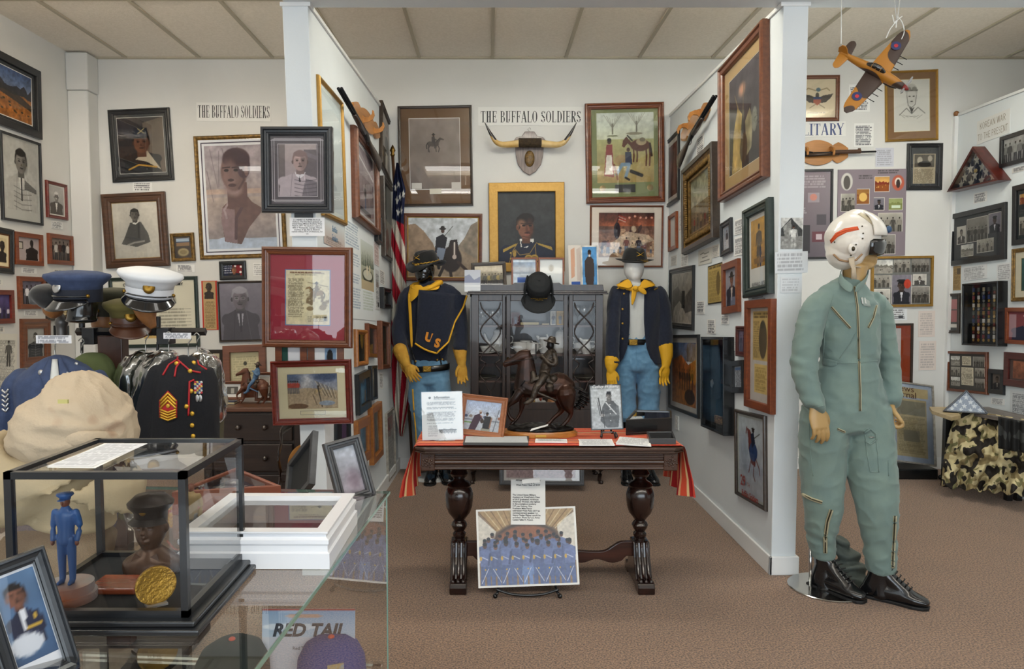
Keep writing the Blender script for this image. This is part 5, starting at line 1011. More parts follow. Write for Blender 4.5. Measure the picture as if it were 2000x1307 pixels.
# typed information sheet in a clear stand
M,w,h=quad_frame([(824,767),(902.5,764),(904,858),(824,861)],*PLN(860,860,3.66,8));t=empty('information_sheet',mat=M)
tag(t,'white typed sheet headed Information standing in a clear holder at the left of the table','sheet')
MB().box(-w/2,w/2,-h/2,h/2,-.002,0).build('board',mat('paper_white','#eeeeea',.7),t)
A=Art(w,h,step=.0022);A.rect(0,0,1,1,'#e8e9e8');A.ell(.2,.12,.03,.025,'#3c3c40')
for y0_,y1_,n_ in((.2,.28,4),(.31,.36,3),(.41,.53,6),(.55,.6,3),(.64,.66,1)):A.text(.12,y0_,.86,y1_,n_,'#77787c',.45,.5)
A.text(.15,.7,.4,.93,10,'#9a9a9e',.35)
for k in range(16):A.line([(.42+.027*k,.78+.01*math.sin(k)),(.44+.026*k,.85-.01*math.cos(k*2))],.012,'#26262a',.85)
A.line([(.42,.79),(.84,.79)],.02,'#3a3a3c',.8);A.mesh(w,h,'print',PRINT,t,.0008)
lettering('Information',.017,INK,t,0,h*.385,.0014,bold=.0004);lettering('Who Were The Buffalo Soldiers?',.008,INK,t,.012,h*.345,.0014)
MB().add([(-w/2-.003,-h/2,.003),(w/2+.003,-h/2,.003),(w/2+.003,h/2+.003,.003),(-w/2-.003,h/2+.003,.003)],[(0,1,2,3)]).build('clear_sleeve',GL,t,fix=False)
b=MB();b.box(-w*.3,w*.3,-h/2-.004,-h/2+.001,-.06,.015);b.build('stand_foot',glass_mat('acrylic',(.8,.85,.85),1.5),t)
def _twomen(A):
    A.grad(0,.5,'#b9c6de','#d4d9e2');A.rect(0,.5,1,1,'#c3c6cc');A.rect(0,.62,1,.66,'#8a8f98');A.rect(.0,.72,.3,.76,'#78a050')
    for x,y in((.1,.5),(.55,.45),(.85,.5)):
        for k in range(9):A.line([(x,y),(x+(k-4)*.06,y-.35)],.007,'#8a8790',.6)
    for k in range(8):A.ell(.05+.13*k,.53,.05,.05,('#3c4a6c','#8a7868','#c9ccd2','#a85a3c')[k%4],.8)
    A.poly([(.28,.5),(.42,.42),(.46,.6),(.34,.98),(.15,.98)],'#43233c');A.line([(.4,.5),(.52,.62)],.05,'#43233c');A.ell(.44,.38,.035,.055,'#8a5c40');A.ell(.43,.34,.045,.03,'#c8beb4')
    A.poly([(.56,.5),(.72,.5),(.76,.58),(.72,.92),(.52,.92)],'#22232c');A.line([(.75,.55),(.72,.85)],.04,'#a8785c');A.ell(.62,.43,.033,.055,'#6a4836');A.ell(.62,.39,.04,.03,'#1c1c24');A.rect(.5,.9,.74,1,'#a8a494');A.ell(.5,.66,.05,.07,'#3a2a24');A.line([(.93,.25),(.82,1)],.016,'#2c3038');A.noise(.12,22)
pl=PLN(950,855,3.70,16,-8)
t,w,h=make_frame(*quad_frame([(899,771),(1001,777),(976,856),(896,850)],*pl),'leaning light-brown frame with a colour photo of two men outdoors, left of the bronze',_twomen,fc=wood('frame_lightwood','#8a5434','#a86c48',.35,sc=50),fw=.03,d=.022,prof='scoop',step=.0022)
# bronze rider base, papers, boxes
def flat(name,label,cat,pts,th,m,art=None,z=None,bevel=.0008,group=None):
    """a sheet or slab lying on the table; pts are its photo corners"""
    z=ZT if z is None else z;P=[atz(x,y,z)for x,y in pts];c=sum(P,V())/len(P);t=empty(name,tuple(c));tag(t,label,cat,group)
    MB().prism([(p.x-c.x,p.y-c.y)for p in P],th).build('sheet',m,t,bevel=bevel)
    if art:
        X=(P[2]+P[3]-P[0]-P[1])if 0 else P[1]-P[0];X=(P[2]-P[3]+P[1]-P[0])/2;Y=(P[0]-P[3]+P[1]-P[2])/2;w,h=X.length,Y.length;A=Art(w*.96,h*.96,step=.0025);art(A)
        o=A.mesh(w*.96,h*.96,'print',PRINT,t,th+.0006);o.rotation_euler=(0,0,math.atan2(X.y,X.x))
    return t
pap=mat('paper_white','#eeeeea',.7);typed=lambda A:paper(A,'#dfe0e0',9,'#808288',.5,.06)
flat('booklet','grey hard-backed booklet with a pale cover lying at the left front of the table','booklet',[(909,857.5),(1033,857),(1032,871),(904,870)],.014,mat('booklet_grey','#4a4846',.6),lambda A:paper(A,'#b9bdbf',5,'#9a9ea2',.3),bevel=.002)
flat('name_card','small folded white card in front of the bronze plaque','card',[(1046,860),(1107,861),(1108,866),(1045,865)],.008,pap,typed)
flat('text_card','white typed card lying below the small black picture easel','card',[(1131,859),(1195,859),(1201,871),(1131,871)],.003,pap,typed)
flat('text_sheet','stack of white sheets skewed on the runner, left of the flat grey box','sheet',[(1210,855),(1268,860),(1272,873),(1203,869)],.006,pap,typed)
blk=mat('black_lacquer','#161718',.25,coat=.3);vel=mat('dark_velvet','#1a1d20',.9)
def box_case(name,label,cat,pts,h,wall,inner,z=None,m=None,pic=None):
    z=ZT if z is None else z;P=[atz(x,y,z)for x,y in pts];c=sum(P,V())/4;t=empty(name,tuple(c));tag(t,label,cat);q=[V((p.x-c.x,p.y-c.y))for p in P]
    e=[p*(1-wall/p.length)for p in q];mm=m or blk;b=MB()
    b.prism([tuple(p)for p in q],h*.15)
    for i in range(4):
        j=(i+1)%4;b.prism([tuple(q[i]),tuple(q[j]),tuple(e[j]),tuple(e[i])],h*.85,'z',h*.15)
    b.build('case',mm,t,bevel=.0015)
    MB().prism([tuple(p*.96)for p in e],.004,'z',h*inner).build('lining',vel,t)
    MB().add([(p.x,p.y,h*.93)for p in e],[(0,1,2,3)]).build('glass',GL,t,fix=False)
    return t,c,e
t,c,e=box_case('display_box','black glass-topped display box at the right end of the table','display box',[(1240,828),(1311,830),(1312,846),(1222,850)],.082,.018,.7)
A=Art(.12,.09,step=.003);photo(A,2);A.mesh(.12,.09,'photograph',PRINT,t,.0635)
t,c,e=box_case('medal_box','small flat grey box with an oval medal under glass, right front of the table','display box',[(1263,853),(1314,853),(1320,868),(1268,868)],.028,.016,.5,m=mat('box_grey','#3a3c3e',.3,coat=.3))
MB().lathe([(.03,0),(.03,.003),(.02,.005),(0,.006)],c=(0,0,.0155),n=24,sy=.55).build('oval_medal',mat('pewter','#8a8c90',.35,metal=.8),t,smooth=40)
# drawing of a soldier on a little easel
def _cathay(A):
    A.rect(0,0,1,1,'#1c1e20');A.rect(.03,.03,.97,.98,'#8f9598');A.rect(.05,.11,.95,.96,'#b5babd');A.rect(.05,.55,.95,.96,'#a5abaf');A.ell(.75,.3,.25,.3,'#c3c7ca',.5,soft=1)
    g='#55595d';A.poly([(.5,.36),(.38,.5),(.34,.66),(.3,.8),(.5,.95),(.85,.95),(.9,.7),(.88,.5),(.72,.36)],g);A.rect(.53,.3,.68,.4,'#5f5f60');head(A,.6,.25,.075,'#7d7a78','#2c2c2e',hat='kepi');A.line([(.85,.5),(.86,.66),(.5,.68)],.06,'#6c7074');A.line([(.5,.4),(.8,.66)],.025,'#c9ccce');A.line([(.27,.3),(.36,.72)],.022,'#2b2d2f');A.line([(.24,.4),(.3,.68)],.015,'#3c3e40');A.ell(.38,.68,.07,.035,'#8f8f8e');A.line([(.4,.58),(.42,.95)],.015,'#34373a')
    for y in(.45,.55,.65,.8):A.ell(.62,y,.015,.012,'#d0d3d4')
    A.noise(.18,24)
pl=PLN(1185,842,3.75,12)
M,w,h=quad_frame([(1151,751),(1211,751),(1219.5,838.5),(1154,841)],*pl);t=empty('picture_tile',mat=M);tag(t,'grey drawing of a soldier with a rifle under handwritten lettering on the table','picture')
MB().box(-w/2,w/2,-h/2,h/2,-.006,0).build('tile',blk,t);A=Art(w,h,step=.002);_cathay(A);A.mesh(w,h,'print',PHOTO,t,.0006)
lettering('Cathay Williams',.022,mat('white_ink','#e8e8e8',.5),t,0,h*.455,.0014,sx=.95,shear=.35)
ep=at(1187,855,3.72);e_=empty('small_easel',(ep.x,ep.y+.02,ZT));tag(e_,'small black scrolled easel holding the grey soldier drawing on the table','easel')
for sx in(-1,1):
    MB().tube([(sx*.035,-.045,.008),(sx*.03,-.02,.03),(sx*.026,.02,.02),(sx*.02,.045,.09),(sx*.008,.075,.19)],.005,cr=4,n=8).build('front_leg',blk,e_,smooth=1)
    MB().tube([(sx*.035,-.045,.008),(sx*.042,-.06,.016),(sx*.034,-.055,.035)],.0045,cr=4,n=8).build('hook',blk,e_,smooth=1)
MB().tube([(-.03,-.01,.028),(.03,-.01,.028)],.0045,n=8).build('crossbar',blk,e_)
MB().tube([(0,.07,.18),(0,.12,.006)],.0045,n=8).build('back_leg',blk,e_)
# graduation photograph on a floor easel in front of the table
def _grads(A):
    A.rect(0,0,1,1,'#e9e7e0');A.sub(.02,.025,.98,.975);A.rect(0,0,1,1,'#8a7258');A.poly([(0,.05),(.18,.28),(.16,.6),(0,.7)],'#cfc8ba');A.poly([(1,.05),(.82,.2),(.84,.6),(1,.7)],'#cfc8ba')
    A.poly([(0,0),(1,0),(.8,.24),(.18,.28)],'#a88a5c')
    for k in range(16):A.line([(k/15,0),(.18+.62*k/15,.26)],.012,('#6d5030','#d8c49a')[k%2],.8)
    A.ell(.5,.46,.36,.3,'#4a3624');A.ell(.5,.48,.33,.27,'#8a5430');A.rect(.17,.46,.83,.75,'#7d4c2c')
    for k in range(22):A.line([(.18+.03*k,.3),(.18+.03*k,.7)],.004,'#5a3420',.6)
    rows_=[(.3,.34,.9,10,.17),(.36,.1,.83,9,.14),(.38,.06,.92,9,.06)]
    for y,x0,x1,n,_ in rows_:
        for k in range(n):
            x=x0+(x1-x0)*k/(n-1)if n>1 else.5;figure(A,(.14+.72*k/(n-1))if y==.3 else x,y+.03*math.sin(k*1.7),y+.5,('#5f6a90','#69759c')[k%2],('#5a3a2a','#6d4a38','#4a3024')[k%3],'#5d6988')
    for k in range(9):
        x=.06+.11*k;figure(A,x,.43+.03*math.sin(k*2.1),.99,('#6a76a0','#5c678e')[k%2],('#5a3a2a','#6d4a38','#422a20')[k%3],'#5a678f' if k!=4 else '#7288b4',skirt=(k==4));A.ell(x,.79,.008,.01,'#c8a23c');A.line([(x-.03,.62),(x+.03,.66)],.01,'#c3c8dc')
        A.ell(x-.045,.64,.012,.03,'#c8a23c',.9);A.line([(x-.03,.78),(x+.05,.96)]if k%2 else[(x+.03,.78),(x-.04,.97)],.006,'#e6e6ec')
    A.noise(.12,34);A.full()
pl=PLN(1030,1150,3.575,14)
M,w,h=quad_frame([(930.5,997),(1125,987.5),(1130,1139),(933.5,1152)],*pl);t=empty('group_photograph',mat=M);tag(t,'colour photo board of uniformed women cadets in grey blue on a low floor easel','photograph')
MB().box(-w/2,w/2,-h/2,h/2,-.004,0).build('board',pap,t);A=Art(w,h,step=.0021);_grads(A);A.mesh(w,h,'print',PHOTO,t,.0006)
M,w,h=quad_frame([(998,938),(1065.5,936),(1065,1026),(997.5,1024)],*PLN(1030,1150,3.565,14));t=empty('text_placard',mat=M);tag(t,'white typed placard about women graduates taped above the cadets photo','placard')
MB().box(-w/2,w/2,-h/2,h/2,-.002,0).build('board',pap,t)
lettering('African American Women\nGraduating at\nWest Point Class of 2019',.0118,INK,t,0,h*.43,.0008,bold=.0003,align='CENTER')
lettering("The United States Military\nAcademy at WestPoint's Class\nof 2019 graduated 34 African\nAmerican Women, the highest\nin the prestigious academy\n217 year history. Vice\nPresident Mike Pence\naddressed West Point 2019 as\ncommencement speaker. Lt.\nHenry Ossian Flipper would be\nso honor. Photo by U.S. Army\nCadet Hallie H. Pound.",.0112,INK,t,-w*.45,-h*.12,.0008,bold=.0003,align='LEFT')
t=empty('small_tent_card',tuple(at(1037,937,3.63)));tag(t,'blank folded white card just above the typed placard under the table','card')
b=MB();b.add([(-.045,0,-.02),(.045,0,-.015),(.045,.0,.012),(-.045,0,.0)],[(0,1,2,3)]);b.build('card',pap,t,solid=.001)
o=at(1030,1157,3.56);e_=empty('floor_easel',(o.x,3.56,0));tag(e_,'low black scrolled floor easel under the cadets photo board','easel')
for sx in(-1,1):
    MB().tube([(sx*.16,-.01,.012),(sx*.15,-.03,.03),(sx*.145,.05,.03),(sx*.13,.09,.2),(sx*.06,.155,.4)],.007,cr=4,n=8).build('front_leg',blk,e_,smooth=1);MB().ball((sx*.16,-.02,.012),.012).build('ball_foot',blk,e_,smooth=1)
MB().tube([(-.15,-.012,.04),(-.08,-.012,.018),(0,-.012,.012),(.08,-.012,.018),(.15,-.012,.04)],.007,cr=4,n=8).build('scroll_bar',blk,e_,smooth=1)
MB().tube([(0,.14,.34),(0,.22,.008)],.006,n=8).build('back_leg',blk,e_)
# ================================================================ china cabinet
CY=5.70;m_=CY/F;CW=wood('cabinet_walnut','#231915','#362720',.35,2,40,coat=.25)
def cx(px):return(px-PX)*m_
def cz(py):return at(PX,py,CY).z
cab=empty('china_cabinet',(cx(1049),CY,0));tag(cab,'dark wooden china cabinet with latticed glass doors behind the library table','cabinet');cxo=cx(1049)
def K(b,name,m,par=None,**k):b.v=[(x-cxo,y-CY,z)for x,y,z in b.v];return b.build(name,m,par or cab,**k)
x0,x1,zt,zb=cx(918),cx(1178),cz(575),.22;dp=.36
b=MB();b.box(x0,x0+.02,CY+.02,CY+dp,zb,zt);b.box(x1-.02,x1,CY+.02,CY+dp,zb,zt);b.box(x0,x1,CY+dp-.012,CY+dp,zb,zt);b.box(x0,x1,CY+.02,CY+dp,zb,zb+.03);b.box(x0,x1,CY+.02,CY+dp,zt-.02,zt);K(b,'carcass',CW)
b=MB();b.box(cx(912),cx(1187),CY-.03,CY+dp+.005,zt,zt+.012);b.box(cx(914),cx(1185),CY-.02,CY+dp,zt+.012,zt+.026);K(b,'top',CW,bevel=.004)
g=[(cx(921),zt+.026),(cx(921),cz(556)),(cx(1000),cz(556)),(cx(1006),cz(552)),(cx(1092),cz(552)),(cx(1098),cz(556)),(cx(1178),cz(556)),(cx(1180),zt+.026)]
K(MB().prism(g,.018,'y',CY+.02),'gallery',CW,bevel=.003)
b=MB();b.box(x0,x1,CY,CY+.02,zb,cz(800));K(b,'lower_rail',CW,bevel=.003)
for px in(925,1174):
    for y in(CY+.03,CY+dp-.03):K(MB().tube([(cx(px),y,zb+.01),(cx(px)+(.012 if px>1000 else-.012),y-.01,.14),(cx(px),y,.02),(cx(px)+(.015 if px>1000 else-.015),y-.012,.012)],[.03,.022,.014,.018],n=12,cr=4),'leg',CW,smooth=1)
def lattice(kind,X0,X1,Z0,Z1):
    """curved gothic tracery of a side door"""
    W,H=X1-X0,Z1-Z0;c=(X0+X1)/2;P=[]
    def f(t,s):
        return c+s*W*.5*.92*math.sin(PI*t)
    for s in(-1,1):
        P.append([(c+s*W*.42*math.cos(PI*2.0*t)*(1 if 1 else 1),Z1-H*.02-H*.56*t)for t in[i/14 for i in range(15)]])
        P.append([(c+s*W*.42,Z1-H*.58),(c+s*W*.2,Z1-H*.62),(c+s*W*.40,Z1-H*.68),(c+s*W*.44,Z1-H*.74),(c+s*W*.2,Z1-H*.80),(c+s*W*.12,Z1-H*.86),(c,Z1-H*.9)])
    P.append([(c,Z1-H*.9),(c,Z0+H*.01)]);return P
shz=[cz(636),cz(693),cz(745),cz(802)]
def door(pa,pb,ga,gb,side):
    X0,X1,G0,G1,T,B,GT,GB=cx(pa),cx(pb),cx(ga),cx(gb),zt-.003,cz(800),cz(588),cz(786)
    b=MB();b.box(X0,G0,CY-.004,CY+.02,B,T);b.box(G1,X1,CY-.004,CY+.02,B,T);b.box(G0,G1,CY-.004,CY+.02,GT,T);b.box(G0,G1,CY-.004,CY+.02,B,GB)
    d=K(b,'door',CW,bevel=.003)
    g_=MB().add([(G0-cxo,.008,GB),(G1-cxo,.008,GB),(G1-cxo,.008,GT),(G0-cxo,.008,GT)],[(0,1,2,3)]);g_.build('glass',glass_mat('cabinet_glass',(.97,.97,.97),.7),d,fix=False)
    if side:
        for P in lattice(0,G0,G1,GB,GT):MB().tube([(x-cxo,-.001,z)for x,z in P],.0055,n=8,cr=3 if len(P)>3 else 1).build('tracery',CW,d,smooth=1)
    else:MB().lathe([(.008,0),(.005,.01),(.011,.018),(0,.024)],c=(X0+.012-cxo,-.004,cz(700)),ax=(0,-1,0),n=14).build('knob',mat('old_brass','#6b5228',.35,metal=.9),d,smooth=1)
door(921,987,935,981,1);door(989,1109,997,1101,0);door(1111,1178,1119,1163,1)
for z in shz:K(MB().box(x0+.02,x1-.02,CY+.04,CY+dp-.012,z-.014,z),'shelf',wood('shelf_wood','#4a3028','#5c3e34',.5,0))
# china and keepsakes behind the glass
china=mat('white_china','#dcdad4',.2,coat=.4);glz=glass_mat('drinking_glass',(.9,.92,.92),4)
def piece(kind,px,z,label,dy=.12,s=1.0,group=None,yaw=0,m=None):
    m=m or china;t=empty({'cup':'tea_cup','bowl':'sugar_bowl','jug':'milk_jug','pot':'teapot','plate':'serving_dish','glass':'wine_glass','stack':'saucer_stack'}[kind],(0,0,0))
    t.location=(at(px,650,CY+dy).x,CY+dy,z);t.rotation_euler=(0,0,yaw);t.scale=(s,s,s);tag(t,label,{'cup':'cup','bowl':'bowl','jug':'jug','pot':'teapot','plate':'dish','glass':'glass','stack':'saucers'}[kind],group)
    def ear(x,zc,r,sx=1):MB().tube([(x,0,zc+r),(x+sx*r*1.2,0,zc+r*.9),(x+sx*r*1.4,0,zc),(x+sx*r*.8,0,zc-r*.8),(x,0,zc-r)],.0035,n=8,cr=4).build('handle',m,t,smooth=1)
    if kind=='cup':
        MB().lathe([(.05,.004),(.065,.012),(.067,.014),(.045,.007),(.02,.006)],n=24,caps=False).build('saucer',m,t,smooth=1,solid=.002)
        MB().lathe([(.018,.01),(.022,.012),(.03,.02),(.042,.045),(.046,.055),(.043,.055),(.03,.024),(.0,.018)],n=24,caps=False).build('bowl',m,t,smooth=1);ear(.04,.036,.014)
    elif kind=='bowl':
        MB().lathe([(.03,0),(.025,.008),(.045,.03),(.052,.05),(.046,.075),(.05,.08),(.044,.08),(.04,.05),(0,.03)],n=24,caps=False).build('body',m,t,smooth=1);ear(.045,.055,.02);ear(-.045,.055,.02,-1)
    elif kind=='jug':
        MB().lathe([(.03,0),(.028,.006),(.042,.03),(.044,.05),(.032,.08),(.034,.1),(.04,.115),(.034,.112),(.028,.08),(0,.04)],n=24,caps=False).build('body',m,t,smooth=1);ear(.036,.07,.025);MB().tube([(-.03,0,.1),(-.048,0,.12),(-.055,0,.125)],[.014,.01,.004],n=10).build('spout',m,t,smooth=1)
    elif kind=='pot':
        MB().lathe([(.035,0),(.032,.008),(.06,.04),(.062,.075),(.04,.12),(.036,.135),(.04,.14)],n=28).build('body',m,t,smooth=1);MB().lathe([(.04,.14),(.035,.155),(.012,.168),(.006,.175),(.012,.185),(0,.192)],n=20).build('lid',m,t,smooth=1);ear(.055,.085,.032);MB().tube([(-.05,0,.05),(-.08,0,.08),(-.1,0,.13)],[.014,.01,.007],n=10,cr=3).build('spout',m,t,smooth=1)
    elif kind=='glass':MB().lathe([(.03,0),(.028,.003),(.004,.008),(.004,.06),(.02,.075),(.032,.1),(.03,.14),(.028,.14)],n=20,caps=False).build('goblet',m,t,smooth=1)
    elif kind=='plate':MB().lathe([(.05,0),(.055,.006),(.1,.02),(.12,.028),(.117,.03),(.09,.024),(0,.012)],n=32,caps=False).build('dish',m,t,smooth=1)
    else:
        for k in range(3):MB().lathe([(.03,.012*k),(.055,.012*k+.008),(.06,.012*k+.012),(.0,.012*k+.004)],n=24,caps=False).build('saucer',m,t,smooth=1,solid=.002)
    return t
s2=shz[1]
for k,px,lab,dy,s in(('cup',949,'white tea cup and saucer behind the left latticed door',.09,1.1),('cup',962,'second white tea cup set back behind the left latticed door',.2,1.1),('pot',974,'white flowered teapot at the right of the left cabinet door',.22,1.15),('bowl',1016,'white two-handled bowl at the left of the middle shelf',.1,1.15),('bowl',1040,'white two-handled sugar bowl just left of the rider statue hat',.09,1.1),('jug',1062,'white milk jug with spout behind the bronze rider',.2,1.1),('pot',1095,'white teapot at the right of the middle cabinet door',.2,1.1),('bowl',1133,'white handled bowl behind the right latticed door',.18,1.0),('jug',1145,'white jug behind the right latticed door',.1,1.0),('cup',1154,'white cup tucked at the right side of the right latticed door',.2,1.1)):
    piece(k,px,s2,lab,dy,s)
t=piece('cup',1026,s2+.1,'white cup on a saucer atop the stacked saucers in the middle door',.17,1.0)
piece('stack',1026,s2,'stack of three white saucers in the middle of the cabinet',.17,1.25);t.location.z=s2+.045
for px,lab in((945,'silver-grey serving dish low behind the left latticed door'),(1012,'silver-grey serving dish low at the left of the middle door'),(1142,'silver-grey serving dish low behind the right latticed door')):piece('plate',px,shz[2],lab,.14,.9,m=mat('dull_silver','#7d7a6c',.4,metal=.6))
for i,px in enumerate((940,951,962,973)):piece('glass',px,shz[0],('leftmost of the clear goblets on the top cabinet shelf','second clear goblet on the top shelf of the left door','third clear goblet on the top shelf of the left door','fourth clear goblet, nearest the middle door on the top shelf')[i],.1+.08*(i%2),.9,'goblets on the top cabinet shelf',m=glz)
for i,px in enumerate((1128,1141,1154)):piece('glass',px,shz[0],('left clear goblet behind the right latticed door','middle clear goblet behind the right latticed door','right clear goblet behind the right latticed door')[i],.12,1.1,'goblets behind the right door',m=glz)
def book(px,py,y,l,w,h,c,label,yaw=0,z=None):
    t=empty('book',(at(px,py,y).x,y,z));t.rotation_euler=(0,0,yaw);tag(t,label,'book')
    MB().box(-l/2+.003,l/2-.003,-w/2+.003,w/2,.003,h-.003).build('pages',mat('book_pages','#c9b98e',.8),t);b=MB();b.box(-l/2,l/2,-w/2,w/2,0,.003);b.box(-l/2,l/2,-w/2,w/2,h-.003,h);b.box(-l/2,l/2,w/2-.003,w/2,0,h);b.build('cover',mat('cover_'+c,c,.5),t);return t
book(1034,630,CY+.12,.15,.1,.026,'#2b2238','thick book with yellowed pages lying on the top shelf of the middle door',z=shz[0])
book(1065,630,CY+.13,.06,.09,.014,'#9a8f80','small pale booklet lying right of the thick book in the cabinet',z=shz[0])
for px,h_,w_,lab,c1 in((1007,.1,.07,'small dark red photo standing left of the books in the cabinet','#5a2c2c'),(1081,.11,.05,'small white card standing on the top shelf by the middle door edge','#cfcac0'),(1094,.11,.07,'small yellow-framed photo at the right of the middle cabinet door','#c9a048')):
    M_=Matrix.Translation((at(px,620,CY+.1).x,CY+.1,shz[0]+h_/2))@Matrix.Rotation(PI/2,4,'X');make_frame(M_,w_,h_,lab,lambda A,c=c1:(A.rect(0,0,1,1,dim(c,.8)),figure(A,.5,.2,.95,'#4a4a55')),fc=mat('smallframe'+c1,c1,.5),fw=.008,d=.006,prof='flat',glass=False)
def gourd(px,s,c,c2,label):
    t=empty('gourd',(at(px,810,CY+.12).x,CY+.12,shz[3]));tag(t,label,'gourd');t.scale=(s,s,s)
    MB().lathe([(.0,0),(.03,.003),(.052,.02),(.06,.045),(.055,.07),(.036,.095),(.024,.12),(.02,.14),(.012,.152),(0,.156)],n=24).build('body',mat('gourd'+c,c,.4,col2=c2,cscale=14),t,smooth=1);MB().tube([(0,0,.15),(.006,0,.17),(.02,0,.18)],[.006,.004,.003],n=8).build('stem',mat('gourd_stem','#6a5030',.7),t,smooth=1)
gourd(1032,.95,'#c9a850','#b5903c','yellow gourd on the lowest cabinet shelf, seen between the bronze horse legs');gourd(1083,1.0,'#c98a5c','#d6a270','orange gourd on the lowest cabinet shelf, right of the white figurine')
t=empty('nativity_figurine',(at(1055,810,CY+.12).x,CY+.12,shz[3]));tag(t,'white china figurine with a red spot between the two gourds','figurine')
b=MB();b.ball((0,0,.02),(.06,.03,.02));b.ball((-.03,0,.05),(.02,.02,.035));b.ball((.03,0,.035),(.022,.02,.03));b.ball((-.035,0,.095),.014);b.ball((0,0,.07),(.018,.015,.05));fuse('body',b,china,t,.004,3);MB().ball((.002,-.014,.08),(.012,.012,.02)).build('red_robe',mat('red_glaze','#9c3a24',.3),t,smooth=1)
piece('glass',1008,shz[3],'clear stemmed glass on the lowest shelf behind the bronze horse forelegs',.12,1.0,m=glz)
# pictures and cap on top of the cabinet
ct=zt+.026
def topframe(cs,y,lab,art,**k):return make_frame(*quad_frame(cs,*PLN(cs[3][0],cs[3][1],y,8)),lab,art,**k)[0]
def dn(t,z):return t
topframe([(919,513),(986,512.5),(992,566),(923,566)],CY+.10,'dark brown frame with a grey group photo at the left on the cabinet',lambda A:(A.grad(0,1,'#a89c84','#8a8272'),group(A.sub(0,.3,1,.95),9,'#8d8470',('#4d4f48','#a08c50','#6a6450'),y0=.1),A.full(),A.noise(.1,12)),fc='dark',fw=.028,d=.02,step=.003)
topframe([(998,503.5),(1049,504),(1050,566),(999,566)],CY+.09,'left of two slim brown frames on the cabinet, with a blue print',lambda A:(A.rect(0,0,1,1,'#c9d2da'),A.rect(0,.1,1,.5,'#8fa0b4'),A.noise(.25,6),A.rect(.2,.62,.9,.95,'#3a62a8')),fc='orange',fw=.014,d=.016,prof='flat')
topframe([(1051,503.5),(1102,504),(1102,566),(1051,566)],CY+.13,'right of two slim brown frames on the cabinet, with a faint sketch',lambda A:(A.rect(0,0,1,1,'#cfd2d2'),A.ell(.5,.3,.12,.12,'#b5b5b2'),A.ell(.5,.33,.08,.1,'#9c9a96')),fc='orange',fw=.014,d=.016,prof='flat')
card(PLN(920,560,CY+.0,10),[(907,527),(938,528),(939,570),(907.5,569.5)],'small clear-sleeved print standing at the left front corner of the cabinet',lambda A:(A.grad(0,1,'#b8bcc8','#d8dbe0'),A.poly([(0,.3),(.3,.2),(.6,.45),(1,.3),(1,.6),(0,.6)],'#8a90a8'),A.rect(0,.72,1,.76,'#eef0f2')),name='postcard',cat='postcard')
card(PLN(1125,560,CY+.12,8),[(1110,480),(1136,478),(1137,566),(1111,566)],'pale striped bookmark card standing left of the blue robed-man card',lambda A:(A.rect(0,0,1,1,'#d2ccc4'),A.poly([(.2,.1),(.5,.05),(.45,.7),(.2,.75)],'#c98a68',.7),A.poly([(.6,.1),(.9,.05),(.9,.8),(.62,.8)],'#b8a8a0',.7),A.rect(.2,.82,.85,.97,'#34559c')),name='postcard',cat='postcard')
card(PLN(1150,560,CY+.08,8),[(1135,481),(1168,479),(1168,566),(1136,566)],'blue card with a bearded man in a long dark robe on the cabinet',lambda A:(A.rect(0,0,1,1,'#c9c4bc'),A.rect(.06,.03,.94,.97,'#4d86b8'),A.noise(.25,8),A.poly([(.38,.25),(.2,.35),(.22,.8),(.35,.95),(.7,.95),(.78,.6),(.75,.33),(.6,.25)],'#3c3230'),A.ell(.5,.17,.1,.075,'#4a352a'),A.ell(.5,.13,.1,.04,'#1c1614'),A.ell(.5,.23,.06,.03,'#d8d4d0')),name='postcard',cat='postcard')
def capmesh(r=.09,h=.085,sy=1.12):return[(r,0),(r*1.01,.02),(r*.98,h*.5),(r*.85,h*.8),(r*.55,h*.96),(0,h)]
capt=empty('baseball_cap',(at(1052,560,CY-.03).x,CY+.02,ct+.02));tag(capt,'black baseball cap with gold lettering hanging over the front of the cabinet top','cap')
capt.rotation_euler=(R(62),0,0);cb=mat('black_cap','#1d1f21',.85,bump=.2,bscale=300)
fuse('crown',MB().lathe([(.0,.012),(.1,0),(.104,.03),(.1,.07),(.085,.105),(.05,.125),(0,.13)],n=28,sy=1.08),cb,capt,.006,4)
rows=[]
for i in range(9):
    a=-PI*.5+PI*.92*(i/8-.5);rows.append([(math.sin(a+PI/2)*0+(.1+.125*t*max(.15,math.cos((i/8-.5)*PI*.92)))*math.sin((i/8-.5)*PI*.92),-(.1+.125*t*max(.15,math.cos((i/8-.5)*PI*.92)))*math.cos((i/8-.5)*PI*.92),.012-.02*t-.03*abs(i/8-.5)*t)for t in(0,.25,.5,.75,1)])
MB().grid(rows).build('visor',cb,capt,smooth=1,solid=.004,sub=1)
for s in(-1,1):MB().tube([(s*.085,.06,.06),(s*.1,.0,.05),(s*.108,-.07,.0),(s*.106,-.12,-.035)],[(.01,.05),(.01,.05),(.008,.04),(.006,.03)],n=12,cr=3,cap=.4).build('ear_flap',cb,capt,smooth=1)
gd=mat('gold_thread','#b5923a',.45,metal=.3)
o=lettering('BUFFALO SOLDIERS',.0145,gd,capt,0,-.114,.045,bold=.0006);o.rotation_euler=(PI/2-.1,0,0)
b=MB();[b.tube([(-.03+.015*k,-.116,.024+.006*(k%2)),(-.02+.015*k,-.116,.032-.006*(k%2)),(-.012+.015*k,-.116,.022)],.0018,n=6)for k in range(4)];b.build('badge',gd,capt)
MB().ball((0,0,.131),(.008,.008,.004)).build('button',cb,capt,smooth=1)
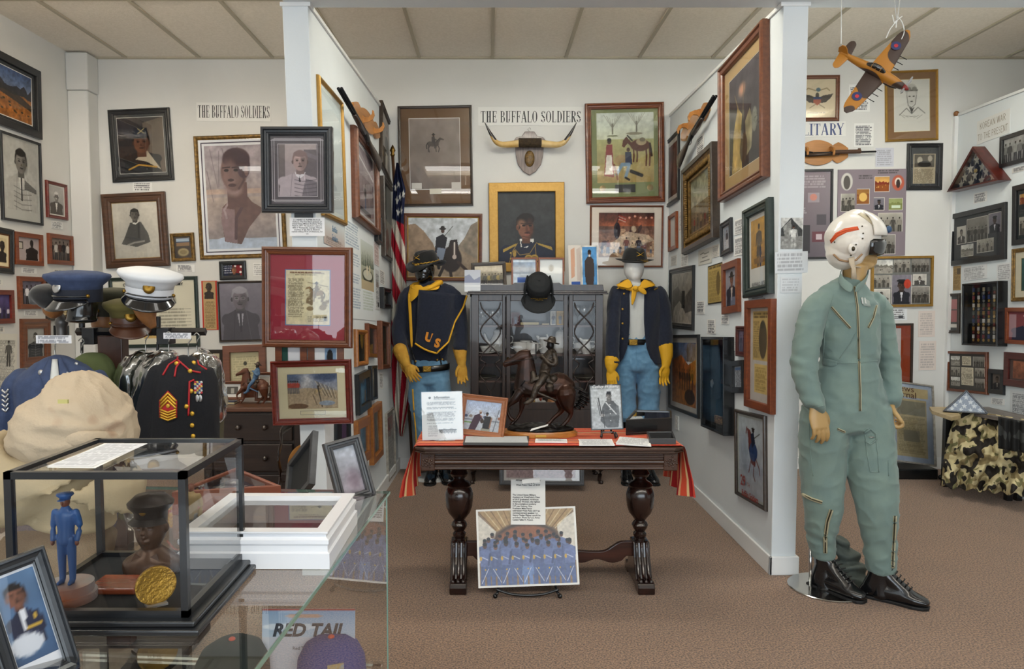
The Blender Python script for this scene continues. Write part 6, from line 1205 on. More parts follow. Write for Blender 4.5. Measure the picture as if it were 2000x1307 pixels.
# framed picture standing on the floor against the cabinet foot
pl=PLN(1057,946,5.5,10)
make_frame(*quad_frame([(975,880),(1141,880),(1140,948),(975,948)],*pl),'grey framed pink-grey print standing on the carpet behind the table',lambda A:(A.rect(0,0,1,1,'#a89494'),A.noise(.2,14)),fc='grey',fw=.035,d=.02,mats=((.04,.1,.06,.12,'#c9c4c0'),))
# ================================================================ dressed display figures
from mathutils.bvhtree import BVHTree
def bvh(*obs):
    vs,fs=[],[]
    for o in obs:
        b=len(vs);M=o.matrix_world if o.parent is None else o.parent.matrix_world@o.matrix_basis
        vs+=[M@v.co for v in o.data.vertices];fs+=[tuple(b+i for i in p.vertices)for p in o.data.polygons]
    return BVHTree.FromPolygons(vs,fs)
def onto(tree,px,py,off=.003,fall=None):
    d=ray(px,py).normalized();h=tree.ray_cast(C0,d)
    if h[0]is None:return fall
    return h[0]-d*off
def path_on(tree,pts,org,rad,name,m,par,off=.003,k=6,cr=1,n=8):
    P=[]
    for(x0,y0),(x1,y1)in zip(pts,pts[1:]):
        for i in range(k):q=onto(tree,x0+(x1-x0)*i/k,y0+(y1-y0)*i/k,off);P+=[q-org]if q is not None else[]
    q=onto(tree,*pts[-1],off);P+=[q-org]if q is not None else[]
    if len(P)<2:return None
    return MB().tube(P,rad,n=n).build(name,m,par,smooth=1)
def knob_on(tree,px,py,org,r,name,m,par,off=.002):
    q=onto(tree,px,py,off)
    if q is not None:MB().ball(tuple(q-org),r if isinstance(r,tuple)else(r,r*.6,r),12,8).build(name,m,par,smooth=1)
def folds(amp,fx=6,fz=3,seed=0):
    def f(p,n):
        q=V((p.x*fx+seed,p.y*fx,p.z*fz));a=mnoise.noise(q);r=1-abs(mnoise.noise(q*1.7+V((3,7,1))));return n*amp*(a*.8+(r**4)*.6)
    return f
def hand(T,curl=.35,s=1.0,spread=.0,thumb=1):
    """palm and five fingers hanging along -z, thumb on the +x side, palm facing +y"""
    b=MB();b.T=T@Matrix.Scale(s,4)
    b.tube([(0,0,.03),(0,0,0),(0,.002,-.04),(0,.002,-.085)],[(.026,.02),(.03,.018),(.042,.016),(.042,.013)],n=16,up=(0,1,0),cr=3)
    for i,(x,l,r)in enumerate(((.031,.075,.0095),(.011,.085,.0098),(-.010,.078,.0094),(-.030,.06,.0084))):
        c=curl*(1+.12*i);p=V((x,.002,-.083));a=c*.35+.05;pts=[V((x*.9,.002,-.055)),p];sp=x*spread
        for seg in(.42,.33,.25):p=p+V((sp*seg,math.sin(a)*l*seg,-math.cos(a)*l*seg));pts.append(p);a+=c*1.25
        b.tube(pts,[r,r*1.02,r*.98,r*.9,r*.75],n=10,up=(1,0,0),cr=3)
    t=thumb;b.tube([(.018*t,.004,-.012),(.042*t,.012,-.04),(.052*t,.018+.01*curl,-.064),(.05*t,.024+.02*curl,-.09)],[.014,.0125,.011,.0085],n=10,up=(0,1,0),cr=3)
    return b
def hmat(P,d,xa):
    """hand matrix: wrist at P, fingers along d, thumb side towards xa"""
    z=-V(d).normalized();x=(V(xa)-z*V(xa).dot(z)).normalized();y=z.cross(x);M=Matrix((x,y,z)).transposed().to_4x4();M.translation=P;return M
navy=mat('navy_wool','#141a2b',.95,bump=.25,bscale=500,col2='#1a2133',cscale=60,bdist=.002,sheen=.2)
sky=mat('sky_blue_wool','#5f8aab',.95,bump=.25,bscale=450,col2='#6c96b6',cscale=30,bdist=.002,sheen=.2)
yel=mat('yellow_cotton','#dba321',.8,bump=.15,bscale=300,bdist=.001);buck=mat('yellow_buckskin','#c99a3a',.85,col2='#b8862c',cscale=20,bump=.2,bscale=120)
blkfelt=mat('black_felt','#121213',.9,sheen=.2);gold=mat('gold_braid','#b8903a',.4,metal=.6);blkgl=mat('black_gloss_skin','#0c0c0e',.12,coat=.6);whskin=mat('white_matte_skin','#dcdcda',.45)
brass=mat('brass','#8a6a2c',.35,metal=.9);leath=mat('black_leather','#121213',.35,coat=.3);bootm=mat('boot_leather','#101012',.22,coat=.5)
class Fig:
    def __init__(s,name,px,Y,label):
        s.Y=Y;s.o=V((at(px,900,Y).x,Y,0));s.e=empty(name,tuple(s.o));tag(s.e,label,'mannequin');bpy.context.view_layer.update()
    def p(s,px,py,dy=0):q=at(px,py,s.Y+dy);return q-s.o
    def tubes(s,b,pts,n=20,up=(0,1,0),k=4,cap=.3):
        """pts: (px, py, half width px, half depth m, dy)"""
        m=mpp(s.Y);b.tube([s.p(q[0],q[1],q[4]if len(q)>4 else 0)for q in pts],[(q[2]*m,q[3])for q in pts],n=n,up=up,cr=k,cap=cap);return b
def boot(fig,name,px,py,dirx,L=.28,dy=0,h=.12):
    b=MB();q=fig.p(px,py,dy);g=V((q.x,q.y,0));d=V(dirx).normalized();s_=V((-d.y,d.x,0))
    b.tube([g+V((0,0,.05))-d*.03,g+V((0,0,h))-d*.01,g+V((0,0,h+.05))],[(.042,.05),(.04,.048),(.043,.05)],n=16,up=tuple(d),cr=3,cap=.1)
    b.tube([g-d*.06+V((0,0,.035)),g+V((0,0,.045)),g+d*L*.35+V((0,0,.045)),g+d*L*.6+V((0,0,.035)),g+d*L*.72+V((0,0,.03))],[(.036,.03),(.04,.045),(.045,.045),(.048,.032),(.036,.024)],n=16,up=(0,0,1),cr=3)
    b.tube([g+V((0,0,.15))+d*.005,g+d*.055+V((0,0,.105)),g+d*.12+V((0,0,.06))],[(.034,.036),(.036,.034),(.04,.03)],n=14,cr=3)
    o=fuse(name,b,bootm,fig.e,.008,5);w=MB()
    pts=[(-.09,.03),(-.06,.038),(0,.036),(L*.3,.04),(L*.55,.05),(L*.72,.042),(L*.80,.02)]
    ol=[g+d*a+s_*w_ for a,w_ in pts]+[g+d*a-s_*w_ for a,w_ in pts[::-1]];w.prism([(v.x,v.y)for v in ol],.016,'z',.0);w.build('sole',mat('rubber_sole','#0b0b0c',.6),o,bevel=.004);return o,g,d
def hatf(fig,c,s,tilt,crown,name='campaign_hat'):
    """brim and creased crown; c world-local centre, s brim radius"""
    t=V(tilt).normalized();Mx=t.to_track_quat('Z','Y').to_matrix().to_4x4();Mx.translation=c;return Mx
def scarf_tri(pts,th=.006):return pts
# ---- left soldier: black head, cape with US
f1=Fig('soldier_mannequin',838,5.86,'soldier mannequin with glossy black head, yellow bandana and lettered navy cape left of the cabinet');m1=mpp(5.86)
b=MB();f1.tubes(b,[(838,712,34,.09),(838,690,37,.1),(838,640,44,.12),(838,600,48,.125),(838,575,46,.10),(838,560,26,.07),(838,552,16,.06)],k=3)
f1.tubes(b,[(812,572,20,.06),(796,582,17,.065,0),(786,620,15,.06,0),(779,652,14,.055,-.03),(786,690,13,.05,-.1),(790,700,13,.05,-.12)],k=3);f1.tubes(b,[(864,572,20,.06),(886,582,17,.065,0),(897,620,15,.06,0),(900,655,14,.055,-.03),(898,684,14,.05,-.08)],k=3)
sh1=fuse('shirt',b,navy,f1.e,.009,5,folds(.008,9,5))
b=MB();f1.tubes(b,[(838,704,35,.10),(838,720,38,.105),(838,745,41,.115)],k=3);f1.tubes(b,[(820,740,21,.105),(821,780,22,.1),(826,830,18,.085),(828,880,15,.075),(832,912,14,.07)],k=3);f1.tubes(b,[(857,740,21,.105),(860,780,22,.1),(861,830,18,.085),(864,880,15,.075),(868,912,14,.07)],k=3)
tr1=fuse('trousers',b,sky,f1.e,.009,4,folds(.010,6,7,2))
b=MB();f1.tubes(b,[(836,554,12,.05),(833,545,13,.055)],k=2);c=f1.p(829,529);b.ball(tuple(c),(.082,.095,.112),24,16);b.ball(tuple(c+V((-.006,-.03,-.05))),(.055,.065,.06),16,10)
fuse('head',b,blkgl,f1.e,.006,6)
def hat(fig,c,tz,rb,droop,cord,par,crown_h=.12,name='hat'):
    M=V(tz).normalized().to_track_quat('Z','Y').to_matrix().to_4x4();M.translation=c;e=empty('campaign_hat',mat=Matrix());e.parent=par
    b=MB();b.T=M;rows=[]
    for r in(.0,.35,.7,1):
        rows.append([((.098+(rb-.098)*r)*math.cos(a)*.93,(.098+(rb-.098)*r)*math.sin(a),droop*r*r*(math.cos(2*a)*-.5+.5)*-1+.018*r*abs(math.cos(a)))for a in[2*PI*i/40 for i in range(41)]])
    b.grid(rows);o=b.build('brim',blkfelt,par,smooth=1,solid=.004)
    b=MB();b.T=M;b.tube([(0,0,-.004),(0,0,.03),(0,0,crown_h*.7),(0,0,crown_h*.92)],[(.097,.105),(.097,.105),(.082,.096),(.062,.085)],n=28,up=(0,1,0),cr=3,cap=.12)
    def crease(p,n):q=M.inverted()@p;return(M.to_3x3()@V((0,0,-.035*math.exp(-(q.x/.022)**2)*max(0,(q.z-.07)/.06))))if q.z>.07 else V((0,0,0))
    cr=fuse('crown',b,blkfelt,par,.006,4,crease)
    b=MB();b.T=M;b.tube([(.1005*math.cos(a),.1095*math.sin(a),.012+.003*math.sin(a*20))for a in[2*PI*i/60 for i in range(60)]],.0048,n=6,closed=True);b.tube([(.01,-.113,.012),(.02,-.13,.01),(.05,-.14,.012)],[.005,.007,.009],n=8);b.tube([(-.01,-.113,.012),(-.0,-.132,.008),(.03,-.15,.01)],[.005,.007,.009],n=8);b.build('hat_cord',gold,par,smooth=1)
    for s in(-1,1):
        b=MB();b.T=M;b.tube([(s*-.03,-.1015,.045),(0,-.108,.058),(s*.03,-.098,.078)],[.0028,.003,.0015],n=8);b.build('crossed_sabre',mat('bright_gold','#cfa53c',.35,metal=.7),par,smooth=1)
    bpy.data.objects.remove(e);return M
hat(f1,f1.p(832,514),(-.12,-.16,1),.168,.05,gold,f1.e,.105)
# bandana
def bandana(fig,neck,tails,name='bandana'):
    b=MB();n=24
    b.tube(neck,[(.022,.02)]*len(neck),n=10,cr=4,up=(0,0,1));o=fuse(name,b,yel,fig.e,.005,3,folds(.004,20,20))
    for pts in tails:MB().grid(pts).build('bandana_tail',yel,o,smooth=1,solid=.004,sub=1)
    return o
P=f1.p
bandana(f1,[P(838,556,.07),P(812,556,.02),P(806,562,-.06),P(822,566,-.11),P(840,562,-.12),P(856,553,-.08),P(860,552,0),P(845,554,.07)],
[[[P(797,562,-.05),P(812,552,-.10),P(830,558,-.13)],[P(796,580,-.08),P(808,575,-.13),P(824,570,-.14)],[P(800,592,-.10),P(804,590,-.135),P(812,582,-.14)]],
[[P(795,568,-.08),P(802,570,-.1)],[P(797,600,-.11),P(804,600,-.12)],[P(800,650,-.125),P(806,650,-.13)],[P(802,684,-.12),P(807,682,-.125)]],
[[P(822,560,-.12),P(850,552,-.1),P(862,556,-.06)],[P(826,568,-.15),P(846,568,-.14),P(858,566,-.11)]]])
# cape
L_=[(818,566),(816,590),(815,620),(813,650),(811,671)];Rr=[(912,577),(905,600),(888,630),(876,668),(853,690)]
rows=[]
for j in range(17):
    t=j/16*4;i=min(3,int(t));f=t-i;l=(L_[i][0]*(1-f)+L_[i+1][0]*f,L_[i][1]*(1-f)+L_[i+1][1]*f);r=(Rr[i][0]*(1-f)+Rr[i+1][0]*f,Rr[i][1]*(1-f)+Rr[i+1][1]*f);row=[]
    for k in range(17):
        u=k/16;x=l[0]+(r[0]-l[0])*u;y=l[1]+(r[1]-l[1])*u+3*math.sin(u*PI)*t/4
        d=(x-838)/50;row.append(P(x,y,-.155*math.sqrt(max(0.02,1-min(1,d*d)*.92))-.012-.004*math.sin(x*.25+y*.1)))
    rows.append(row)
cape=MB().grid(rows).build('cape',navy,f1.e,smooth=1,solid=.005)
rim=[r_[-1]for r_ in rows]+rows[-1][::-1]
MB().tube([p+V((0,-.005,0))for p in rim],.0075,n=8).build('yellow_piping',yel,cape,smooth=1)
MB().tube([P(906,592,.0),P(909,620,.0),P(908,648,-.02)],[(.004,.012)]*3,n=8,cr=3).build('yellow_edge',yel,f1.e,smooth=1)
tree=bvh(cape);ltr=mat('orange_letter','#d98a1e',.7)
for ch,px,py in(('U',838,660),('S',854,671)):
    c_=onto(tree,px,py,.006)-f1.o;o=lettering(ch,.092,ltr,cape,0,0,0,bold=.005,ext=.002);o.matrix_basis=Matrix.Translation(c_)@Matrix.Rotation(R(90),4,'X')@Matrix.Rotation(R(-14),4,'Z')@Matrix.Rotation(R(8),4,'Y');o.scale=(.95,1,1)
tree=bvh(sh1,tr1)
for px,py in((837,572),(838,584),(820,569)):knob_on(tree,px,py,f1.o,.007,'shirt_button',gold,f1.e,.004)
b=MB();rows=[[P(838+40*math.sin(a),y+3*math.cos(a)+3*(math.sin(a)*-1),-.122*math.cos(a)-.0)for a in[R(-100+200*i/24)for i in range(25)]]for y in(712,724)];b.grid(rows).build('belt',leath,f1.e,smooth=1,solid=.006)
bk_=empty('belt_buckle_',(0,0,0));bpy.data.objects.remove(bk_)
def buckle(fig,px,py,dy,par):
    c=fig.p(px,py,dy);b=MB();b.box(c.x-.034,c.x+.034,c.y-.006,c.y+.004,c.z-.024,c.z+.024);o=b.build('buckle',brass,par,bevel=.005)
    b=MB();ring_=[(c.x+.026*math.cos(a),c.y-.008,c.z+.017*math.sin(a))for a in[2*PI*i/24 for i in range(24)]];b.tube(ring_,.0025,n=6,closed=True);b.tube([(c.x-.018,c.y-.008,c.z+.008),(c.x,c.y-.01,c.z-.006),(c.x+.018,c.y-.008,c.z+.008)],.003,n=6);b.build('eagle_relief',gold,o,smooth=1)
buckle(f1,834,721,-.132,f1.e)
for sx,pts in((0,[(806,690),(811,712)]),(1,[(858,692),(862,712)]),(2,[(803,684),(812,708)])):path_on(tree,pts,f1.o,.006,'suspender_strap',leath,f1.e,.006)
for px,py in((812,706),(854,703),(864,702)):knob_on(tree,px,py,f1.o,.008,'trouser_button',gold,f1.e,.008)
path_on(tree,[(806,760),(808,800),(812,840),(814,880)],f1.o,.006,'yellow_stripe',yel,f1.e,.004)
def gauntlet(fig,pts,wr,d,xa,curl,th=1,s=1.05,fringe=None,m=buck):
    """flared cuff plus gloved hand"""
    T=hmat(wr,d,xa);b=hand(T,curl,s,.3,th);b.T=None;b.tube(pts,[(.058,.052),(.048,.042),(.03,.026)],n=16,cr=3,up=(0,1,0));o=fuse('glove',b,m,fig.e,.0045,3,folds(.003,20,14))
    if fringe:
        b=MB();a,c=fringe
        for i in range(16):
            q=a+(c-a)*(i/15);b.tube([q,q+V((-.006+.004*math.sin(i),-.004,-.028)),q+V((.004*math.sin(i*3),-.002,-.05))],[.003,.0025,.001],n=5)
        b.build('fringe',m,o,smooth=1)
gauntlet(f1,[P(781,683,-.11),P(788,700,-.14),P(795,714,-.17)],P(795,714,-.17),P(812,742,-.21)-P(795,714,-.17),(1,-.2,.3),.25,s=.95,fringe=(P(782,705,-.15),P(802,738,-.19)))
gauntlet(f1,[P(898,678,-.06),P(900,695,-.09),P(902,714,-.11)],P(902,712,-.11),P(904,758,-.13)-P(902,712,-.11),(-1,-.2,0),.3,s=1.0,fringe=(P(908,700,-.09),P(910,745,-.11)))
boot(f1,'boot',845,938,(-.05,-1,0),dy=.0);boot(f1,'boot',868,938,(.25,-1,0),dy=.02)
b=MB();b.v=[];c=V((.02,.05,0));b.lathe([(.16,0),(.16,.008),(.15,.012),(0,.012)],c=tuple(c),n=36).build('base_plate',mat('white_base','#c9cac8',.3),f1.e,smooth=30)
# ---- right soldier: white head, open navy jacket
f2=Fig('soldier_mannequin',1243,5.86,'soldier mannequin with white head, open navy jacket and sky blue trousers right of the cabinet');P=f2.p
b=MB();f2.tubes(b,[(1240,560,12,.05),(1238,548,13,.055)],k=2);c=P(1238,524);b.ball(tuple(c),(.08,.095,.11),24,16);b.ball(tuple(c+V((0,-.03,-.052))),(.05,.06,.06),16,10);fuse('head',b,whskin,f2.e,.006,6)
hat(f2,P(1239,511),(.02,-.08,1),.16,-.012,gold,f2.e,.115)
b=MB();f2.tubes(b,[(1243,665,28,.095),(1243,630,33,.105),(1243,590,40,.11),(1243,568,36,.09),(1243,556,18,.07)],k=3);wsh=fuse('undershirt',b,mat('white_cotton','#c9cbc8',.9,bump=.2,bscale=60),f2.e,.009,4,folds(.006,16,4,5))
rows=[]
ys=[(558,26,.07,18),(566,42,.09,17),(576,50,.105,17),(600,51,.12,16),(630,48,.12,17),(655,46,.12,20),(680,48,.125,24),(700,51,.13,32),(712,52,.13,44)]
def cri(a,t):
    i=min(len(a)-2,int(t));f=t-i;return[a[i][k]*(1-f)+a[i+1][k]*f for k in range(4)]
for j in range(33):
    y,hw,hd,op=cri(ys,j/32*8);row=[]
    for k in range(49):
        th=-PI/2+R(op)+(2*PI-2*R(op))*k/48;asym=4 if th<PI/2 else-4
        row.append(P(1244+hw*math.cos(th),y-3*abs(math.cos(th))*(y<575)*1,hd*math.sin(th)+.006*math.sin(th*9+y*.05)))
    rows.append(row)
jk=MB().grid(rows).build('jacket',navy,f2.e,smooth=1,solid=.007)
for pts in([(1208,572,17,.06),(1201,584,14,.065,-.04),(1198,620,13,.06,-.09),(1196,655,13,.055,-.14),(1196,690,13,.05,-.2),(1196,710,13,.05,-.22)],[(1280,572,17,.06),(1290,584,16,.065),(1296,620,15,.06),(1299,650,14,.055,-.03),(1299,678,14,.05,-.06)]):
    fuse('sleeve',f2.tubes(MB(),pts,k=3),navy,f2.e,.009,4,folds(.006,9,6))
b=MB();b.tube([P(1222,562,-.10),P(1212,556,-.02),P(1225,550,.06),P(1262,550,.06),P(1274,556,-.02),P(1264,562,-.1)],[(.012,.022)]*6,n=10,cr=3);fuse('collar',b,navy,f2.e,.005,3)
tree=bvh(jk,wsh)
for py in(574,604,632,662):knob_on(tree,1219-(py>600)*3,py,f2.o,.009,'jacket_button',gold,f2.e,.006)
for s in(1205,1281):path_on(tree,[(s-3,566),(s+5,562)],f2.o,.006,'shoulder_loop',gold,f2.e,.006)
b=MB();f2.tubes(b,[(1243,648,31,.098),(1243,665,33,.102),(1243,700,40,.12),(1243,718,43,.125)],k=3)
f2.tubes(b,[(1222,715,22,.11),(1219,750,22,.105),(1222,785,19,.09),(1222,806,19,.1),(1224,818,13,.07)],k=3);f2.tubes(b,[(1265,715,22,.11),(1267,750,22,.105),(1267,785,20,.09),(1267,806,20,.1),(1266,818,13,.07)],k=3);tr2=fuse('trousers',b,sky,f2.e,.009,4,folds(.013,7,9,9))
b=MB();f2.tubes(b,[(1224,815,10,.05),(1226,860,11,.055),(1226,915,10,.05)],k=2);fuse('boot_shaft',b,bootm,f2.e,.009,4);b=MB();f2.tubes(b,[(1264,815,10,.05),(1264,860,11,.055),(1262,915,10,.05)],k=2);fuse('boot_shaft',b,bootm,f2.e,.009,4)
b=MB();rows=[[P(1243+34*math.sin(a),y,-.118*math.cos(a))for a in[R(-75+150*i/20)for i in range(21)]]for y in(663,674)];b.grid(rows).build('belt',leath,f2.e,smooth=1,solid=.006);buckle(f2,1237,669,-.128,f2.e)
tr_=bvh(tr2);path_on(tr_,[(1243,678),(1244,700),(1243,722)],f2.o,.0025,'fly_seam',sky,f2.e,.002)
bandana(f2,[P(1243,556,.07),P(1215,556,.04),P(1212,560,-.05),P(1226,562,-.10),P(1241,566,-.13),P(1258,560,-.1),P(1272,556,-.04),P(1268,553,.05)],
[[[P(1226,538,-.06),P(1240,560,-.14)],[P(1214,552,-.10),P(1230,566,-.15)],[P(1196,557,-.09),P(1216,560,-.13)]],[[P(1258,540,-.06),P(1246,560,-.14)],[P(1270,550,-.1),P(1254,566,-.15)],[P(1288,558,-.08),P(1268,560,-.12)]],
[[P(1234,560,-.15),P(1246,562,-.15)],[P(1232,578,-.15),P(1243,580,-.15)],[P(1233,598,-.14),P(1236,598,-.14)]],[[P(1240,562,-.155),P(1252,558,-.15)],[P(1252,574,-.15),P(1262,566,-.15)],[P(1262,577,-.14),P(1264,572,-.14)]]])
b=MB();b.ball(tuple(P(1241,563,-.16)),(.022,.016,.02));b.build('bandana_knot',yel,f2.e,smooth=1)
yg=mat('yellow_glove','#d9a41c',.7,bump=.1,bscale=200)
gauntlet(f2,[P(1300,676,-.06),P(1302,695,-.08),P(1300,715,-.1)],P(1300,714,-.1),P(1294,760,-.12)-P(1300,714,-.1),(-1,-.3,0),.2,s=1.0,m=yg)
gauntlet(f2,[P(1195,704,-.22),P(1194,714,-.23),P(1193,724,-.24)],P(1193,722,-.24),P(1196,760,-.26)-P(1193,722,-.24),(1,-.3,0),.25,s=.95,m=yg)
boot(f2,'boot',1222,936,(-.1,-1,0));boot(f2,'boot',1262,936,(.15,-1,0))
# ---- flight-suit mannequin in front of the right partition
f3=Fig('pilot_mannequin',1655,3.62,'pilot mannequin in a green flight suit and white-orange helmet beside the right post');P=f3.p
suit=mat('green_flight_suit','#6a7f7b',.85,bump=.3,bscale=350,col2='#73877f',cscale=9,bdist=.0015,sheen=.15);zipm=mat('zip_tape','#a8a286',.8);zipd=mat('zip_teeth','#4c4638',.4,metal=.8)
b=MB()
f3.tubes(b,[(1664,548,24,.07,.01),(1660,566,46,.085,.01),(1654,590,60,.115,.01),(1656,640,58,.13,.01),(1658,690,55,.12,.01),(1658,708,53,.115,.01),(1656,740,62,.13,.01),(1652,790,76,.15,.02),(1650,830,80,.14,.02)],n=26,k=3)
f3.tubes(b,[(1618,585,22,.07,0),(1596,598,24,.075,-.02),(1582,640,25,.075,-.04),(1572,700,25,.07,-.06),(1576,745,23,.065,-.09),(1590,790,20,.055,-.12),(1591,797,19,.052,-.125)],k=3)
f3.tubes(b,[(1698,585,20,.07,.03),(1716,604,21,.07,.06),(1724,650,20,.07,.07),(1734,705,20,.065,.06),(1738,750,19,.06,.03),(1738,788,18,.052,-.01)],k=3)
f3.tubes(b,[(1612,800,42,.13,.02),(1607,850,45,.13,.02),(1607,900,41,.115,.02),(1607,960,38,.105,.01),(1606,1010,32,.09,.02),(1604,1050,26,.075,.04),(1606,1082,24,.07,.05)],k=3)
f3.tubes(b,[(1690,800,44,.13,.02),(1696,860,45,.13,0),(1700,910,44,.12,-.03),(1710,970,40,.105,-.06),(1717,1030,34,.09,-.07),(1721,1080,29,.075,-.07),(1722,1110,27,.07,-.06)],k=3)
def sf(p,n):
    x,y,z=p;a=0
    a+=.010*mnoise.noise(V((x*7,y*7,z*5+4)))+.006*(1-abs(mnoise.noise(V((x*10+3,y*10,z*14)))))**5
    for zc,k in((1.18,.7),(.28,.8),(.98,.4)):a+=.005*math.exp(-((z-zc)/.06)**2)*math.sin(z*85+x*30+y*18+5*mnoise.noise(p*6))*k
    return n*a
st_=fuse('flight_suit',b,suit,f3.e,.0085,4,sf);tree=bvh(st_)
skin=mat('mannequin_skin','#b2925f',.4,col2='#a88856',cscale=5)
b=MB();f3.tubes(b,[(1668,560,20,.06,0),(1668,540,20,.062,0),(1670,520,22,.07,0)],k=3);m3=mpp(3.62)
b.tube([P(1660,500),P(1668,480),P(1672,462)],[(.07,.075),(.085,.085),(.07,.075)],n=20,cr=3)
b.tube([P(1668,500),P(1688,503),P(1700,506)],[(.062,.05),(.055,.04),(.04,.03)],n=16,cr=3,up=(0,0,1));b.ball(tuple(P(1703,512)),(.022,.028,.02));b.ball(tuple(P(1706,499)),(.014,.026,.007));b.ball(tuple(P(1706,503.5)),(.013,.024,.007));b.tube([P(1700,478),P(1711,489),P(1706,493)],[.012,.011,.012],n=10,cr=3);b.tube([P(1668,512),P(1690,520),P(1702,516)],[(.05,.03),(.045,.022),(.025,.018)],n=12,cr=3,up=(0,0,1))
hd=fuse('head',b,skin,f3.e,.005,5)
# collar
b=MB()
for pts in([(1645,524,.05),(1640,532,-.03),(1652,548,-.09),(1668,556,-.12)],[(1672,556,-.12),(1690,545,-.08),(1698,530,-.02),(1696,522,.06)]):
    rows=[[P(x+dx,y+dyp,d+dd)for x,y,d in pts]for dx,dyp,dd in((0,0,.0),(-2,9,-.012),(-5,18,-.016))];MB().grid(rows).build('collar',suit,f3.e,smooth=1,solid=.005,sub=2)
helm=mat('white_helmet','#dcd6cc',.3,coat=.5);orr=mat('orange_tape','#cf5222',.5);org=f3.o
b=MB();b.tube([P(1652,492),P(1660,470),P(1672,446)],[(.092,.1),(.122,.12),(.095,.098)],n=28,cr=4,up=(0,1,0));b.ball(tuple(P(1666,462)),(.125,.128,.118),30,20);b.ball(tuple(P(1652,478)),(.088,.13,.09),20,14)
hf=fuse('helmet',b,helm,f3.e,.005,5);th=bvh(hf)
# raised visor housing, visor, tapes, rivets, ear boss, strap
b=MB();rows=[]
for i in range(10):
    ph=R(14+76*i/9);rows.append([P(1670,463)+V((.139*math.sin(ph)*math.cos(a),-.138*math.sin(ph)*math.sin(a),.128*math.cos(ph)))for a in[R(-80+160*k/16)for k in range(17)]])
vh=MB().grid(rows).build('visor_housing',helm,f3.e,smooth=1,solid=.006);tv=bvh(vh,hf)
rows=[[P(1679,478)+V((.112*math.cos(a)*c_,-.118*math.sin(a)*c_,z))for a in[R(-95+190*k/20)for k in range(21)]]for z,c_ in((.02,1.0),(0,1.02),(-.025,1.0),(-.045,.94),(-.055,.88))]
MB().grid(rows).build('visor',mat('dark_visor','#0d0e0e',.12,coat=.8),f3.e,smooth=1,solid=.003)
path_on(tv,[(1622,470),(1636,455),(1654,449),(1676,447)],org,[(.012,.002)]*0 or.0035,'orange_tape_edge',orr,f3.e,.001)
def strip(tr,A_,B_,name,m,par,off=.0015):
    P_=[[q-org for q in(onto(tr,*a,off),onto(tr,a[0]*.67+b_[0]*.33,a[1]*.67+b_[1]*.33,off),onto(tr,a[0]*.33+b_[0]*.67,a[1]*.33+b_[1]*.67,off),onto(tr,*b_,off))if q is not None]for a,b_ in zip(A_,B_)]
    P_=[r for r in P_ if len(r)==4]
    if len(P_)>1:return MB().grid(P_).build(name,m,par,smooth=1,solid=.0012)
def lerp(pts,k=5):
    o=[]
    for a,c in zip(pts,pts[1:]):o+=[(a[0]+(c[0]-a[0])*i/k,a[1]+(c[1]-a[1])*i/k)for i in range(k)]
    return o+[pts[-1]]
strip(tv,lerp([(1621,470),(1632,455),(1650,446),(1675,442)]),lerp([(1623,476),(1636,463),(1654,454),(1678,449)]),'orange_tape',orr,hf)
strip(tv,lerp([(1690,413),(1706,420),(1720,436),(1729,455)]),lerp([(1694,411),(1711,419),(1725,434),(1732,452)]),'orange_tape',orr,hf)
strip(tv,lerp([(1675,418),(1690,428),(1706,441),(1712,448)]),lerp([(1682,415),(1698,424),(1714,438),(1718,446)]),'tan_tape',mat('tan_tape','#b5a98e',.6),hf)
knob_on(th,1665,486,org,(.022,.012,.028),'ear_boss',helm,hf,.0);knob_on(th,1666,486,org,(.009,.012,.012),'ear_knob',zipd,hf,.008)
for px,py in((1630,473),(1684,442),(1686,456),(1685,466),(1662,499),(1672,478)):knob_on(tv,px,py,org,.004,'rivet',zipd,hf,.002)
path_on(th,[(1628,497),(1640,508),(1655,511),(1672,508),(1684,496)],org,.005,'edge_trim',mat('tan_trim','#9a7a58',.6),hf,.003)
b=MB();b.tube([P(1663,503,-.10),P(1664,514,-.095),P(1667,524,-.09),P(1668,545,-.085)],[(.014,.004),(.014,.004),(.011,.006),(.014,.004)],n=8,up=(0,1,0));b.tube([P(1667,520,-.09),P(1682,523,-.05),P(1688,520,0)],[(.010,.004)]*3,n=8,cr=3);b.build('chin_strap',mat('tan_webbing','#c4b49c',.8),f3.e,smooth=1)
b=MB();b.ball(tuple(P(1736,448,.0)),(.014,.012,.018));b.build('visor_knob',mat('blue_knob','#2c4a6c',.4),f3.e,smooth=1)
# zips, seams, pockets
def zp(pts,w_=.006,two=True):
    if two:path_on(tree,pts,org,w_,'zip_tape',zipm,st_,.0035,8)
    path_on(tree,pts,org,w_*.38,'zip_teeth',zipd,st_,.0035+w_*.9,8)
zp([(1669,560),(1675,600),(1677,650),(1678,707),(1680,760),(1680,803)],.006);zp([(1624,600),(1640,618),(1661,641)]);zp([(1712,597),(1706,620),(1696,640)])
zp([(1568,966),(1585,975),(1606,982)],.009);zp([(1624,996),(1616,1020),(1612,1050),(1612,1080)],.010);zp([(1748,1008),(1746,1050),(1744,1090),(1744,1108)],.009);zp([(1636,838),(1650,844)],.006)
for pts in([(1606,707),(1640,710),(1680,709),(1714,704)],[(1628,576),(1622,600),(1611,640),(1608,700)],[(1672,650),(1660,672),(1640,700)],[(1580,826),(1582,880),(1588,930)],[(1566,792),(1588,797),(1610,792)],[(1690,850),(1694,890),(1700,922),(1716,923)],[(1686,843),(1692,838),(1704,840),(1710,850),(1715,890),(1717,923)],[(1735,900),(1736,930)]):path_on(tree,pts,org,.0022,'seam',suit,st_,.0015)
knob_on(tree,1703,854,org,(.014,.005,.004),'zip_pull',mat('steel','#a8a8a4',.3,metal=.9),st_,.006)
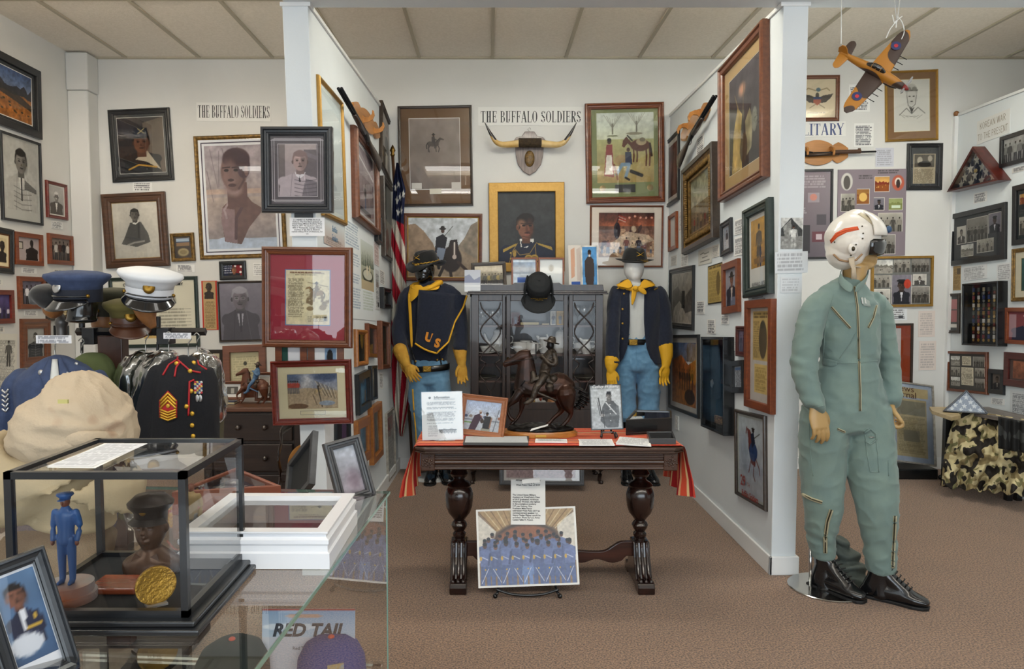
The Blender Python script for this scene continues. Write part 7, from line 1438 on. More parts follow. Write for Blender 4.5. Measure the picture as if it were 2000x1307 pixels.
path_on(tree,[(1688,846),(1700,838),(1711,848),(1712,860),(1700,868),(1690,862)],org,.004,'pocket_flap_edge',suit,st_,.002)
q0,q1,q2=onto(tree,1612,706,.006),onto(tree,1640,712,.008),onto(tree,1712,706,.006)
strip(tree,lerp([(1606,700),(1622,702),(1636,706)]),lerp([(1606,713),(1622,716),(1634,714)]),'waist_tab',suit,st_,.006);strip(tree,lerp([(1682,580),(1690,583),(1698,588)]),lerp([(1686,597),(1692,598),(1701,600)]),'name_patch',mat('grey_patch','#8f9a94',.6),st_,.004)
for x in(1683,1689):path_on(tree,[(x,582),(x+2,594)],org,.003,'patch_letter',mat('silver_thread','#c9ccc8',.4),st_,.007)
strip(tree,[(1586,552),(1592,553)],[(1583,558),(1590,560)],'rank_bar',gold,st_,.004)
# hands
fuse('hand',hand(hmat(P(1594,796,-.125),P(1607,855,-.15)-P(1594,796,-.125),(.9,.2,.4)),.28,1.12,.1),skin,f3.e,.0042,3)
fuse('hand',hand(hmat(P(1739,786,-.01),P(1742,842,-.03)-P(1739,786,-.01),(-.5,-.9,0)),.95,1.05),skin,f3.e,.0042,3)
# boots, stand, crumpled cloth
bo,g1,d1=boot(f3,'boot',1612,1152,(.55,-.83,0),L=.26,dy=.03,h=.12)
g_=f3.p(1612,1152,.03)
def laces(bo,g,d):
    s_=V((-d.y,d.x,0));b=MB()
    for k in range(6):c=g+d*(.055+.016*(5-k))+V((0,0,.085+.016*k));b.tube([c-s_*.026,c+d*.006+V((0,0,.006)),c+s_*.026],.003,n=6)
    b.build('laces',mat('lace','#1a1a1a',.8),bo,smooth=1)
laces(bo,g1,d1)
bo,g2,d2=boot(f3,'boot',1716,1190,(.74,-.55,0),L=.27,dy=-.085,h=.10);laces(bo,g2,d2)
b=MB();f3.tubes(b,[(1609,1082,20,.06,.05),(1610,1110,18,.055,.05),(1612,1150,18,.055,.03)],k=2);fuse('boot_shaft',b,bootm,f3.e,.008,4);b=MB();f3.tubes(b,[(1722,1108,22,.062,-.07),(1719,1135,19,.056,-.075),(1718,1165,18,.055,-.085)],k=2);fuse('boot_shaft',b,bootm,f3.e,.008,4)
dk=at(1615,1162,3.67);c=(dk.x-f3.o.x,3.67-3.62,0);chrome=mat('polished_steel','#b9bab8',.18,metal=1.0)
MB().lathe([(.19,0),(.19,.006),(.186,.009),(0,.009)],c=c,n=48).build('base_plate',chrome,f3.e,smooth=30);MB().tube([P(1583,1152,.05)*1,P(1583,1060,.05)],.008,n=14).build('support_rod',chrome,f3.e,smooth=1)
cl_=empty('folded_garment',(at(1660,1150,3.72).x,3.74,0));tag(cl_,'crumpled grey-green garment on the floor between the flight suit boots','garment')
b=MB();o_=V(cl_.location)
b.tube([at(1640,1060,3.74)-o_,at(1652,1085,3.74)-o_,at(1660,1120,3.73)-o_,at(1664,1150,3.72)-o_,at(1662,1172,3.71)-o_],[(.03,.03),(.055,.04),(.085,.05),(.088,.06),(.075,.06)],n=20,cr=4,up=(0,1,0))
def cf(p,n):return n*(.012*math.sin(p.z*90+p.x*20+4*mnoise.noise(p*9))+.006*mnoise.noise(p*30))
fuse('cloth',b,mat('dark_olive_cloth','#4f5650',.8,bump=.2,bscale=200),cl_,.007,3,cf)
# ================================================================ flag, horns, guns, plane, bronze
def wpt(W,px,py,lift):o,n=W;return hit(px,py,o+n*lift,n)
# American flag on a leaning pole in the corner
fy=6.02;top,botm=at(767,306,fy+.1),at(806,912,fy)
fl=empty('flag',tuple(botm));tag(fl,'American flag hanging from a leaning pole in the corner behind the caped soldier','flag');o=V(fl.location)
MB().tube([botm-o,top-o],.013,n=12).build('pole',wood('pole_wood','#3a2416','#5a3a24',.4,2),fl,smooth=1)
MB().lathe([(.012,0),(.02,.015),(.012,.03),(.024,.05),(.014,.075),(0,.1)],c=tuple(top-o),n=16).build('finial',mat('old_brass','#6b5228',.35,metal=.9),fl,smooth=1)
LE=[(774,318),(768,360),(766,420),(764,480),(766,560),(764,640),(764,720),(768,780),(776,830),(781,852)];RE=[(778,318),(792,370),(788,430),(792,500),(794,560),(806,640),(810,700),(812,740),(800,790),(788,853)]
A=Art(.2,1,step=.006);A.W,A.H=61,181;A.u,A.v=np.meshgrid(np.linspace(0,1,61),np.linspace(0,1,181));A.px=1/181;A.ar=.25
band=np.where(A.v<.62,A.v*15+A.u*-1.6,A.u*4.2+A.v*6);A.a=np.where(((band%2)<1)[...,None],np.array(hexs('#a3152a')),np.array(hexs('#d6d0c2')));A.rect(0,0,1,.235,'#161f42')
for x,y in((.45,.1),(.6,.145),(.35,.165),(.75,.19),(.5,.205),(.2,.12),(.85,.13)):
    A.poly([(x+.17*(1 if k%2==0 else.42)*math.sin(k*PI/5),y-.017*(1 if k%2==0 else.42)*math.cos(k*PI/5))for k in range(10)],'#dcdad4')
fm=A.mesh(1,1,'cloth',attr_mat('flag_cloth',.8),fl);vs=[]
for j in range(181):
    t=j/180*9;i=min(8,int(t));f=t-i
    for k in range(61):
        u=k/60;l=[LE[i][q]*(1-f)+LE[i+1][q]*f for q in(0,1)];r=[RE[i][q]*(1-f)+RE[i+1][q]*f for q in(0,1)];d=.03*math.sin(u*13+j*.012)*min(1,t)+.015*math.sin(u*29+j*.03)
        vs.append(at(l[0]+(r[0]-l[0])*u,l[1]+(r[1]-l[1])*u,fy-.01+d)-o)
fm.data.vertices.foreach_set('co',np.array(vs).ravel());fm.data.polygons.foreach_set('use_smooth',[True]*len(fm.data.polygons));fm.data.update()
# longhorn mount
c=at(1034,300,YB);s=mpp(YB);lh=empty('longhorn_mount',(c.x,YB,c.z));tag(lh,'polished cattle horns mounted on a grey wooden shield under the middle sign','horn mount')
def h2(px,py):return(px-1034)*s,(300-py)*s
out=[h2(*q)for q in((1025,259),(1043,259),(1049,268),(1060,270),(1066,277),(1061,290),(1060,305),(1056,322),(1046,335),(1034,342),(1022,335),(1012,322),(1008,305),(1007,290),(1003,277),(1008,270),(1019,268))]
MB().prism(out,.025,'y',-.026).build('shield',wood('grey_shield','#6a5c58','#8d807a',.6,2,90),lh,bevel=.004)
MB().tube([(-.095,-.075,h2(0,283)[1]),(.095,-.075,h2(0,283)[1])],.038,n=20).build('hide_wrap',mat('brown_hide','#2b2113',.8,bump=.8,bscale=120,col2='#40311c',cscale=60),lh,smooth=40)
hm,ht=mat('horn_cream','#b8924c',.25,coat=.4,col2='#d6bb84',cscale=9),mat('horn_tip','#2a211a',.25,coat=.4)
for sg in(-1,1):
    P_=[((q-1034)*s*sg,-.075-.02*i,(300-y)*s)for i,(q,y)in enumerate(((1053,284),(1072,287),(1088,288),(1100,283),(1110,268),(1120,250)))]
    b=MB();b.tube(P_[:5],[.031,.028,.024,.019,.012],n=16,cr=4,cap=.1);b.build('horn',hm,lh,smooth=1);b=MB();b.tube(P_[3:],[.0185,.0125,.003],n=14,cr=5,cap=.2);b.v=[(x,y-.0005,z)for x,y,z in b.v];b.build('horn_tip',ht,lh,smooth=1)
x_,z_=h2(1034,311);b=MB();b.ball((x_,-.03,z_),(.042,.02,.068),24,12);o=b.build('badge',mat('carved_badge','#7a5a24',.4,col2='#4a3a1c',cscale=40,bump=.6,bscale=60),lh,smooth=1)
MB().tube([(0,-.01,out[0][1]),(-.015,-.012,out[0][1]+.02),(0,-.012,out[0][1]+.035),(.012,-.012,out[0][1]+.02)],.002,n=6).build('hanging_hook',mat('steel','#a8a8a4',.3,metal=.9),lh)
# guns on wavy pine racks
rackm=wood('rack_pine','#9a6428','#b87c38',.4,0,30,coat=.3);gunm=mat('gun_steel','#25272a',.35,metal=.7);stockm=wood('gun_stock','#1d1714','#33241a',.35,0,30,coat=.3)
def gunrack(W,muz,butt,r0,r1,lab,glab,two=1,half=.075,gl=.06,stock=stockm):
    """rack board between photo points r0 and r1; the gun runs muz -> butt"""
    n=W[1];a,b_=wpt(W,*r0,0),wpt(W,*r1,0);X=(b_-a).normalized();Y=n.cross(X);L_=(b_-a).length;M=Matrix((X,Y,n)).transposed().to_4x4();M.translation=(a+b_)/2;t=empty('gun_rack',mat=M);tag(t,lab,'gun rack')
    pr=[]
    for k in range(49):u=k/48;pr.append((-L_/2+L_*u,half*(.55+.45*abs(math.cos(u*PI*2))**.7)*(.35+.65*min(1,6*u,6*(1-u)))))
    MB().prism(pr+[(x,-y)for x,y in pr[::-1]],.018).build('board',rackm,t,bevel=.003)
    for u in(-.2,.22):
        b=MB();q=[(.0,-.05),(.05,-.045),(.085,-.03),(.1,.0),(.095,.03),(.085,.035),(.082,.01),(.06,-.012),(.03,-.01),(.0,.03)]
        b.prism([(y,z)for z,y in q],.016,'x',u*L_-.008);b.build('cradle',rackm,t,bevel=.002)
    g0,g1=wpt(W,*muz,gl),wpt(W,*butt,gl);D=(g1-g0);G=D.length;D.normalize();Y2=n.cross(D);M=Matrix((D,Y2,n)).transposed().to_4x4();M.translation=g0;g=empty('gun',mat=M);tag(g,glab,'gun');s_=1 if Y2.z<0 else-1
    for q in((-.009,.009)if two else(0,)):MB().tube([(0,0,q),(G*.6,0,q)],.0095 if two else.008,n=14).build('barrel',gunm,g,smooth=1)
    b=MB();b.tube([(G*.3,.012*s_,0),(G*.55,.014*s_,0)],[(.014,.012),(.018,.016)],n=12,up=(0,1,0));b.build('fore_end',stock,g,smooth=1)
    b=MB();b.tube([(G*.52,.004*s_,0),(G*.6,.006*s_,0),(G*.66,.01*s_,0)],[(.014,.016),(.018,.026),(.015,.02)],n=14,up=(0,1,0),cr=3);b.build('receiver',gunm,g,smooth=1)
    b=MB();b.tube([(G*.62,.006*s_,0),(G*.72,.02*s_,0),(G*.84,.035*s_,0),(G,.05*s_,0)],[(.014,.02),(.013,.02),(.017,.038),(.018,.058)],n=16,up=(0,1,0),cr=4,cap=.1);b.build('stock',stock,g,smooth=1)
    MB().tube([(G*.6,.03*s_,0),(G*.62,.055*s_,0),(G*.67,.05*s_,0),(G*.68,.025*s_,0)],.0025,n=6,cr=4).build('trigger_guard',gunm,g,smooth=1)
    return t,g
gunrack(WP,(664,173),(741,308),(686,208),(738,262),'pine gun rack with curved cradles on the left partition','double-barrelled shotgun with a dark stock on the left partition rack')
gunrack(WR,(1396,188),(1325,305),(1388,208),(1334,268),'pine gun rack with curved cradles on the right partition','dark shotgun resting on the right partition rack')
t,g=gunrack(WB,(1711,296),(1470,302),(1655,299),(1535,299),'long pine gun rack on the back wall right of the post','military rifle with wooden stock on the back wall, half hidden by the right post',0,.105,.05,wood('rifle_stock','#2c1c12','#46301e',.4,0))
b=MB();b.box(.13,.15,-.03,.005,-.006,.006);b.tube([(.13,-.004,0),(.36,-.004,0)],.017,n=12);b.build('hand_guard',mat('rifle_wood','#4a3020',.4),g)
# hanging model plane
pc=at(1706,138,3.3);sp=mpp(3.3)
def pd(a,b,d):return V(((b[0]-a[0])*sp,d,-(b[1]-a[1])*sp))
fw_=pd((1650,98),(1757,178),-.10);Xa=fw_.normalized();wy=pd((1652,225),(1758,56),.05);Ya=(wy-Xa*wy.dot(Xa)).normalized();Za=Xa.cross(Ya);M=Matrix((Xa,Ya,Za)).transposed().to_4x4();M.translation=pc
pl_=empty('model_airplane',mat=M);tag(pl_,'camouflaged model fighter plane in ochre and brown hanging on strings from the beam','model plane')
def camo(name,a,b_,sc,th_,c3=None,stretch=(1,1,1)):
    m=mat(name,a,.5,col2=b_,cscale=sc,cdet=0,lo=th_,hi=th_+.015,stretch=stretch);return m
cam1=camo('desert_camo_paint','#a86f1e','#3c2c24',8.5,.5);L2=wy.length/2;LF=fw_.length
b=MB();x0=-LF*.5
b.tube([(x0-.0,0,.002),(x0+LF*.25,0,.002),(x0+LF*.5,0,.004),(x0+LF*.75,0,0),(x0+LF*.93,0,-.002)],[(.006,.012),(.015,.019),(.021,.026),(.021,.026),(.014,.016)],n=20,cr=4,up=(0,0,1),cap=.3);b.build('fuselage',cam1,pl_,smooth=1)
def wing(name,rc,tc,span,x_,z_,sy,th_=.008,par=None,m=cam1):
    b=MB();rows=[]
    for k in range(13):
        u=k/12;c_=(rc+(tc-rc)*u)*math.sqrt(max(.02,1-(max(0,u-.8)/.2)**2*.9));xc=x_-.12*(rc-tc)*u
        row=[]
        for i in range(20):
            a=2*PI*i/20;row.append((xc+c_/2*math.cos(a),sy*(span*u),z_+.02*u*(span>.1)+th_*(1-.6*u)*math.sin(a)*(1+.5*math.cos(a))))
        rows.append(row+[row[0]])
    b.grid(rows);return b.build(name,m,par or pl_,smooth=60)
for sy in(-1,1):
    w_=wing('wing',.095,.05,L2,.02,-.012,sy)
    for r,c_,z in((.021,'#1f2a5a',.0),(.0085,'#b01f2c',.0008)):MB().lathe([(r,0),(r,.0008),(0,.0008)],c=(.012,sy*L2*.62,.008+z),n=24).build('roundel',mat('roundel'+c_,c_,.5),w_)
    wing('tailplane',.05,.03,.075,x0+.02,.004,sy,.004)
    for q in(.06,.09,.12):MB().tube([(.05,sy*q,-.006),(.085,sy*q,-.006)],.0018,n=6).build('gun_barrel',gunm,w_)
MB().prism([(x0-.012,.0),(x0+.035,.008),(x0+.02,.045),(x0+.008,.06),(x0-.008,.055),(x0-.018,.03)],.004,'y',-.002).build('tail_fin',cam1,pl_,bevel=.001)
b=MB();b.tube([(-.035,0,.024),(-.01,0,.034),(.02,0,.034),(.045,0,.024)],[(.008,.006),(.012,.011),(.012,.011),(.008,.006)],n=14,cr=3,up=(0,0,1));b.build('canopy',mat('dark_canopy','#14140f',.1,coat=.8),pl_,smooth=1)
for q in(-.015,.005,.025):MB().tube([(q,.0135*math.cos(a),.03+.0125*math.sin(a))for a in[PI*i/8 for i in range(9)]],.0012,n=6).build('canopy_frame',mat('ochre_paint','#a86f1e',.5),pl_)
MB().tube([(LF*.36,0,-.022),(LF*.25,0,-.026),(.0,0,-.02)],[(.012,.01),(.016,.012),(.006,.006)],n=12,cr=3).build('air_scoop',mat('dark_brown_paint','#33261f',.5),pl_,smooth=1)
xn=x0+LF*.94;MB().lathe([(.013,0),(.011,.012),(.005,.024),(0,.028)],c=(xn,0,-.002),ax=(1,0,0),n=16).build('spinner',mat('red_paint','#7a2420',.4),pl_,smooth=1)
for k in range(3):
    a=k*2*PI/3+.5;b=MB();b.tube([(xn+.008,.008*math.cos(a),.008*math.sin(a)),(xn+.01,.03*math.cos(a),.03*math.sin(a)),(xn+.008,.05*math.cos(a),.05*math.sin(a))],[(.003,.002),(.006,.0015),(.003,.001)],n=8);b.build('propeller_blade',mat('grey_blade','#8a8a88',.4),pl_)
strm=mat('white_string','#d9dad6',.8)
st2=empty('hanging_string',tuple(at(1643,60,3.3)));tag(st2,'single white string from the beam to the model plane tail','string');o=V(st2.location);hz=HP+.35
MB().tube([at(1643,86,3.32)-o,at(1643,40,3.4)-o,at(1644,-30,3.78)-o],.0022,n=6).build('string',strm,st2)
st2=empty('hanging_string',tuple(at(1752,60,3.3)));tag(st2,'knotted white string loop from the beam to the upper wing of the model plane','string');o=V(st2.location)
for pts in([(1731,74),(1738,58),(1747,46),(1752,36)],[(1761,76),(1766,62),(1762,44),(1754,33)],[(1750,54),(1751,40),(1754,28),(1758,-10)],[(1743,30),(1747,45),(1752,42)],[(1762,32),(1754,38),(1748,44)],[(1752,40),(1749,20),(1746,-12)]):MB().tube([at(x,y,3.3 if y>20 else 3.6)-o for x,y in pts],.0021,n=6,cr=4).build('string',strm,st2)
# bronze horse and rider (also used, painted, for the small figurine on the dresser)
def rider_statue(name,Y,T,label,cat,mats_,tail=True,vox=.0032):
    """T maps photo pixels of the bronze to the pixels where this statue stands"""
    c0=at(*T(1055,835),Y);e=empty(name,tuple(c0));tag(e,label,cat);k=T(1,0)[0]-T(0,0)[0];s=mpp(Y)*k;mh,mr,md=mats_
    def tb(b,pts,up=(0,1,0),cr=3,n=14):b.tube([at(*T(p[0],p[1]),Y)+V((0,p[3]if len(p)>3 and False else(p[3]*s if len(p)>3 else 0),0))-c0 for p in pts],[((p[2]if not isinstance(p[2],tuple)else p[2][0])*s,(p[2]if not isinstance(p[2],tuple)else p[2][1])*s)for p in pts],n=n,up=up,cr=cr);return b
    b=MB()
    tb(b,[(1026,752,(19,15)),(1040,758,(21,18)),(1066,757,(20,19)),(1090,753,(27,19)),(1108,758,(20,15))]);tb(b,[(1027,760,(25,15)),(1028,737,(22,12)),(1028,716,(18,9)),(1029,700,(14,8))])
    tb(b,[(1030,694,(12,8)),(1019,697,(13,8)),(1005,704,(9,6)),(991,709,(7,5)),(986,712,(5.5,4.5))]);tb(b,[(1028,688,2.5,-3),(1036,684,1)],cr=1);tb(b,[(1028,688,2.5,3),(1036,685,1)],cr=1)
    tb(b,[(1014,766,9,-8),(1005,779,8,-9),(992,791,4.6,-9),(991,802,3.3,-9),(996,814,3.6,-9),(1002,819,4,-9)]);tb(b,[(1022,772,9,8),(1020,792,6.5,9),(1017,806,3.6,9),(1011,818,3.3,9),(1003,826,3.8,9),(999,831,4.2,9)])
    tb(b,[(1104,768,21,-8),(1108,790,14,-8),(1114,806,5.5,-8),(1108,819,3.8,-8),(1098,830,4.2,-8),(1093,834,4.4,-8)]);tb(b,[(1096,770,20,8),(1098,795,10,8),(1095,806,5.5,8),(1082,818,3.8,8),(1074,827,4,8),(1070,830,4.2,8)])
    ho=fuse('horse',b,mh,e,vox,3)
    b=MB();tb(b,[(1118,757,3.5),(1130,759,4),(1138,768,8),(1140,782,11),(1128,794,7),(1120,797,2)]);fuse('tail',b,md,ho,vox,2,lambda p,n:n*s*2.2*math.sin((p.x*.8+p.z*1.5)/s*.55));b=MB();tb(b,[(1030,690,(2,4)),(1040,700,(3,6)),(1038,718,(2,5)),(1036,735,(2,4))]);fuse('mane',b,md,ho,vox,2,lambda p,n:n*s*1.2*math.sin((p.x+p.z)/s*.8))
    b=MB();tb(b,[(1062,735,(10,11)),(1067,716,(11,11)),(1073,698,(12,14)),(1076,686,(8,9)),(1076,680,4)]);tb(b,[(1081,691,6,-9),(1084,708,5,-12),(1074,710,4.5,-13),(1062,698,4,-9),(1057,695,3.5,-6)]);tb(b,[(1076,691,6,9),(1074,706,5,12),(1064,703,4,8),(1056,697,3.5,3)])
    tb(b,[(1062,734,8,-12),(1055,744,7.5,-17),(1047,754,6.5,-19),(1043,765,6,-19),(1038,777,5,-19),(1029,783,4.5,-19),(1024,785,3,-19)]);tb(b,[(1062,734,8,12),(1055,744,7.5,17),(1047,754,6.5,19),(1043,765,6,19),(1038,777,5,19),(1028,783,4,19)])
    ro=fuse('rider',b,mr,e,vox,2,folds(s*1.0,1/(s*9),1/(s*9)))
    b=MB();tb(b,[(1075,684,4),(1075,678,(7,7)),(1075,671,(7,7))]);tb(b,[(1069,676,2),(1067,678,1.4)],cr=1);fuse('head',b,md,ro,vox,3)
    b=MB();c=at(*T(1077,668),Y)-c0;b.lathe([(0,-2*s),(15*s,-1.5*s),(16.5*s,.5*s),(9*s,1*s),(8*s,6*s),(5*s,11*s),(0,10*s)],c=tuple(c),ax=(.25,0,1),n=22);b.build('hat',mr if cat!='figurine' else md,ro,smooth=1)
    b=MB();tb(b,[(1070,742,(14,18)),(1078,745,(8,20))]);tb(b,[(1080,738,8,-14),(1080,742,8,14)],cr=2);tb(b,[(1072,754,9,-19),(1073,758,7,-20)],cr=2);tb(b,[(1040,728,5,-10),(1042,738,6,-12),(1038,744,4,-14)]);tb(b,[(1040,742,(6,19)),(1052,738,(5,19)),(1060,742,(4,19))]);fuse('saddle_gear',b,md if cat=='figurine' else mr,ho,vox,2)
    b=MB();tb(b,[(1050,765,3,-20),(1083,779,2.6,-20)],cr=1);b.build('scabbard',mr,ho,smooth=1);b=MB();tb(b,[(984,708,.7,-5),(1020,703,.7,-8),(1057,696,.7,-6)],cr=1);tb(b,[(1024,742,1.2,-15),(1016,752,1.2,-14)],cr=1);b.build('reins',md,ho,smooth=1)
    if cat!='figurine':b=MB();tb(b,[(1046,672,1.2,-12),(1046,700,1.2,-12)],cr=1);b.build('staff',md,ro)
    return e,c0
bz=mat('bronze','#3d2418',.3,metal=.6,col2='#211510',cscale=14);bz2=mat('bronze_cloth','#4c4238',.38,metal=.6,col2='#2e2822',cscale=30);bz3=mat('bronze_dark','#1a1716',.3,metal=.6)
e,c0=rider_statue('rider_sculpture',3.80,lambda x,y:(x,y),'large bronze sculpture of a rider on a lunging horse, centre of the table','sculpture',(bz,bz2,bz3))
zz=ZT-c0.z;b=MB();b.lathe([(.0,zz+.028),(.172,zz+.028),(.175,zz+.04),(.15,zz+.052),(.05,zz+.06),(0,zz+.06)],n=60,sy=.5);rb=fuse('rock_base',b,bz3,e,.004,1,lambda p,n:n*.007*mnoise.noise(p*22)+V((0,0,.004*mnoise.noise(p*40))));ob=at(1054,850,3.78).x-c0.x
MB().lathe([(.198,zz),(.2,zz+.006),(.2,zz+.018),(.19,zz+.022),(.187,zz+.029),(0,zz+.029)],c=(ob,-.0,0),n=64,sy=.5).build('oval_wood_base',wood('base_oak','#a5662c','#c4853e',.35,0,30,coat=.4),e,smooth=30)
MB().box(-.028+ob,.028+ob,-.102,-.098,zz+.006,zz+.018).build('brass_plaque',mat('bright_brass','#c9a24c',.3,metal=.8),e,bevel=.001)
t=empty('name_card',tuple(at(1054,837,3.72)));tag(t,'narrow white card propped against the rocky base of the bronze','card');MB().add([(-.05,-.012,-.012),(.04,-.012,.016),(.045,.0,.022),(-.042,0,-.002)],[(0,1,2,3)]).build('card',pap,t,solid=.001)
# ---- deep boxes on the walls
def wallbox(W,cs,d,label,cat,name,fill,m=blk,wl=.018):
    M,w,h=quad_frame(cs,*W,lift=d);M.translation-=W[1]*d;t=empty(name,mat=M);tag(t,label,cat);b=MB();x,y=w/2,h/2
    for a in((-x,x,-y,-y+wl),(-x,x,y-wl,y),(-x,-x+wl,-y+wl,y-wl),(x-wl,x,-y+wl,y-wl)):b.box(a[0],a[1],a[2],a[3],0,d)
    b.build('case',m,t,bevel=.002);A=Art(w,h,step=.004);fill(A,t,w,h,d);A.mesh(w-.01,h-.01,'lining',PRINT,t,.006);MB().add([(-x+wl,-y+wl,d*.92),(x-wl,-y+wl,d*.92),(x-wl,y-wl,d*.92),(-x+wl,y-wl,d*.92)],[(0,1,2,3)]).build('glass',glass_mat('side_frame_glass',k=.55),t,fix=False);return t
def _uni(A,t,w,h,d):
    A.rect(0,0,1,1,'#33383c');A.rect(.15,0,1,.45,'#5c3238');A.noise(.25,8);A.rect(.75,.0,1,1,'#8f9aa0',.6);A.rect(.2,.45,.8,.5,'#7c2c30');A.rect(.25,.5,.8,.9,'#1c3040');A.noise(.2,16)
    b=MB();b.tube([(-w*.05,h*.4,.03),(0,h*.1,.04),(w*.04,-h*.15,.035)],[(.07,.012),(.08,.014),(.06,.012)],n=12,cr=3);b.build('folded_tunic',mat('navy_cloth','#1c2836',.9),t,smooth=1)
    MB().lathe([(.03,0),(.03,.006),(0,.008)],c=(-w*.05,0,.055),n=5).build('medal',mat('silver_medal','#b8b8b8',.3,metal=.8),t);MB().box(-.05,.07,-h*.42,-h*.34,.02,.035).build('ribbon_bar',mat('ribbon','#b0906a',.6,col2='#3a2c3c',cscale=90),t)
wallbox(WR,[(1366.8,655.6),(1412.7,660.5),(1412.7,853.9),(1369.7,831)],.07,'deep black shadow box holding a folded tunic and medal on the right partition','shadow box','shadow_box',_uni)
def _med(A,t,w,h,d):
    A.rect(0,0,1,1,'#1d2126');rs=random.Random(3)
    for r in range(7):
        for c in range(6):
            x,y=-w*.36+w*.145*c,h*.38-h*.125*r;k=rs.random();cc=('#b08a3c','#8a8a88','#7a3a34','#c8a86a')[int(k*4)]
            b=MB()
            b.box(x-.012,x+.012,y-.008,y+.022,.02,.024);o=b.build('ribbon',mat('ribbon%d'%(k*6),('#7a2c30','#2c3a6a','#b8a888','#5a5c54','#8a6a30','#c4c0bc')[int(k*6)],.8),t)
            MB().lathe([(.013,0),(.013,.003),(0,.005)],c=(x,y-.022,.02),n=(5,20,8)[c%3]).build('medal',mat('medal'+cc,cc,.35,metal=.7),t)
wallbox(WK,[(1877.8,553.5),(1947.5,550),(1947.5,677.4),(1878.5,673.7)],.08,'deep black shadow box crowded with medals and ribbons on the far right partition','medal box','medal_box',_med,wl=.014)
def flagcase(M,w,h,d,label,m,seal=False):
    """triangular case with a folded star-field flag; front faces local +z, apex up"""
    t=empty('flag_case',mat=M);tag(t,label,'flag case');o_=[V((-w/2,-h/2)),V((w/2,-h/2)),V((0,h/2))];c=sum(o_,V((0,0)))/3;i_=[c+(p-c)*.86 for p in o_];j_=[c+(p-c)*.84 for p in o_];b=MB()
    for k in range(3):l=(k+1)%3;b.prism([tuple(o_[k]),tuple(o_[l]),tuple(i_[l]),tuple(i_[k])],d)
    b.build('case',m,t,bevel=.002);A=Art(w,h,'#1c2742',.004);rs=random.Random(5);A.noise(.15,6)
    for x,y in((.5,.34),(.38,.52),(.6,.54),(.27,.7),(.47,.72),(.68,.7),(.8,.84),(.2,.86),(.4,.88),(.6,.88)):A.poly([(x+.065*(1 if k%2==0 else.42)*math.sin(k*PI/5),y-.075*(w/h)*(1 if k%2==0 else.42)*math.cos(k*PI/5))for k in range(10)],'#d2d0c8')
    if seal:A.ell(.48,.6,.035,.05,'#b8a05c')
    o=A.mesh(w,h,'folded_flag',attr_mat('flag_cloth',.8),t,d*.6);me=o.data;bm=bmesh.new();bm.from_mesh(me)
    kill=[v for v in bm.verts if abs(v.co.x)>(h/2-v.co.y)*(w/2/h)*.86+.001 or v.co.y<-h/2*.86];bmesh.ops.delete(bm,geom=kill,context='VERTS');bm.to_mesh(me);bm.free()
    MB().add([(*p,d*.93)for p in j_],[(0,1,2)]).build('glass',GL,t,fix=False);MB().add([(*p,.002)for p in j_],[(0,1,2)]).build('backing',fmat('walnut'),t,fix=False);return t
def tri_mat(W,apex,bl,br,d):
    o,n=W;r,u,n=basis(n);a,l,q=[wpt(W,*p,d)for p in(apex,bl,br)];X=(q-l).normalized();Yd=n.cross(X);h=(a-l).dot(Yd);c=(l+q)/2+Yd*h/2-n*d;M=Matrix((X,Yd,n)).transposed().to_4x4();M.translation=c;return M,(q-l).length,h
M,w,h=tri_mat(WK,(1897,286.5),(1848.7,375.4),(1950,352),.1);flagcase(M,w,h,.1,'mahogany triangular flag case hung on the far right partition',wood('case_mahogany','#38130f','#5a231b',.3,0),True)
# ---- right bay floor: shelf board, second flag case, camouflage drape, News Journal frame
zs=.62
sh=empty('shelf_board',tuple(at(1850,810,5.6)));tag(sh,'pale wooden board under the small dark flag case in the right corner','shelf');o=V(sh.location)
MB().prism([(p.x,p.y)for p in[V(q)-o for q in((3.35,5.5,0),(3.31,5.2,0),(3.44,5.3,0),(3.61,5.68,0),(3.45,5.7,0))]],.025,'z',zs-.025-o.z).build('board',wood('pale_board','#a8946c','#bda880',.5,0),sh)
[MB().box(x-o.x,x+.04-o.x,y-o.y,y+.04-o.y,-o.z,zs-.025-o.z).build('leg',blk,sh)for x,y in((3.54,5.63),(3.58,5.6))]
M=Matrix.Translation((3.55,5.42,zs+.086))@Matrix.Rotation(R(-30),4,'Z')@Matrix.Rotation(PI/2-.1,4,'X');flagcase(M,.29,.17,.07,'small dark triangular flag case standing on the pale corner board',fmat('satin'))
tb_=empty('low_table',(3.75,5.38,0));tag(tb_,'low table with a weathered grey-brown plank top, half covered by the camouflage cloth','table')
b=MB();b.prism([(p[0]-3.75,p[1]-5.38)for p in((3.56,5.66),(3.56,5.5),(3.66,5.03),(3.88,5.0),(3.88,5.66))],.025,'z',.6);b.build('top',wood('grey_plank','#57504c','#78706a',.6,1),tb_);[MB().box(x-.02,x+.02,y-.02,y+.02,0,.6).build('leg',blk,tb_)for x in(.03,.1)for y in(-.12,.22)]
cm_=mat('camo_cloth','#9c8f68',.85,bump=.4,bscale=60,bdist=.004);nt=cm_.node_tree;N=nt.nodes;tc=[n for n in N if n.type=='TEX_COORD'][0];prev=None
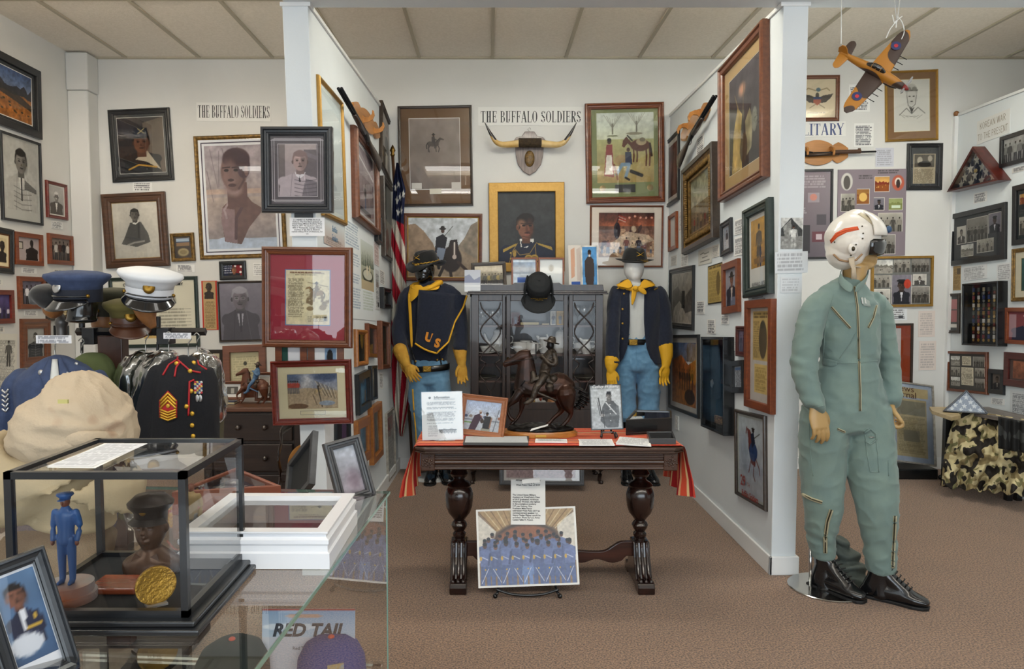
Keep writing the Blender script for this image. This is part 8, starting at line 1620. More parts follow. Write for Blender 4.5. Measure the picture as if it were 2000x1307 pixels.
for i,(c_,sc,th_)in enumerate((('#84744f',15,.56),('#74704a',17,.62),('#211b15',15,.545))):
    n1=N.new('ShaderNodeTexNoise');n1.inputs['Scale'].default_value=sc;n1.inputs['Detail'].default_value=.6;mp=N.new('ShaderNodeMapping');mp.inputs['Location'].default_value=(i*7,i*3,1);nt.links.new(tc.outputs['Object'],mp.inputs[0]);nt.links.new(mp.outputs[0],n1.inputs['Vector'])
    g_=N.new('ShaderNodeMath');g_.operation='GREATER_THAN';g_.inputs[1].default_value=th_;nt.links.new(n1.outputs[0],g_.inputs[0]);mx=N.new('ShaderNodeMixRGB');mx.inputs[1].default_value=(*hexc('#c0b38a'),1);mx.inputs[2].default_value=(*hexc(c_),1);nt.links.new(g_.outputs[0],mx.inputs[0])
    if prev:nt.links.new(prev,mx.inputs[1])
    prev=mx.outputs[0]
nt.links.new(prev,N['Principled BSDF'].inputs['Base Color'])
ca=empty('camouflage_cloth',(3.7,5.4,0));tag(ca,'bunched camouflage cloth hanging from the low table onto the carpet','cloth');o=V(ca.location);rows=[]
for j in range(60):
    t=j/59;xa=1878-38*t**.6-6*math.sin(t*3);row=[]
    for k in range(90):
        u=k/89;x=xa+(2014-xa)*u;y=799+22*u+(152-4*u)*t;dd=5.52-.46*u-.12*t;f=.03*math.sin(u*17+3*math.sin(t*5+u*4))*(.3+t)+.10*mnoise.noise(V((u*7,t*5,1)))+.05*mnoise.noise(V((u*19,t*13,4)));z=(.735-.02*t)if 0 else None
        p=at(x,y,dd+f*.6-.03);p.z=max(.012,p.z+.012*math.sin(u*40)*t);p.x=min(p.x,3.89);row.append(p-o)
    rows.append(row)
MB().grid(rows).build('cloth',cm_,ca,smooth=1,solid=.003)
c2_=empty('dark_camouflage_cloth',(3.8,5.2,0));tag(c2_,'darker grey camouflage cloth tucked under the plank top at the right edge','cloth');o=V(c2_.location)
MB().grid([[at(1950+56*u,814+62*t+10*u,5.02-.1*u+.02*math.sin(u*20))-o for u in[i/20 for i in range(21)]]for t in[i/12 for i in range(13)]]).build('cloth',mat('dark_camo','#3c3d3c',.85,col2='#141414',cscale=12,cdet=0,lo=.5,hi=.52),c2_,smooth=1,solid=.003)
def _nj(A):
    A.rect(0,0,1,1,'#a8b2c0');A.rect(.1,.05,.9,.17,'#bfae84');A.rect(.14,.2,.86,.93,'#b5a682');A.rect(.16,.22,.84,.4,'#8a8674');A.noise(.1,8);A.text(.18,.43,.82,.9,22,'#7d7458',.5);A.rect(.3,.6,.68,.74,'#837c68')
t=make_frame(*quad_frame([(1738,747),(1825.6,751),(1821.9,910),(1734,901)],*PLN(1780,910,5.9,17,6)),'tall silver-framed newspaper leaning by the back wall right of the pilot',_nj,fc='silver',fw=.014,d=.02,prof='flat')[0]
lettering('News\nJournal',.075,mat('brown_ink','#6b4a34',.6),t,-.07,.255,.0095,sx=1.1,align='CENTER',line=.7)
ez=at(1790,915,5.9);e_=empty('floor_easel',(ez.x,5.88,0));tag(e_,'low black stand carrying the silver-framed newspaper','easel');MB().box(-.2,.15,-.03,.2,.0,.085).build('base',blk,e_,bevel=.01);[MB().ball((x,-.03,.02),.02).build('ball_foot',blk,e_,smooth=1)for x in(-.2,.17)]
# ================================================================ left bay furniture
DY=4.80;dx0,dx1=at(396,800,DY).x,at(592,800,DY).x;zd=at(500,795,DY).z;DW=wood('dresser_wood','#1f1512','#33241d',.4,0,40,coat=.2)
dr=empty('dresser',((dx0+dx1)/2,DY,0));tag(dr,'dark wooden dresser with round knobs against the left bay wall','dresser');hw=(dx1-dx0)/2
MB().box(-hw,hw,.01,.42,.1,zd-.03).build('body',DW,dr);MB().box(-hw-.02,hw+.02,-.03,.44,zd-.03,zd).build('top',wood('dresser_top','#4a2c1c','#6a4430',.35,0,40,coat=.3),dr,bevel=.006)
for s in(-1,1):MB().box(s*hw-.03*(s+1),s*hw-.03*(s-1),-.01,.05,0,zd-.03).build('corner_post',DW,dr,bevel=.01)
k=(zd-.14)/3
for r in range(3):
    z=.11+k*r;d=MB().box(-hw+.07,hw-.07,-.012,.02,z+.01,z+k-.01).build('drawer',DW,dr,bevel=.006)
    for px in(467,519):MB().lathe([(.008,0),(.007,.012),(.018,.022),(.016,.032),(0,.036)],c=(at(px,800,DY).x-dr.location.x,-.012,z+k/2),ax=(0,-1,0),n=16).build('knob',DW,d,smooth=1)
make_frame(*quad_frame([(436.2,676),(519.8,672.8),(524,776),(440,778)],*PLN(480,778,5.12,6)),'wide red-brown frame with an honorable discharge certificate standing on the dresser',lambda A:(paper(A,'#c3ba96',14,'#7d7760',.35,.1),A.ell(.5,.3,.06,.05,'#3c3c34'),A.text(.3,.55,.75,.6,1,'#3c3830',.8)),fc='brown',fw=.05,d=.03,prof='flat',glass=False)
wm_=((.1,.1,.1,.1,'#d9d7d2'),)
make_frame(*quad_frame([(433,745),(478,744),(478,781),(430,781.5)],*PLN(455,783,5.0,8)),'low brown frame with a white mat and dark photo at the left on the dresser',lambda A:(A.rect(0,0,1,1,'#57544f'),A.rect(.35,.2,.65,.9,'#a8a49a')),fc='brown',fw=.02,d=.02,mats=((.2,.22,.2,.22,'#d9d7d2'),),glass=False)
make_frame(*quad_frame([(502,727),(533,727),(533,783),(497,783)],*PLN(515,783,5.03,10)),'brown frame with a white mat behind the painted horse figurine',lambda A:A.rect(0,0,1,1,'#a8a29a'),fc='brown',fw=.02,d=.02,mats=wm_,glass=False)
rider_statue('horse_figurine',4.95,lambda x,y:(496+(x-1060)*.46,712+(y-668)*.47),'small painted brown horse figurine with a blue-shirted rider on the dresser','figurine',(mat('horse_brown','#5a2f18',.5),mat('rider_blue','#4a6a8c',.6),mat('tack_dark','#3a2a1c',.5)),vox=.0028)
zz=zd
b=empty('book',tuple(atz(446,789,zd)));tag(b,'dark blue book lying at the left front of the dresser top','book');MB().box(-.05,.05,-.03,.03,.003,.015).build('pages',mat('book_pages','#c9b98e',.8),b);[MB().box(-.052,.052,-.032,.032,q,q+.003).build('cover',mat('cover_blue','#1d2640',.5),b)for q in(0,.015)]
# armchair
ch=empty('armchair',(at(560,900,4.3).x,4.4,0));ch.scale=(.27,1,1);tag(ch,'carved dark wooden armchair with a mustard seat cushion beside the dresser','chair');o=V(ch.location);cwd=wood('chair_wood','#1d120d','#33201a',.3,2,30,coat=.4)
MB().box(-.05,.42,-.18,.3,.40,.46).build('seat_rail',cwd,ch,bevel=.01);b=MB();b.ball((.18,.05,.50),(.22,.22,.075),24,12);b.build('cushion',mat('mustard_velvet','#a8742c',.8,col2='#8a5a20',cscale=12),ch,smooth=1)
for x,y in((-.06,-.17),(.41,-.17),(-.02,.3),(.38,.3)):MB().tube([(x,y,.43),(x-.03,y-.02,.33),(x+.01,y,.2),(x+.0,y,.08),(x-.03,y-.03,.01)],[.03,.032,.024,.018,.026],n=12,cr=4,cap=.2).build('leg',cwd,ch,smooth=1)
for x in(-.08,.42):MB().tube([(x,-.15,.45),(x-.03,-.17,.55),(x+.01,-.14,.63),(x-.02,-.1,.69),(x+.01,.1,.7),(x+.03,.3,.72)],[.022,.024,.02,.028,.022,.022],n=12,cr=4).build('arm',cwd,ch,smooth=1)
b=MB();[b.tube([(x,.3,.43),(x,.34,.95)],.022,n=10)for x in(-.02,.38)];b.box(.0,.36,.31,.34,.6,.95);b.build('backrest',cwd,ch)
on_wall(WP,[(652,798),(682,795),(682,868),(653,880)],'black frame with a dark purple print low on the partition, right of the post',lambda A:(A.rect(0,0,1,1,'#1d1c22'),A.rect(.45,.1,.8,.9,'#4a3450')),fc='black',fw=.025,d=.012,prof='flat',glass=False)
# ---- hat rack
RY=3.0;rk=empty('hat_rack',(at(225,800,RY).x,RY,0));tag(rk,'black metal hat bar on a dark brown wooden post in the left bay','rack');o=V(rk.location);bp_=mat('black_plastic','#1a1a1c',.4)
def rp(x,y,d=0):return at(x,y,RY+d)-o
MB().tube([rp(150,648),rp(402,648)],(.016,.016),n=4).build('bar',bp_,rk);MB().box(-.05,.05,-.03,.03,.04,rp(0,655).z).build('post',wood('post_wood','#2c1710','#42251a',.35,2),rk,bevel=.004)
MB().box(-.3,.3,-.2,.2,0,.04).build('foot',DW,rk,bevel=.01)
for x in(160,308):b=MB();b.box(rp(x-12,0).x,rp(x+12,0).x,-.035,.035,rp(0,672).z,rp(0,640).z);b.tube([rp(x,640),rp(x,618)],.012);b.tube([rp(x,690),rp(x,668)],.006);b.build('clamp',bp_,rk,bevel=.004)
MB().tube([rp(121,655),rp(120,640),rp(120,628),rp(118,615)],[.02,.02,.025,.012],n=14,cr=3).build('grey_knob_stand',mat('steel_grey','#5d5a58',.4,metal=.6),rk,smooth=1)
def label(px,py,w,h,lab):t=empty('text_card',tuple(at(px,py,2.68)));tag(t,lab,'card');MB().box(-w/2,w/2,0,.004,-h/2,h/2).build('sleeve',mat('paper_white','#eeeeea',.7),t);A=Art(w,h,step=.003);paper(A,'#d3d4d8',4,'#6a6c74',.6,.06);q=A.mesh(w,h,'print',PRINT,t);q.rotation_euler=(PI/2,0,0);q.location.y=-.001
label(105,663,.13,.03,'long white typed label on the hanger of the blue air force style jacket');label(346,656,.10,.022,'small white typed label at the right end of the hat bar')
def pcap(name,px,py,Rpx,Y,tilt,yaw,top,band,visor,lab,strap=None,sag=.0):
    """peaked cap: wide crown, band, visor, strap and badge; yaw turns the visor (0 = towards the viewer)"""
    Z=V(tilt).normalized();X=V((math.cos(yaw),math.sin(yaw),0));X=(X-Z*X.dot(Z)).normalized();M=Matrix((X,Z.cross(X),Z)).transposed().to_4x4();M.translation=at(px,py,Y);t=empty(name,mat=M);tag(t,lab,'cap');Rr=Rpx*mpp(Y);r=Rr*.72
    MB().lathe([(r,.02),(r*1.02,.035),(Rr*.93,.055),(Rr,.068),(Rr*.97,.078),(Rr*.6,.09),(0,.094)],n=48,sy=1.04).build('crown',top,t,smooth=1)
    MB().lathe([(r*.98,-.028),(r*1.0,-.02),(r*1.005,.02),(r*.98,.03)],n=40,sy=1.04).build('band',band,t,smooth=40)
    rows=[[(r*(.98+.42*u*max(.0,math.cos(a))**.8)*math.sin(a),-r*1.04*(.98+.42*u*max(0,math.cos(a))**.8)*math.cos(a),-.014-.045*u*max(0,math.cos(a)))for a in[R(-72+144*i/24)for i in range(25)]]for u in(0,.3,.6,.85,1)]
    MB().grid(rows).build('visor',visor,t,smooth=1,solid=.003)
    MB().tube([(r*1.03*math.sin(a),-r*1.07*math.cos(a),-.004)for a in[R(-75+150*i/24)for i in range(25)]],(.006,.003),n=6).build('strap',strap or visor,t,smooth=1)
    for s in(-1,1):MB().ball((s*r*1.0,-r*.32,-.002),(.008,.008,.008),10,6).build('button',brass,t,smooth=1)
    MB().lathe([(.022,0),(.02,.003),(.012,.006),(0,.007)],c=(0,-r*1.05-.002,.032),ax=(0,-1,.25),n=20,sy=1.1).build('badge',brass if top!=blu else mat('silver_medal','#b8b8b8',.3,metal=.8),t,smooth=1);return t,M,r
blu=mat('blue_serge','#33405e',.9,col2='#3b4969',cscale=40,bump=.1,bscale=300);pat=mat('patent_black','#0c0c0e',.12,coat=.7);olv=mat('olive_serge','#3b3a2a',.9,bump=.1,bscale=300);khk=mat('green_khaki','#5a5228',.9);blf=mat('brown_leather','#4a2a1a',.35);wform=wood('head_form_wood','#7a4c26','#9a6636',.45,0)
def form(name,pts,m,lab,Y=3.0,n=18):c0=at(pts[0][0],pts[0][1],Y);t=empty(name,tuple(c0));tag(t,lab,'head form');b=MB();b.tube([at(q[0],q[1],Y)-c0 for q in pts],[(q[2]*mpp(Y),q[2]*mpp(Y)*1.1)for q in pts],n=n,up=(0,1,0),cr=3,cap=.2);b.build('form',m,t,smooth=1)
pcap('peaked_cap',153,575,58,2.85,(.02,-.06,1),R(-22),blu,mat('dark_blue_band','#151a28',.8),pat,'blue peaked uniform cap with a silver badge on a black head form')
form('head_form',[(160,578,27),(162,600,26),(160,616,26),(160,626,28)],mat('black_gloss','#0f0f10',.2,coat=.5),'black head form under the blue peaked cap',2.86)
pcap('peaked_cap',292,570,60,2.9,(.16,-.12,1),R(22),mat('white_cap_cloth','#d5d8dc',.6),mat('white_band','#c9cbd0',.7),pat,'white peaked dress cap with a gold badge on a wooden head form')
form('head_form',[(282,576,27),(284,598,24),(288,618,17),(300,640,6)],wform,'wooden head form with a black strap mark under the white cap',2.92)
pcap('peaked_cap',222,604,44,3.15,(.0,-.05,1),R(-100),olv,mat('dark_olive_band','#24231a',.9),blf,'drab olive peaked cap at the back between the blue and white caps');form('head_form',[(205,610,25),(205,632,24),(207,646,22)],wform,'brown head form under the drab olive cap at the back',3.16)
pcap('service_cap',253,628,47,2.98,(.03,-.1,1),R(30),khk,blf,blf,'moss-green service cap with a brown leather strap resting on the hat bar',strap=blf)
t=empty('garrison_cap',tuple(at(95,585,2.9)));tag(t,'black side cap drooping left of the blue peaked cap','cap');b=MB();o=V(t.location);b.tube([at(66,590,2.9)-o,at(82,578,2.9)-o,at(105,582,2.9)-o,at(122,592,2.9)-o],[(.012,.03),(.045,.07),(.05,.08),(.03,.06)],n=20,cr=4,up=(0,1,0));fuse('body',b,pat if 0 else mat('black_wool','#0e0e10',.8,sheen=.3),t,.006,3)
form('head_form',[(104,596,20),(106,606,19),(112,616,12)],wform,'small wooden form under the black side cap',2.92)
# ---- hanging jackets
def jacket(name,lab,Y,body,arms,m,neck,disp=.006):
    t=empty(name,tuple(at(neck[0],neck[1],Y)));tag(t,lab,'jacket');o=V(t.location);b=MB();s=mpp(Y)
    for pts in[body]+arms:b.tube([at(q[0],q[1],Y+(q[4]if len(q)>4 else 0))-o for q in pts],[(q[2]*s,q[3])for q in pts],n=22,up=(0,1,0),cr=3,cap=.25)
    ob=fuse('coat',b,m,t,.009,4,folds(disp,8,4,len(lab)));hk=MB();n0=V((0,0,0));hk.tube([n0+V((0,0,-.03)),n0+V((0,0,.03)),n0+V((.012,0,.05)),n0+V((0,0,.065)),n0+V((-.012,0,.055))],.0025,n=6,cr=3);hk.build('hanger_hook',mat('steel','#a8a8a4',.3,metal=.9),t,smooth=1);return t,ob,o
t,ob,o=jacket('uniform_jacket','blue uniform jacket with silver pins and sleeve chevrons hanging at the far left',2.7,[(108,700,22,.05),(110,718,55,.08),(112,745,78,.11),(112,800,74,.12),(112,900,76,.12)],[[(50,735,20,.05),(30,760,21,.06),(18,820,20,.06),(8,880,19,.055),(4,930,18,.05)],[(180,735,20,.05),(198,765,18,.06),(206,820,18,.06),(210,900,18,.05)]],blu,(108,690));tree=bvh(ob)
strip(tree,[],[],'',blu,t)if 0 else None
def patch(tree,o,A_,B_,name,m,par,off=.003):
    P_=[[q-o for q in(onto(tree,*a,off),onto(tree,(a[0]+b_[0])/2,(a[1]+b_[1])/2,off),onto(tree,*b_,off))if q is not None]for a,b_ in zip(A_,B_)];P_=[r for r in P_ if len(r)==3]
    if len(P_)>1:MB().grid(P_).build(name,m,par,smooth=1,solid=.003)
patch(tree,o,lerp([(98,702),(94,740),(106,790)]),lerp([(112,702),(116,740),(110,790)]),'white_shirt',mat('white_cotton','#c9cbc8',.9),ob);patch(tree,o,lerp([(97,698),(78,735),(104,800)]),lerp([(101,700),(97,738),(107,800)]),'lapel',blu,ob,.008);patch(tree,o,lerp([(114,702),(118,738),(111,800)]),lerp([(120,698),(138,735),(116,800)]),'lapel',blu,ob,.008)
slv=mat('silver_medal','#b8b8b8',.3,metal=.8)
for x,y,r in((67,709,.007),(149,711,.007),(80,728,.011),(131,731,.009)):knob_on(tree,x,y,o,r,'pin',slv,ob)
for i in range(5):path_on(tree,[(4,762+i*9),(11,768+i*9),(17,760+i*9)],o,.004,'chevron',slv,ob)
t,ob,o=jacket('uniform_jacket','black dress jacket with red piping, gold buttons and a red-gold chevron patch',2.75,[(366,700,15,.05),(362,715,40,.07),(356,745,55,.1),(356,800,56,.11),(358,870,58,.11)],[[(316,722,18,.05),(306,750,20,.06),(296,800,25,.06),(288,870,26,.055)],[(400,722,14,.05),(410,760,12,.06),(412,820,12,.06),(412,870,12,.05)]],mat('black_dress_wool','#0d0f16',.9,bump=.15,bscale=300),(368,688));tree=bvh(ob);rpi=mat('red_piping','#a5141f',.6);gb=mat('bright_gold','#cfa53c',.35,metal=.7)
for pts in([(350,688),(346,702),(330,712),(318,733)],[(346,702),(362,716),(371,724),(392,728)],[(382,690),(388,712),(404,722)],[(379,742),(370,746),(369,780),(368,812)],[(352,706),(344,718),(341,736)]):path_on(tree,pts,o,.0035,'piping',rpi,ob)
for x,y in((345,710),(378,709),(371,725),(373,764),(364,794),(375,808),(375,831),(377,852)):knob_on(tree,x,y,o,.009,'gold_button',gb,ob)
patch(tree,o,lerp([(311,782),(328,763),(346,782)],4),lerp([(311,816),(328,822),(346,816)],4),'chevron_patch',rpi,ob,.004)
for i in range(3):path_on(tree,[(313,784+i*7),(328,768+i*7),(344,784+i*7)],o,.0042,'chevron',gb,ob,.007)
for i in range(4):path_on(tree,[(313,800+i*5),(328,806+i*5),(344,800+i*5)],o,.0038,'rocker',gb,ob,.007)
knob_on(tree,328,793,o,(.008,.003,.008),'patch_emblem',gb,ob,.007)
for i in range(6):
    for j in range(4):knob_on(tree,381+j*4,747+i*4,o,(.0055,.002,.005),'ribbon',mat('rib%d'%((i+j)%4),('#b0303a','#c9b060','#3c4a7c','#b8b8b4')[(i+j)%4],.7),ob)
for x in(385,391):knob_on(tree,x,778,o,(.008,.003,.014),'medal',slv,ob)
plas=glass_mat('clear_plastic',(.80,.81,.82),4.5,.18)
def bagged(lab,Y,body,m,neck,col,k=1.0):
    t,ob,o=jacket('uniform_jacket',lab,Y,body,[],m,neck);b=MB();s=mpp(Y);b.tube([at(q[0],q[1],Y)-o for q in body[:4]],[(q[2]*s*1.12,q[3]*1.2)for q in body[:4]],n=26,up=(0,1,0),cr=3,cap=.3)
    e=fuse('plastic_cover',b,plas,t,.012,1,lambda p,n:n*(.014*mnoise.noise(V((p.x*28,p.y*28,p.z*9)))+.008*abs(mnoise.noise(p*40))));e['label']='crinkled clear plastic garment cover';return t
bagged('olive green jacket under a clear plastic cover, left of the black dress jacket',2.95,[(285,690,12,.04),(270,720,26,.08),(264,760,30,.09),(264,810,33,.1),(266,880,34,.1)],mat('field_green','#39402e',.9),(285,680),0)
bagged('dark grey-green jacket in clear plastic directly behind the chevron sleeve',2.9,[(330,690,12,.04),(312,720,28,.08),(300,770,30,.09),(292,820,30,.1),(286,880,30,.1)],mat('grey_green','#2f3835',.9),(330,680),0)
bagged('brown-olive jacket in clear plastic at the right end of the hat bar',2.95,[(385,692,12,.04),(398,712,26,.08),(406,760,24,.09),(410,820,22,.1),(410,880,22,.1)],mat('brown_olive','#4a4532',.9),(385,682),0)
jacket('uniform_jacket','moss green jacket half hidden behind the blue uniform jacket',2.95,[(160,700,15,.05),(172,715,40,.08),(182,745,46,.1),(184,800,46,.11),(184,880,46,.11)],[],mat('moss_green','#55603a',.9),(160,692))
# ================================================================ glass counter in the foreground
zc=.9;cA,cB=atz(762.5,958.6,zc),atz(499.8,1307,zc);e2=(cB-cA).normalized();e1=V((e2.y,-e2.x,0));e1=e1 if e1.x<0 else-e1;M=Matrix((e1,e2,V((0,0,1))if e1.cross(e2).z>0 else V((0,0,1)))).transposed().to_4x4();M.translation=V((cA.x,cA.y,0))
gc=empty('glass_counter',mat=M);tag(gc,'glass-topped display counter filling the lower left foreground','display counter');gW,gL=1.3,1.75
grn=mat('glass_edge','#7fa092',.15,coat=.5);GT=glass_mat('counter_glass',(.93,.96,.95),1.6)
for nm,c_ in(('top_pane',[(0,0,zc),(gW,0,zc),(gW,gL,zc),(0,gL,zc)]),('side_pane',[(.01,.01,.1),(.01,gL,.1),(.01,gL,zc-.008),(.01,.01,zc-.008)]),('back_pane',[(.01,.01,.1),(gW,.01,.1),(gW,.01,zc-.008),(.01,.01,zc-.008)])):MB().add(c_,[(0,1,2,3)]).build(nm,GT if nm=='top_pane' else glass_mat('counter_side_glass',(.95,.97,.96),.38),gc,fix=False)
b=MB();b.box(0,.003,0,gL,zc-.009,zc-.001);b.box(0,gW,0,.003,zc-.009,zc-.001);b.box(.008,.012,.008,.012,.1,zc-.01);b.build('glass_edge',grn,gc)
MB().box(.01,gW,.01,gL,0,.1).build('base',mat('counter_base','#8a7a68',.6),gc);MB().box(.02,gW-.02,.02,gL,.36,.368).build('deck',glass_mat('shelf_glass',(.9,.93,.92),1.2),gc);MB().box(.3,.32,.3,.32,.1,.36).build('shelf_post',blk,gc)
def ctag(name,px,py,z,lab,cat,rz=0):p=atz(px,py,z);t=empty(name,tuple(p),rz);tag(t,lab,cat);return t
# cap and poster inside
bc=mat('royal_blue_cap','#2c3a82',.8,bump=.15,bscale=250);bt=mat('orange_button','#cf4a28',.5);t=ctag('baseball_cap',648,1330,.37,'royal blue baseball cap with white letters inside the glass counter','cap',R(20))
def ballcap(t,m,mb):
    MB().lathe([(.098,0),(.1,.03),(.097,.07),(.08,.105),(.05,.125),(0,.132)],n=36,sy=1.1).build('crown',m,t,smooth=1);MB().grid([[(.1*(1+.0*u)*math.sin(a),-(.105+.07*u*max(0,math.cos(a)))*math.cos(a),.006-.012*u)for a in[R(-70+140*i/20)for i in range(21)]]for u in(0,.5,1)]).build('visor',m,t,smooth=1,solid=.004)
    for a in range(3):MB().ball((.07*math.sin(a*1.2-.6),-.075*math.cos(a*1.2-.6),.088),.006,8,6).build('eyelet',mb,t,smooth=1)
    MB().ball((0,0,.133),(.01,.01,.006),10,6).build('button',mb,t,smooth=1)
ballcap(t,bc,bt)
for k,c in enumerate('TUSKEGEE'):a=-.62+k*.19;q=lettering(c,.05,mat('white_thread','#e0dee0',.7),t,.101*math.sin(a),-.112*math.cos(a),.035,bold=.002);q.rotation_euler=(PI/2-.1,0,a)
MB().box(-.025,.02,-.108,-.1,.06,.1).build('patch',mat('patch_grey','#8fa0b0',.7,col2='#b89a5c',cscale=60),t)
t=ctag('baseball_cap',455,1335,.37,'dark green baseball cap with a red button inside the glass counter','cap',R(-30));ballcap(t,mat('dark_green_cap','#1c2420',.85),bt)
def _red(A):A.grad(0,.45,'#8fa8c8','#c9d2dc');A.rect(0,.4,1,1,'#cfccd2');A.ell(.45,.1,.2,.03,'#c8a088');A.ell(.3,.25,.3,.05,'#e0e4ea');A.rect(0,0,1,.02,'#a8483a')
t=card(PLN(600,1250,2.12,5),[(512,1187),(693,1191),(694,1330),(512,1330)],'poster with a cloudy sky and dark slanted lettering standing inside the glass counter',_red,name='poster',cat='poster',bg='#cfccd2');lettering('RED TAIL',.052,mat('navy_letter2','#23262f',.5),t,0,.042,.003,shear=.25,bold=.002);lettering('Red Tail Captain',.014,INK,t,0,-.01,.003)
# white deep frame lying on the glass
ztop=.983;wp=[atz(*q,ztop)for q in((437,962),(703,963),(636,1040),(357,1040))];c=sum(wp,V())/4;X=((wp[1]-wp[0])+(wp[2]-wp[3])).normalized();w=((wp[1]-wp[0]).length+(wp[2]-wp[3]).length)/2;Yv=V((-X.y,X.x,0));h=abs((wp[0]-wp[3]).dot(Yv))
M=Matrix((X,Yv,V((0,0,1)))).transposed().to_4x4();M.translation=V((c.x,c.y,zc+.001));t=empty('shadow_box',mat=M);tag(t,'white stepped shadow box frame lying flat on the glass counter','shadow box');H=ztop-zc-.001
wf_=mat('white_gloss_frame','#e4e6ea',.3,coat=.3);b=MB();ring(b,w,h,.035,[(0,0),(0,.42),(.14,.46),(.14,.62),(.05,.68),(.05,.78),(.25,.84),(.25,.92),(.12,.96),(.12,1),(.95,1),(1,.7),(1,.1)],H);b.build('frame',wf_,t)
def _pl2(A):A.rect(0,0,1,1,'#3c4244');A.noise(.25,8);[A.line([(.35+.06*k,.9),(.5+.07*k,.3)],.014,'#b8bcbc')for k in range(5)];A.rect(.55,0,.72,1,'#5c2c3c',.6);A.rect(.0,.55,.35,.75,'#8a8c8a',.5)
A=Art(w-.06,h-.06);_pl2(A);A.mesh(w-.06,h-.06,'picture',PRINT,t,.012);MB().add([(-w/2+.03,-h/2+.03,H*.85),(w/2-.03,-h/2+.03,H*.85),(w/2-.03,h/2-.03,H*.85),(-w/2+.03,h/2-.03,H*.85)],[(0,1,2,3)]).build('glass',GL,t,fix=False)
t=make_frame(*quad_frame([(623.4,861),(697.8,844.5),(735.4,962),(664,979)],*PLN(700,966,2.2,18,22)),'tilted black desk frame with a washed-out photo at the far corner of the counter',lambda A:(A.grad(0,1,'#b9bdc4','#a59ca4'),A.noise(.3,6),A.ell(.6,.7,.3,.2,'#8a6a78',.4,soft=1),A.noise(.1,18)),fc='grey',fw=.026,d=.03,prof='step')[0];MB().add([(-.03,.06,-.002),(.03,.06,-.002),(.05,-.085,-.10),(-.05,-.085,-.10)],[(0,1,2,3)]).build('easel_back',fmat('grey'),t,solid=.003);t.location.z-=.012
t=make_frame(*quad_frame([(566,893),(606,900),(622,958),(580,960)],*PLN(600,960,2.3,18,-62)),'black desk frame seen from behind, left of the tilted desk frame',lambda A:A.rect(0,0,1,1,'#2a2b2c'),fc='grey',fw=.02,d=.02,prof='flat',glass=False)[0]
M,w,h=quad_frame([(-50,1112),(98.7,1062),(138,1291),(10,1385)],*PLN(138,1291,1.2,12,40))
def _off(A):A.grad(0,1,'#5c7a9c','#3c5474');A.noise(.12,4);torso(A,.45,.42,.4,'#23263c','#d8d8dc',bot=.85);A.poly([(.6,.5),(.9,.58),(.85,.72),(.6,.68)],'#23263c');A.rect(.68,.5,.78,.56,'#c8a23c');A.rect(.5,.62,.8,.64,'#c8a23c');A.ell(.35,.8,.4,.12,'#c9ccd2');head(A,.42,.25,.13,'#7d5240','#1d1513',look=.2)
make_frame(M,w,h,'black frame with a photo of a person in dark blue uniform, cut off bottom left',_off,fc='satin',fw=.022,d=.02,prof='scoop',mats=((.05,.04,.05,.12,'#d8dade'),))
# flag case lying flat
zf=.965;a_,l_,r_=atz(452,914,zf),atz(335,962,zf),atz(549,949,zf);X=(r_-l_).normalized();Yv=V((-X.y,X.x,0));h=(a_-l_).dot(Yv);w=(r_-l_).length;M=Matrix((X,Yv,V((0,0,1)))).transposed().to_4x4();M.translation=V(((l_+r_)/2+Yv*h/2));M.translation.z=zc+.001
flagcase(M,w,h,zf-zc,'reddish wooden triangular flag case lying flat behind the white shadow box',wood('case_cherry','#6a3420','#8a4c34',.35,0))
# table-top showcase
x0,x1,y0,y1,z0,z1=-.87,-.545,1.29,1.60,.925,1.188;t=empty('showcase',((x0+x1)/2,(y0+y1)/2,zc));tag(t,'black-edged glass showcase with a bust, figurine and gold coin on the counter','display case');hx,hy=(x1-x0)/2,(y1-y0)/2;zt_=z1-zc
fb=mat('showcase_black','#15171a',.3,coat=.3);b=MB();b.box(-hx-.03,hx+.03,-hy-.03,hy+.03,.001,.012);b.box(-hx-.018,hx+.018,-hy-.018,hy+.018,.012,.022);b.build('base',fb,t,bevel=.003);MB().box(-hx+.01,hx-.01,-hy+.01,hy-.01,.022,.025).build('felt',vel,t);f=.013;b=MB()
for sx in(-1,1):
    for sy in(-1,1):b.box(sx*hx-f*(sx+1)/2,sx*hx-f*(sx-1)/2,sy*hy-f*(sy+1)/2,sy*hy-f*(sy-1)/2,.022,zt_)
for z in(.022,zt_-f):
    for s in(-1,1):b.box(-hx,hx,s*hy-f*(s+1)/2,s*hy-f*(s-1)/2,z,z+f);b.box(s*hx-f*(s+1)/2,s*hx-f*(s-1)/2,-hy,hy,z,z+f)
b.build('frame_bars',fb,t);cg=glass_mat('showcase_glass',(.97,.98,.98),1.1)
for nm,q in(('front_pane',[(-hx,-hy+.004,.03),(hx,-hy+.004,.03),(hx,-hy+.004,zt_-.01),(-hx,-hy+.004,zt_-.01)]),('side_pane',[(hx-.004,-hy,.03),(hx-.004,hy,.03),(hx-.004,hy,zt_-.01),(hx-.004,-hy,zt_-.01)]),('back_pane',[(-hx,hy-.004,.03),(hx,hy-.004,.03),(hx,hy-.004,zt_-.01),(-hx,hy-.004,zt_-.01)]),('top_pane',[(-hx,-hy,zt_-.004),(hx,-hy,zt_-.004),(hx,hy,zt_-.004),(-hx,hy,zt_-.004)])):MB().add(q,[(0,1,2,3)]).build(nm,cg,t,fix=False)
flat('text_sheet','white typed sheet lying on the top of the glass showcase','sheet',[(203,867),(287,867),(186,915),(92,914)],.001,pap,lambda A:paper(A,'#d8dbe0',16,'#8a8e96',.5,.05),z=z1+.001)
zb_=zc+.026
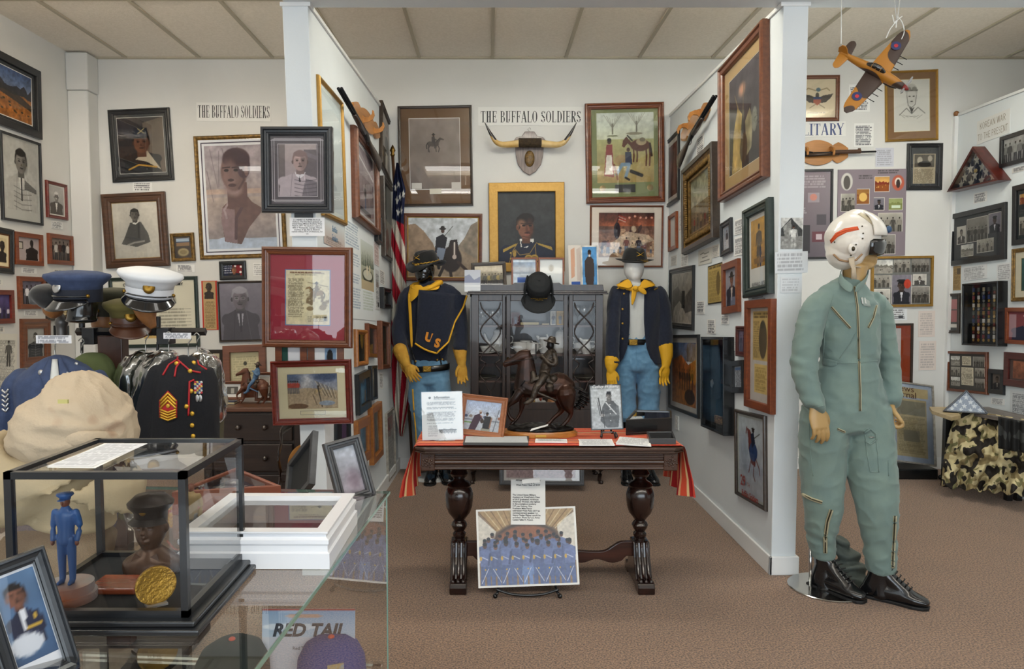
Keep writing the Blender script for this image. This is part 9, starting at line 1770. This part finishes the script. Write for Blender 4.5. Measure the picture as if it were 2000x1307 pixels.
def statue(name,lab,px,Y,zb,ztp,coat,legs,skin_,hat_,base=None):
    x=at(px,1000,Y).x;H=ztp-zb;t=empty(name,(x,Y,zb));tag(t,lab,'figurine');g=H*.16 if base else 0;H-=g;s=H/1.8;b=MB();T=Matrix.Translation((0,0,g))@Matrix.Scale(s,4);b.T=T
    b.tube([(0,0,.85),(0,0,1.1),(0,0,1.38),(0,0,1.5)],[(.17,.12),(.16,.12),(.21,.13),(.09,.08)],n=16,up=(0,1,0),cr=3)
    for q in(-1,1):b.tube([(q*.2,0,1.42),(q*.26,.02,1.15),(q*.24,-.05,.88)],[.075,.06,.05],n=10,cr=3)
    fuse('coat',b,coat,t,.0022 if s<.12 else.003,1);b=MB();b.T=T;[b.tube([(q*.09,0,.9),(q*.1,0,.5),(q*.1,0,.07),(q*.1,-.06,.04),(q*.11,-.14,.03)],[.1,.08,.06,.05,.04],n=12,cr=3)for q in(-1,1)];fuse('legs',b,legs,t,.0022,1)
    b=MB();b.T=T;b.ball((0,0,1.64),(.085,.1,.13),16,12);b.tube([(0,0,1.45),(0,0,1.55)],.05);b.ball((0,-.1,1.62),(.018,.03,.03));[b.ball((q*.24,-.06,.83),(.04,.04,.06))for q in(-1,1)];b.build('skin',skin_,t,smooth=1)
    if hat_:b=MB();b.T=T;b.lathe([(.1,1.68),(.105,1.72),(.16,1.77),(.15,1.8),(0,1.82)],n=20);b.ball((0,-.13,1.69),(.08,.08,.012));b.build('cap',hat_,t,smooth=1)
    if base:MB().lathe([(base,0),(base,g*.45),(base*.9,g*.5),(base*.9,g),(0,g)],n=28).build('round_base',mat('figurine_base','#8f9294',.5,col2='#a85c34',cscale=6),t,smooth=30)
br_=mat('figurine_skin','#6a3a28',.4);ub=mat('figurine_blue','#1d4c84',.4)
statue('airman_figurine','figurine in a bright blue uniform and cap at the left inside the showcase',128,1.36,zb_,1.507-(968-573)*1.36/F,ub,ub,br_,ub,.05)
statue('pilot_figurine','figurine in a tan jacket and grey trousers standing behind the showcase',374,1.72,zc,1.507-(945-573)*1.72/F,mat('figurine_tan','#8a7448',.5),mat('figurine_grey','#6a6a68',.5),br_,None)
bx=at(272,1000,1.45).x;bs=empty('bust_sculpture',(bx,1.45,zb_));tag(bs,'dark bronze bust of an airman in a peaked cap inside the showcase','bust');s=mpp(1.45);zq=lambda y:at(272,y,1.45).z-zb_;bb_=mat('bust_bronze','#49301f',.35,metal=.35);b=MB()
b.tube([(0,0,zq(1160)),(0,0,zq(1135)),(0,0,zq(1112)),(0,0,zq(1098)),(0,0,zq(1085))],[(28*s,.03),(55*s,.042),(58*s,.042),(38*s,.034),(20*s,.022)],n=24,up=(0,1,0),cr=3,cap=.2);b.tube([(0,0,zq(1095)),(0,-.002,zq(1070))],[17*s,17*s],n=14,cr=2);b.tube([(0,-.004,zq(1082)),(0,-.004,zq(1062)),(0,0,zq(1040)),(0,.002,zq(1020))],[(18*s,20*s),(28*s,29*s),(31*s,33*s),(30*s,33*s)],n=24,up=(0,1,0),cr=4)
b.tube([(0,-31*s,zq(1036)),(0,-38*s,zq(1049)),(0,-33*s,zq(1054))],[4*s,6*s,6*s],n=10,cr=3);b.ball((0,-30*s,zq(1064)),(11*s,6*s,2.8*s));b.ball((0,-29*s,zq(1069)),(9*s,6*s,3*s));[b.ball((q*11*s,-29*s,zq(1034)),(8*s,5*s,2.4*s))for q in(-1,1)];[b.ball((q*32*s,0,zq(1045)),(4*s,7*s,10*s))for q in(-1,1)]
fuse('head_and_shoulders',b,bb_,bs,.0022,2);[MB().ball((q*11*s,-29.5*s,zq(1041)),(5*s,3.4*s,3*s),12,8).build('eye',mat('bust_eye','#57453c',.3),bs,smooth=1)for q in(-1,1)]
b=MB();b.lathe([(31*s,zq(1030)),(33*s,zq(1012)),(44*s,zq(1000)),(45*s,zq(994)),(30*s,zq(980)),(0,zq(976))],n=30);b.grid([[(r*s*math.sin(a),-r*s*1.05*math.cos(a),zq(1022+(r-32)*.9))for a in[R(-70+7*i)for i in range(21)]]for r in(32,38,43)]);b.build('peaked_cap',mat('bust_cap','#1a1412',.35,metal=.3),bs,smooth=40);MB().ball((0,-36*s,zq(1004)),(8*s,3*s,9*s)).build('cap_badge',brass,bs,smooth=1)
b=MB();[b.add([(q*3*s,-30*s,zq(1098)),(q*22*s,-26*s,zq(1090)),(q*30*s,-30*s,zq(1108)),(q*12*s,-36*s,zq(1118))],[(0,1,2,3)])for q in(-1,1)];b.build('collar',bb_,bs,solid=.003)
t=empty('wooden_plaque',(at(232,1170,1.40).x,1.42,zb_));tag(t,'polished red-brown wooden block lying in front of the bust','plaque');MB().box(-.055,.055,-.04,.035,0,.012).build('block',wood('plaque_wood','#7a3418','#96482a',.25,0,coat=.5),t,bevel=.003);bs.location.z+=.0;bs.location.y=1.50
t=empty('gold_coin',(at(302,1150,1.33).x,1.335,zb_));tag(t,'large gold coin standing on edge at the front of the showcase','coin');t.rotation_euler=(0,0,R(38));cz_=.046;gcn=mat('coin_gold','#b5882c',.35,metal=.6,bump=.5,bscale=160);MB().lathe([(.036,-.003),(.036,.003),(.033,.0035),(.031,.0025),(0,.0025)],c=(0,0,.038),ax=(0,-1,0),n=40).build('coin',gcn,t,smooth=30);MB().box(-.018,.018,-.012,.012,0,.004).build('stand',mat('acrylic_foot','#b8b4b0',.2),t)
# desert camouflage helmet on a khaki form
t=empty('camouflage_helmet',tuple(at(145,850,1.85)));tag(t,'bulky tan desert camouflage helmet cover on a khaki bundle above the showcase','helmet');o=V(t.location);hp=lambda x,y,d=0:at(x,y,1.85+d)-o;dc_=mat('desert_camo','#b5a48c',.85,col2='#9a7860',cscale=8,cdet=1,lo=.64,hi=.69,bump=.2,bscale=120)
b=MB();b.tube([hp(146,872),hp(146,845),hp(142,800),hp(132,762),hp(126,750)],[(112*mpp(1.85),.14),(112*mpp(1.85),.15),(96*mpp(1.85),.14),(66*mpp(1.85),.10),(44*mpp(1.85),.07)],n=28,up=(0,1,0),cr=4,cap=.25)
def hf_(p,n):a=math.atan2(p.y,p.x);return n*(.007*mnoise.noise(p*14)+.006*(1-abs(mnoise.noise(V((a*2,p.z*22,1)))))**4+.008*math.exp(-((p.z-.055-.02*math.sin(a*2))/.012)**2))
fuse('cover',b,dc_,t,.007,4,hf_);b=MB();b.tube([hp(40+212*i/20,868-10*math.sin(PI*i/20)+(-.5+i/20)*-14,-.13*math.sin(PI*i/20))for i in range(21)],(.010,.02),n=10);b.build('rim_band',dc_,t,smooth=1)
MB().box(*[v for v in(hp(158,0).x,hp(176,0).x)],-.152,-.146,hp(0,771).z,hp(0,764).z).build('tan_tab',mat('tan_tab','#b8b070',.8),t)
t=empty('khaki_bundle',tuple(at(140,900,1.85)));tag(t,'smooth khaki cloth bundle on the counter under the camouflage helmet','bundle');o=V(t.location);o.z=zc;t.location.z=zc;b=MB();b.tube([V((0,0,.02)),V((0,0,.08)),V((-.03,0,.125)),V((0,0,.18)),V((0,0,.22))],[(.10,.09),(.09,.09),(.215,.15),(.165,.13),(.13,.11)],n=24,up=(0,1,0),cr=3,cap=.2);fuse('cloth',b,mat('khaki_cloth','#a8987a',.9,bump=.1,bscale=200),t,.01,4,folds(.008,5,5))
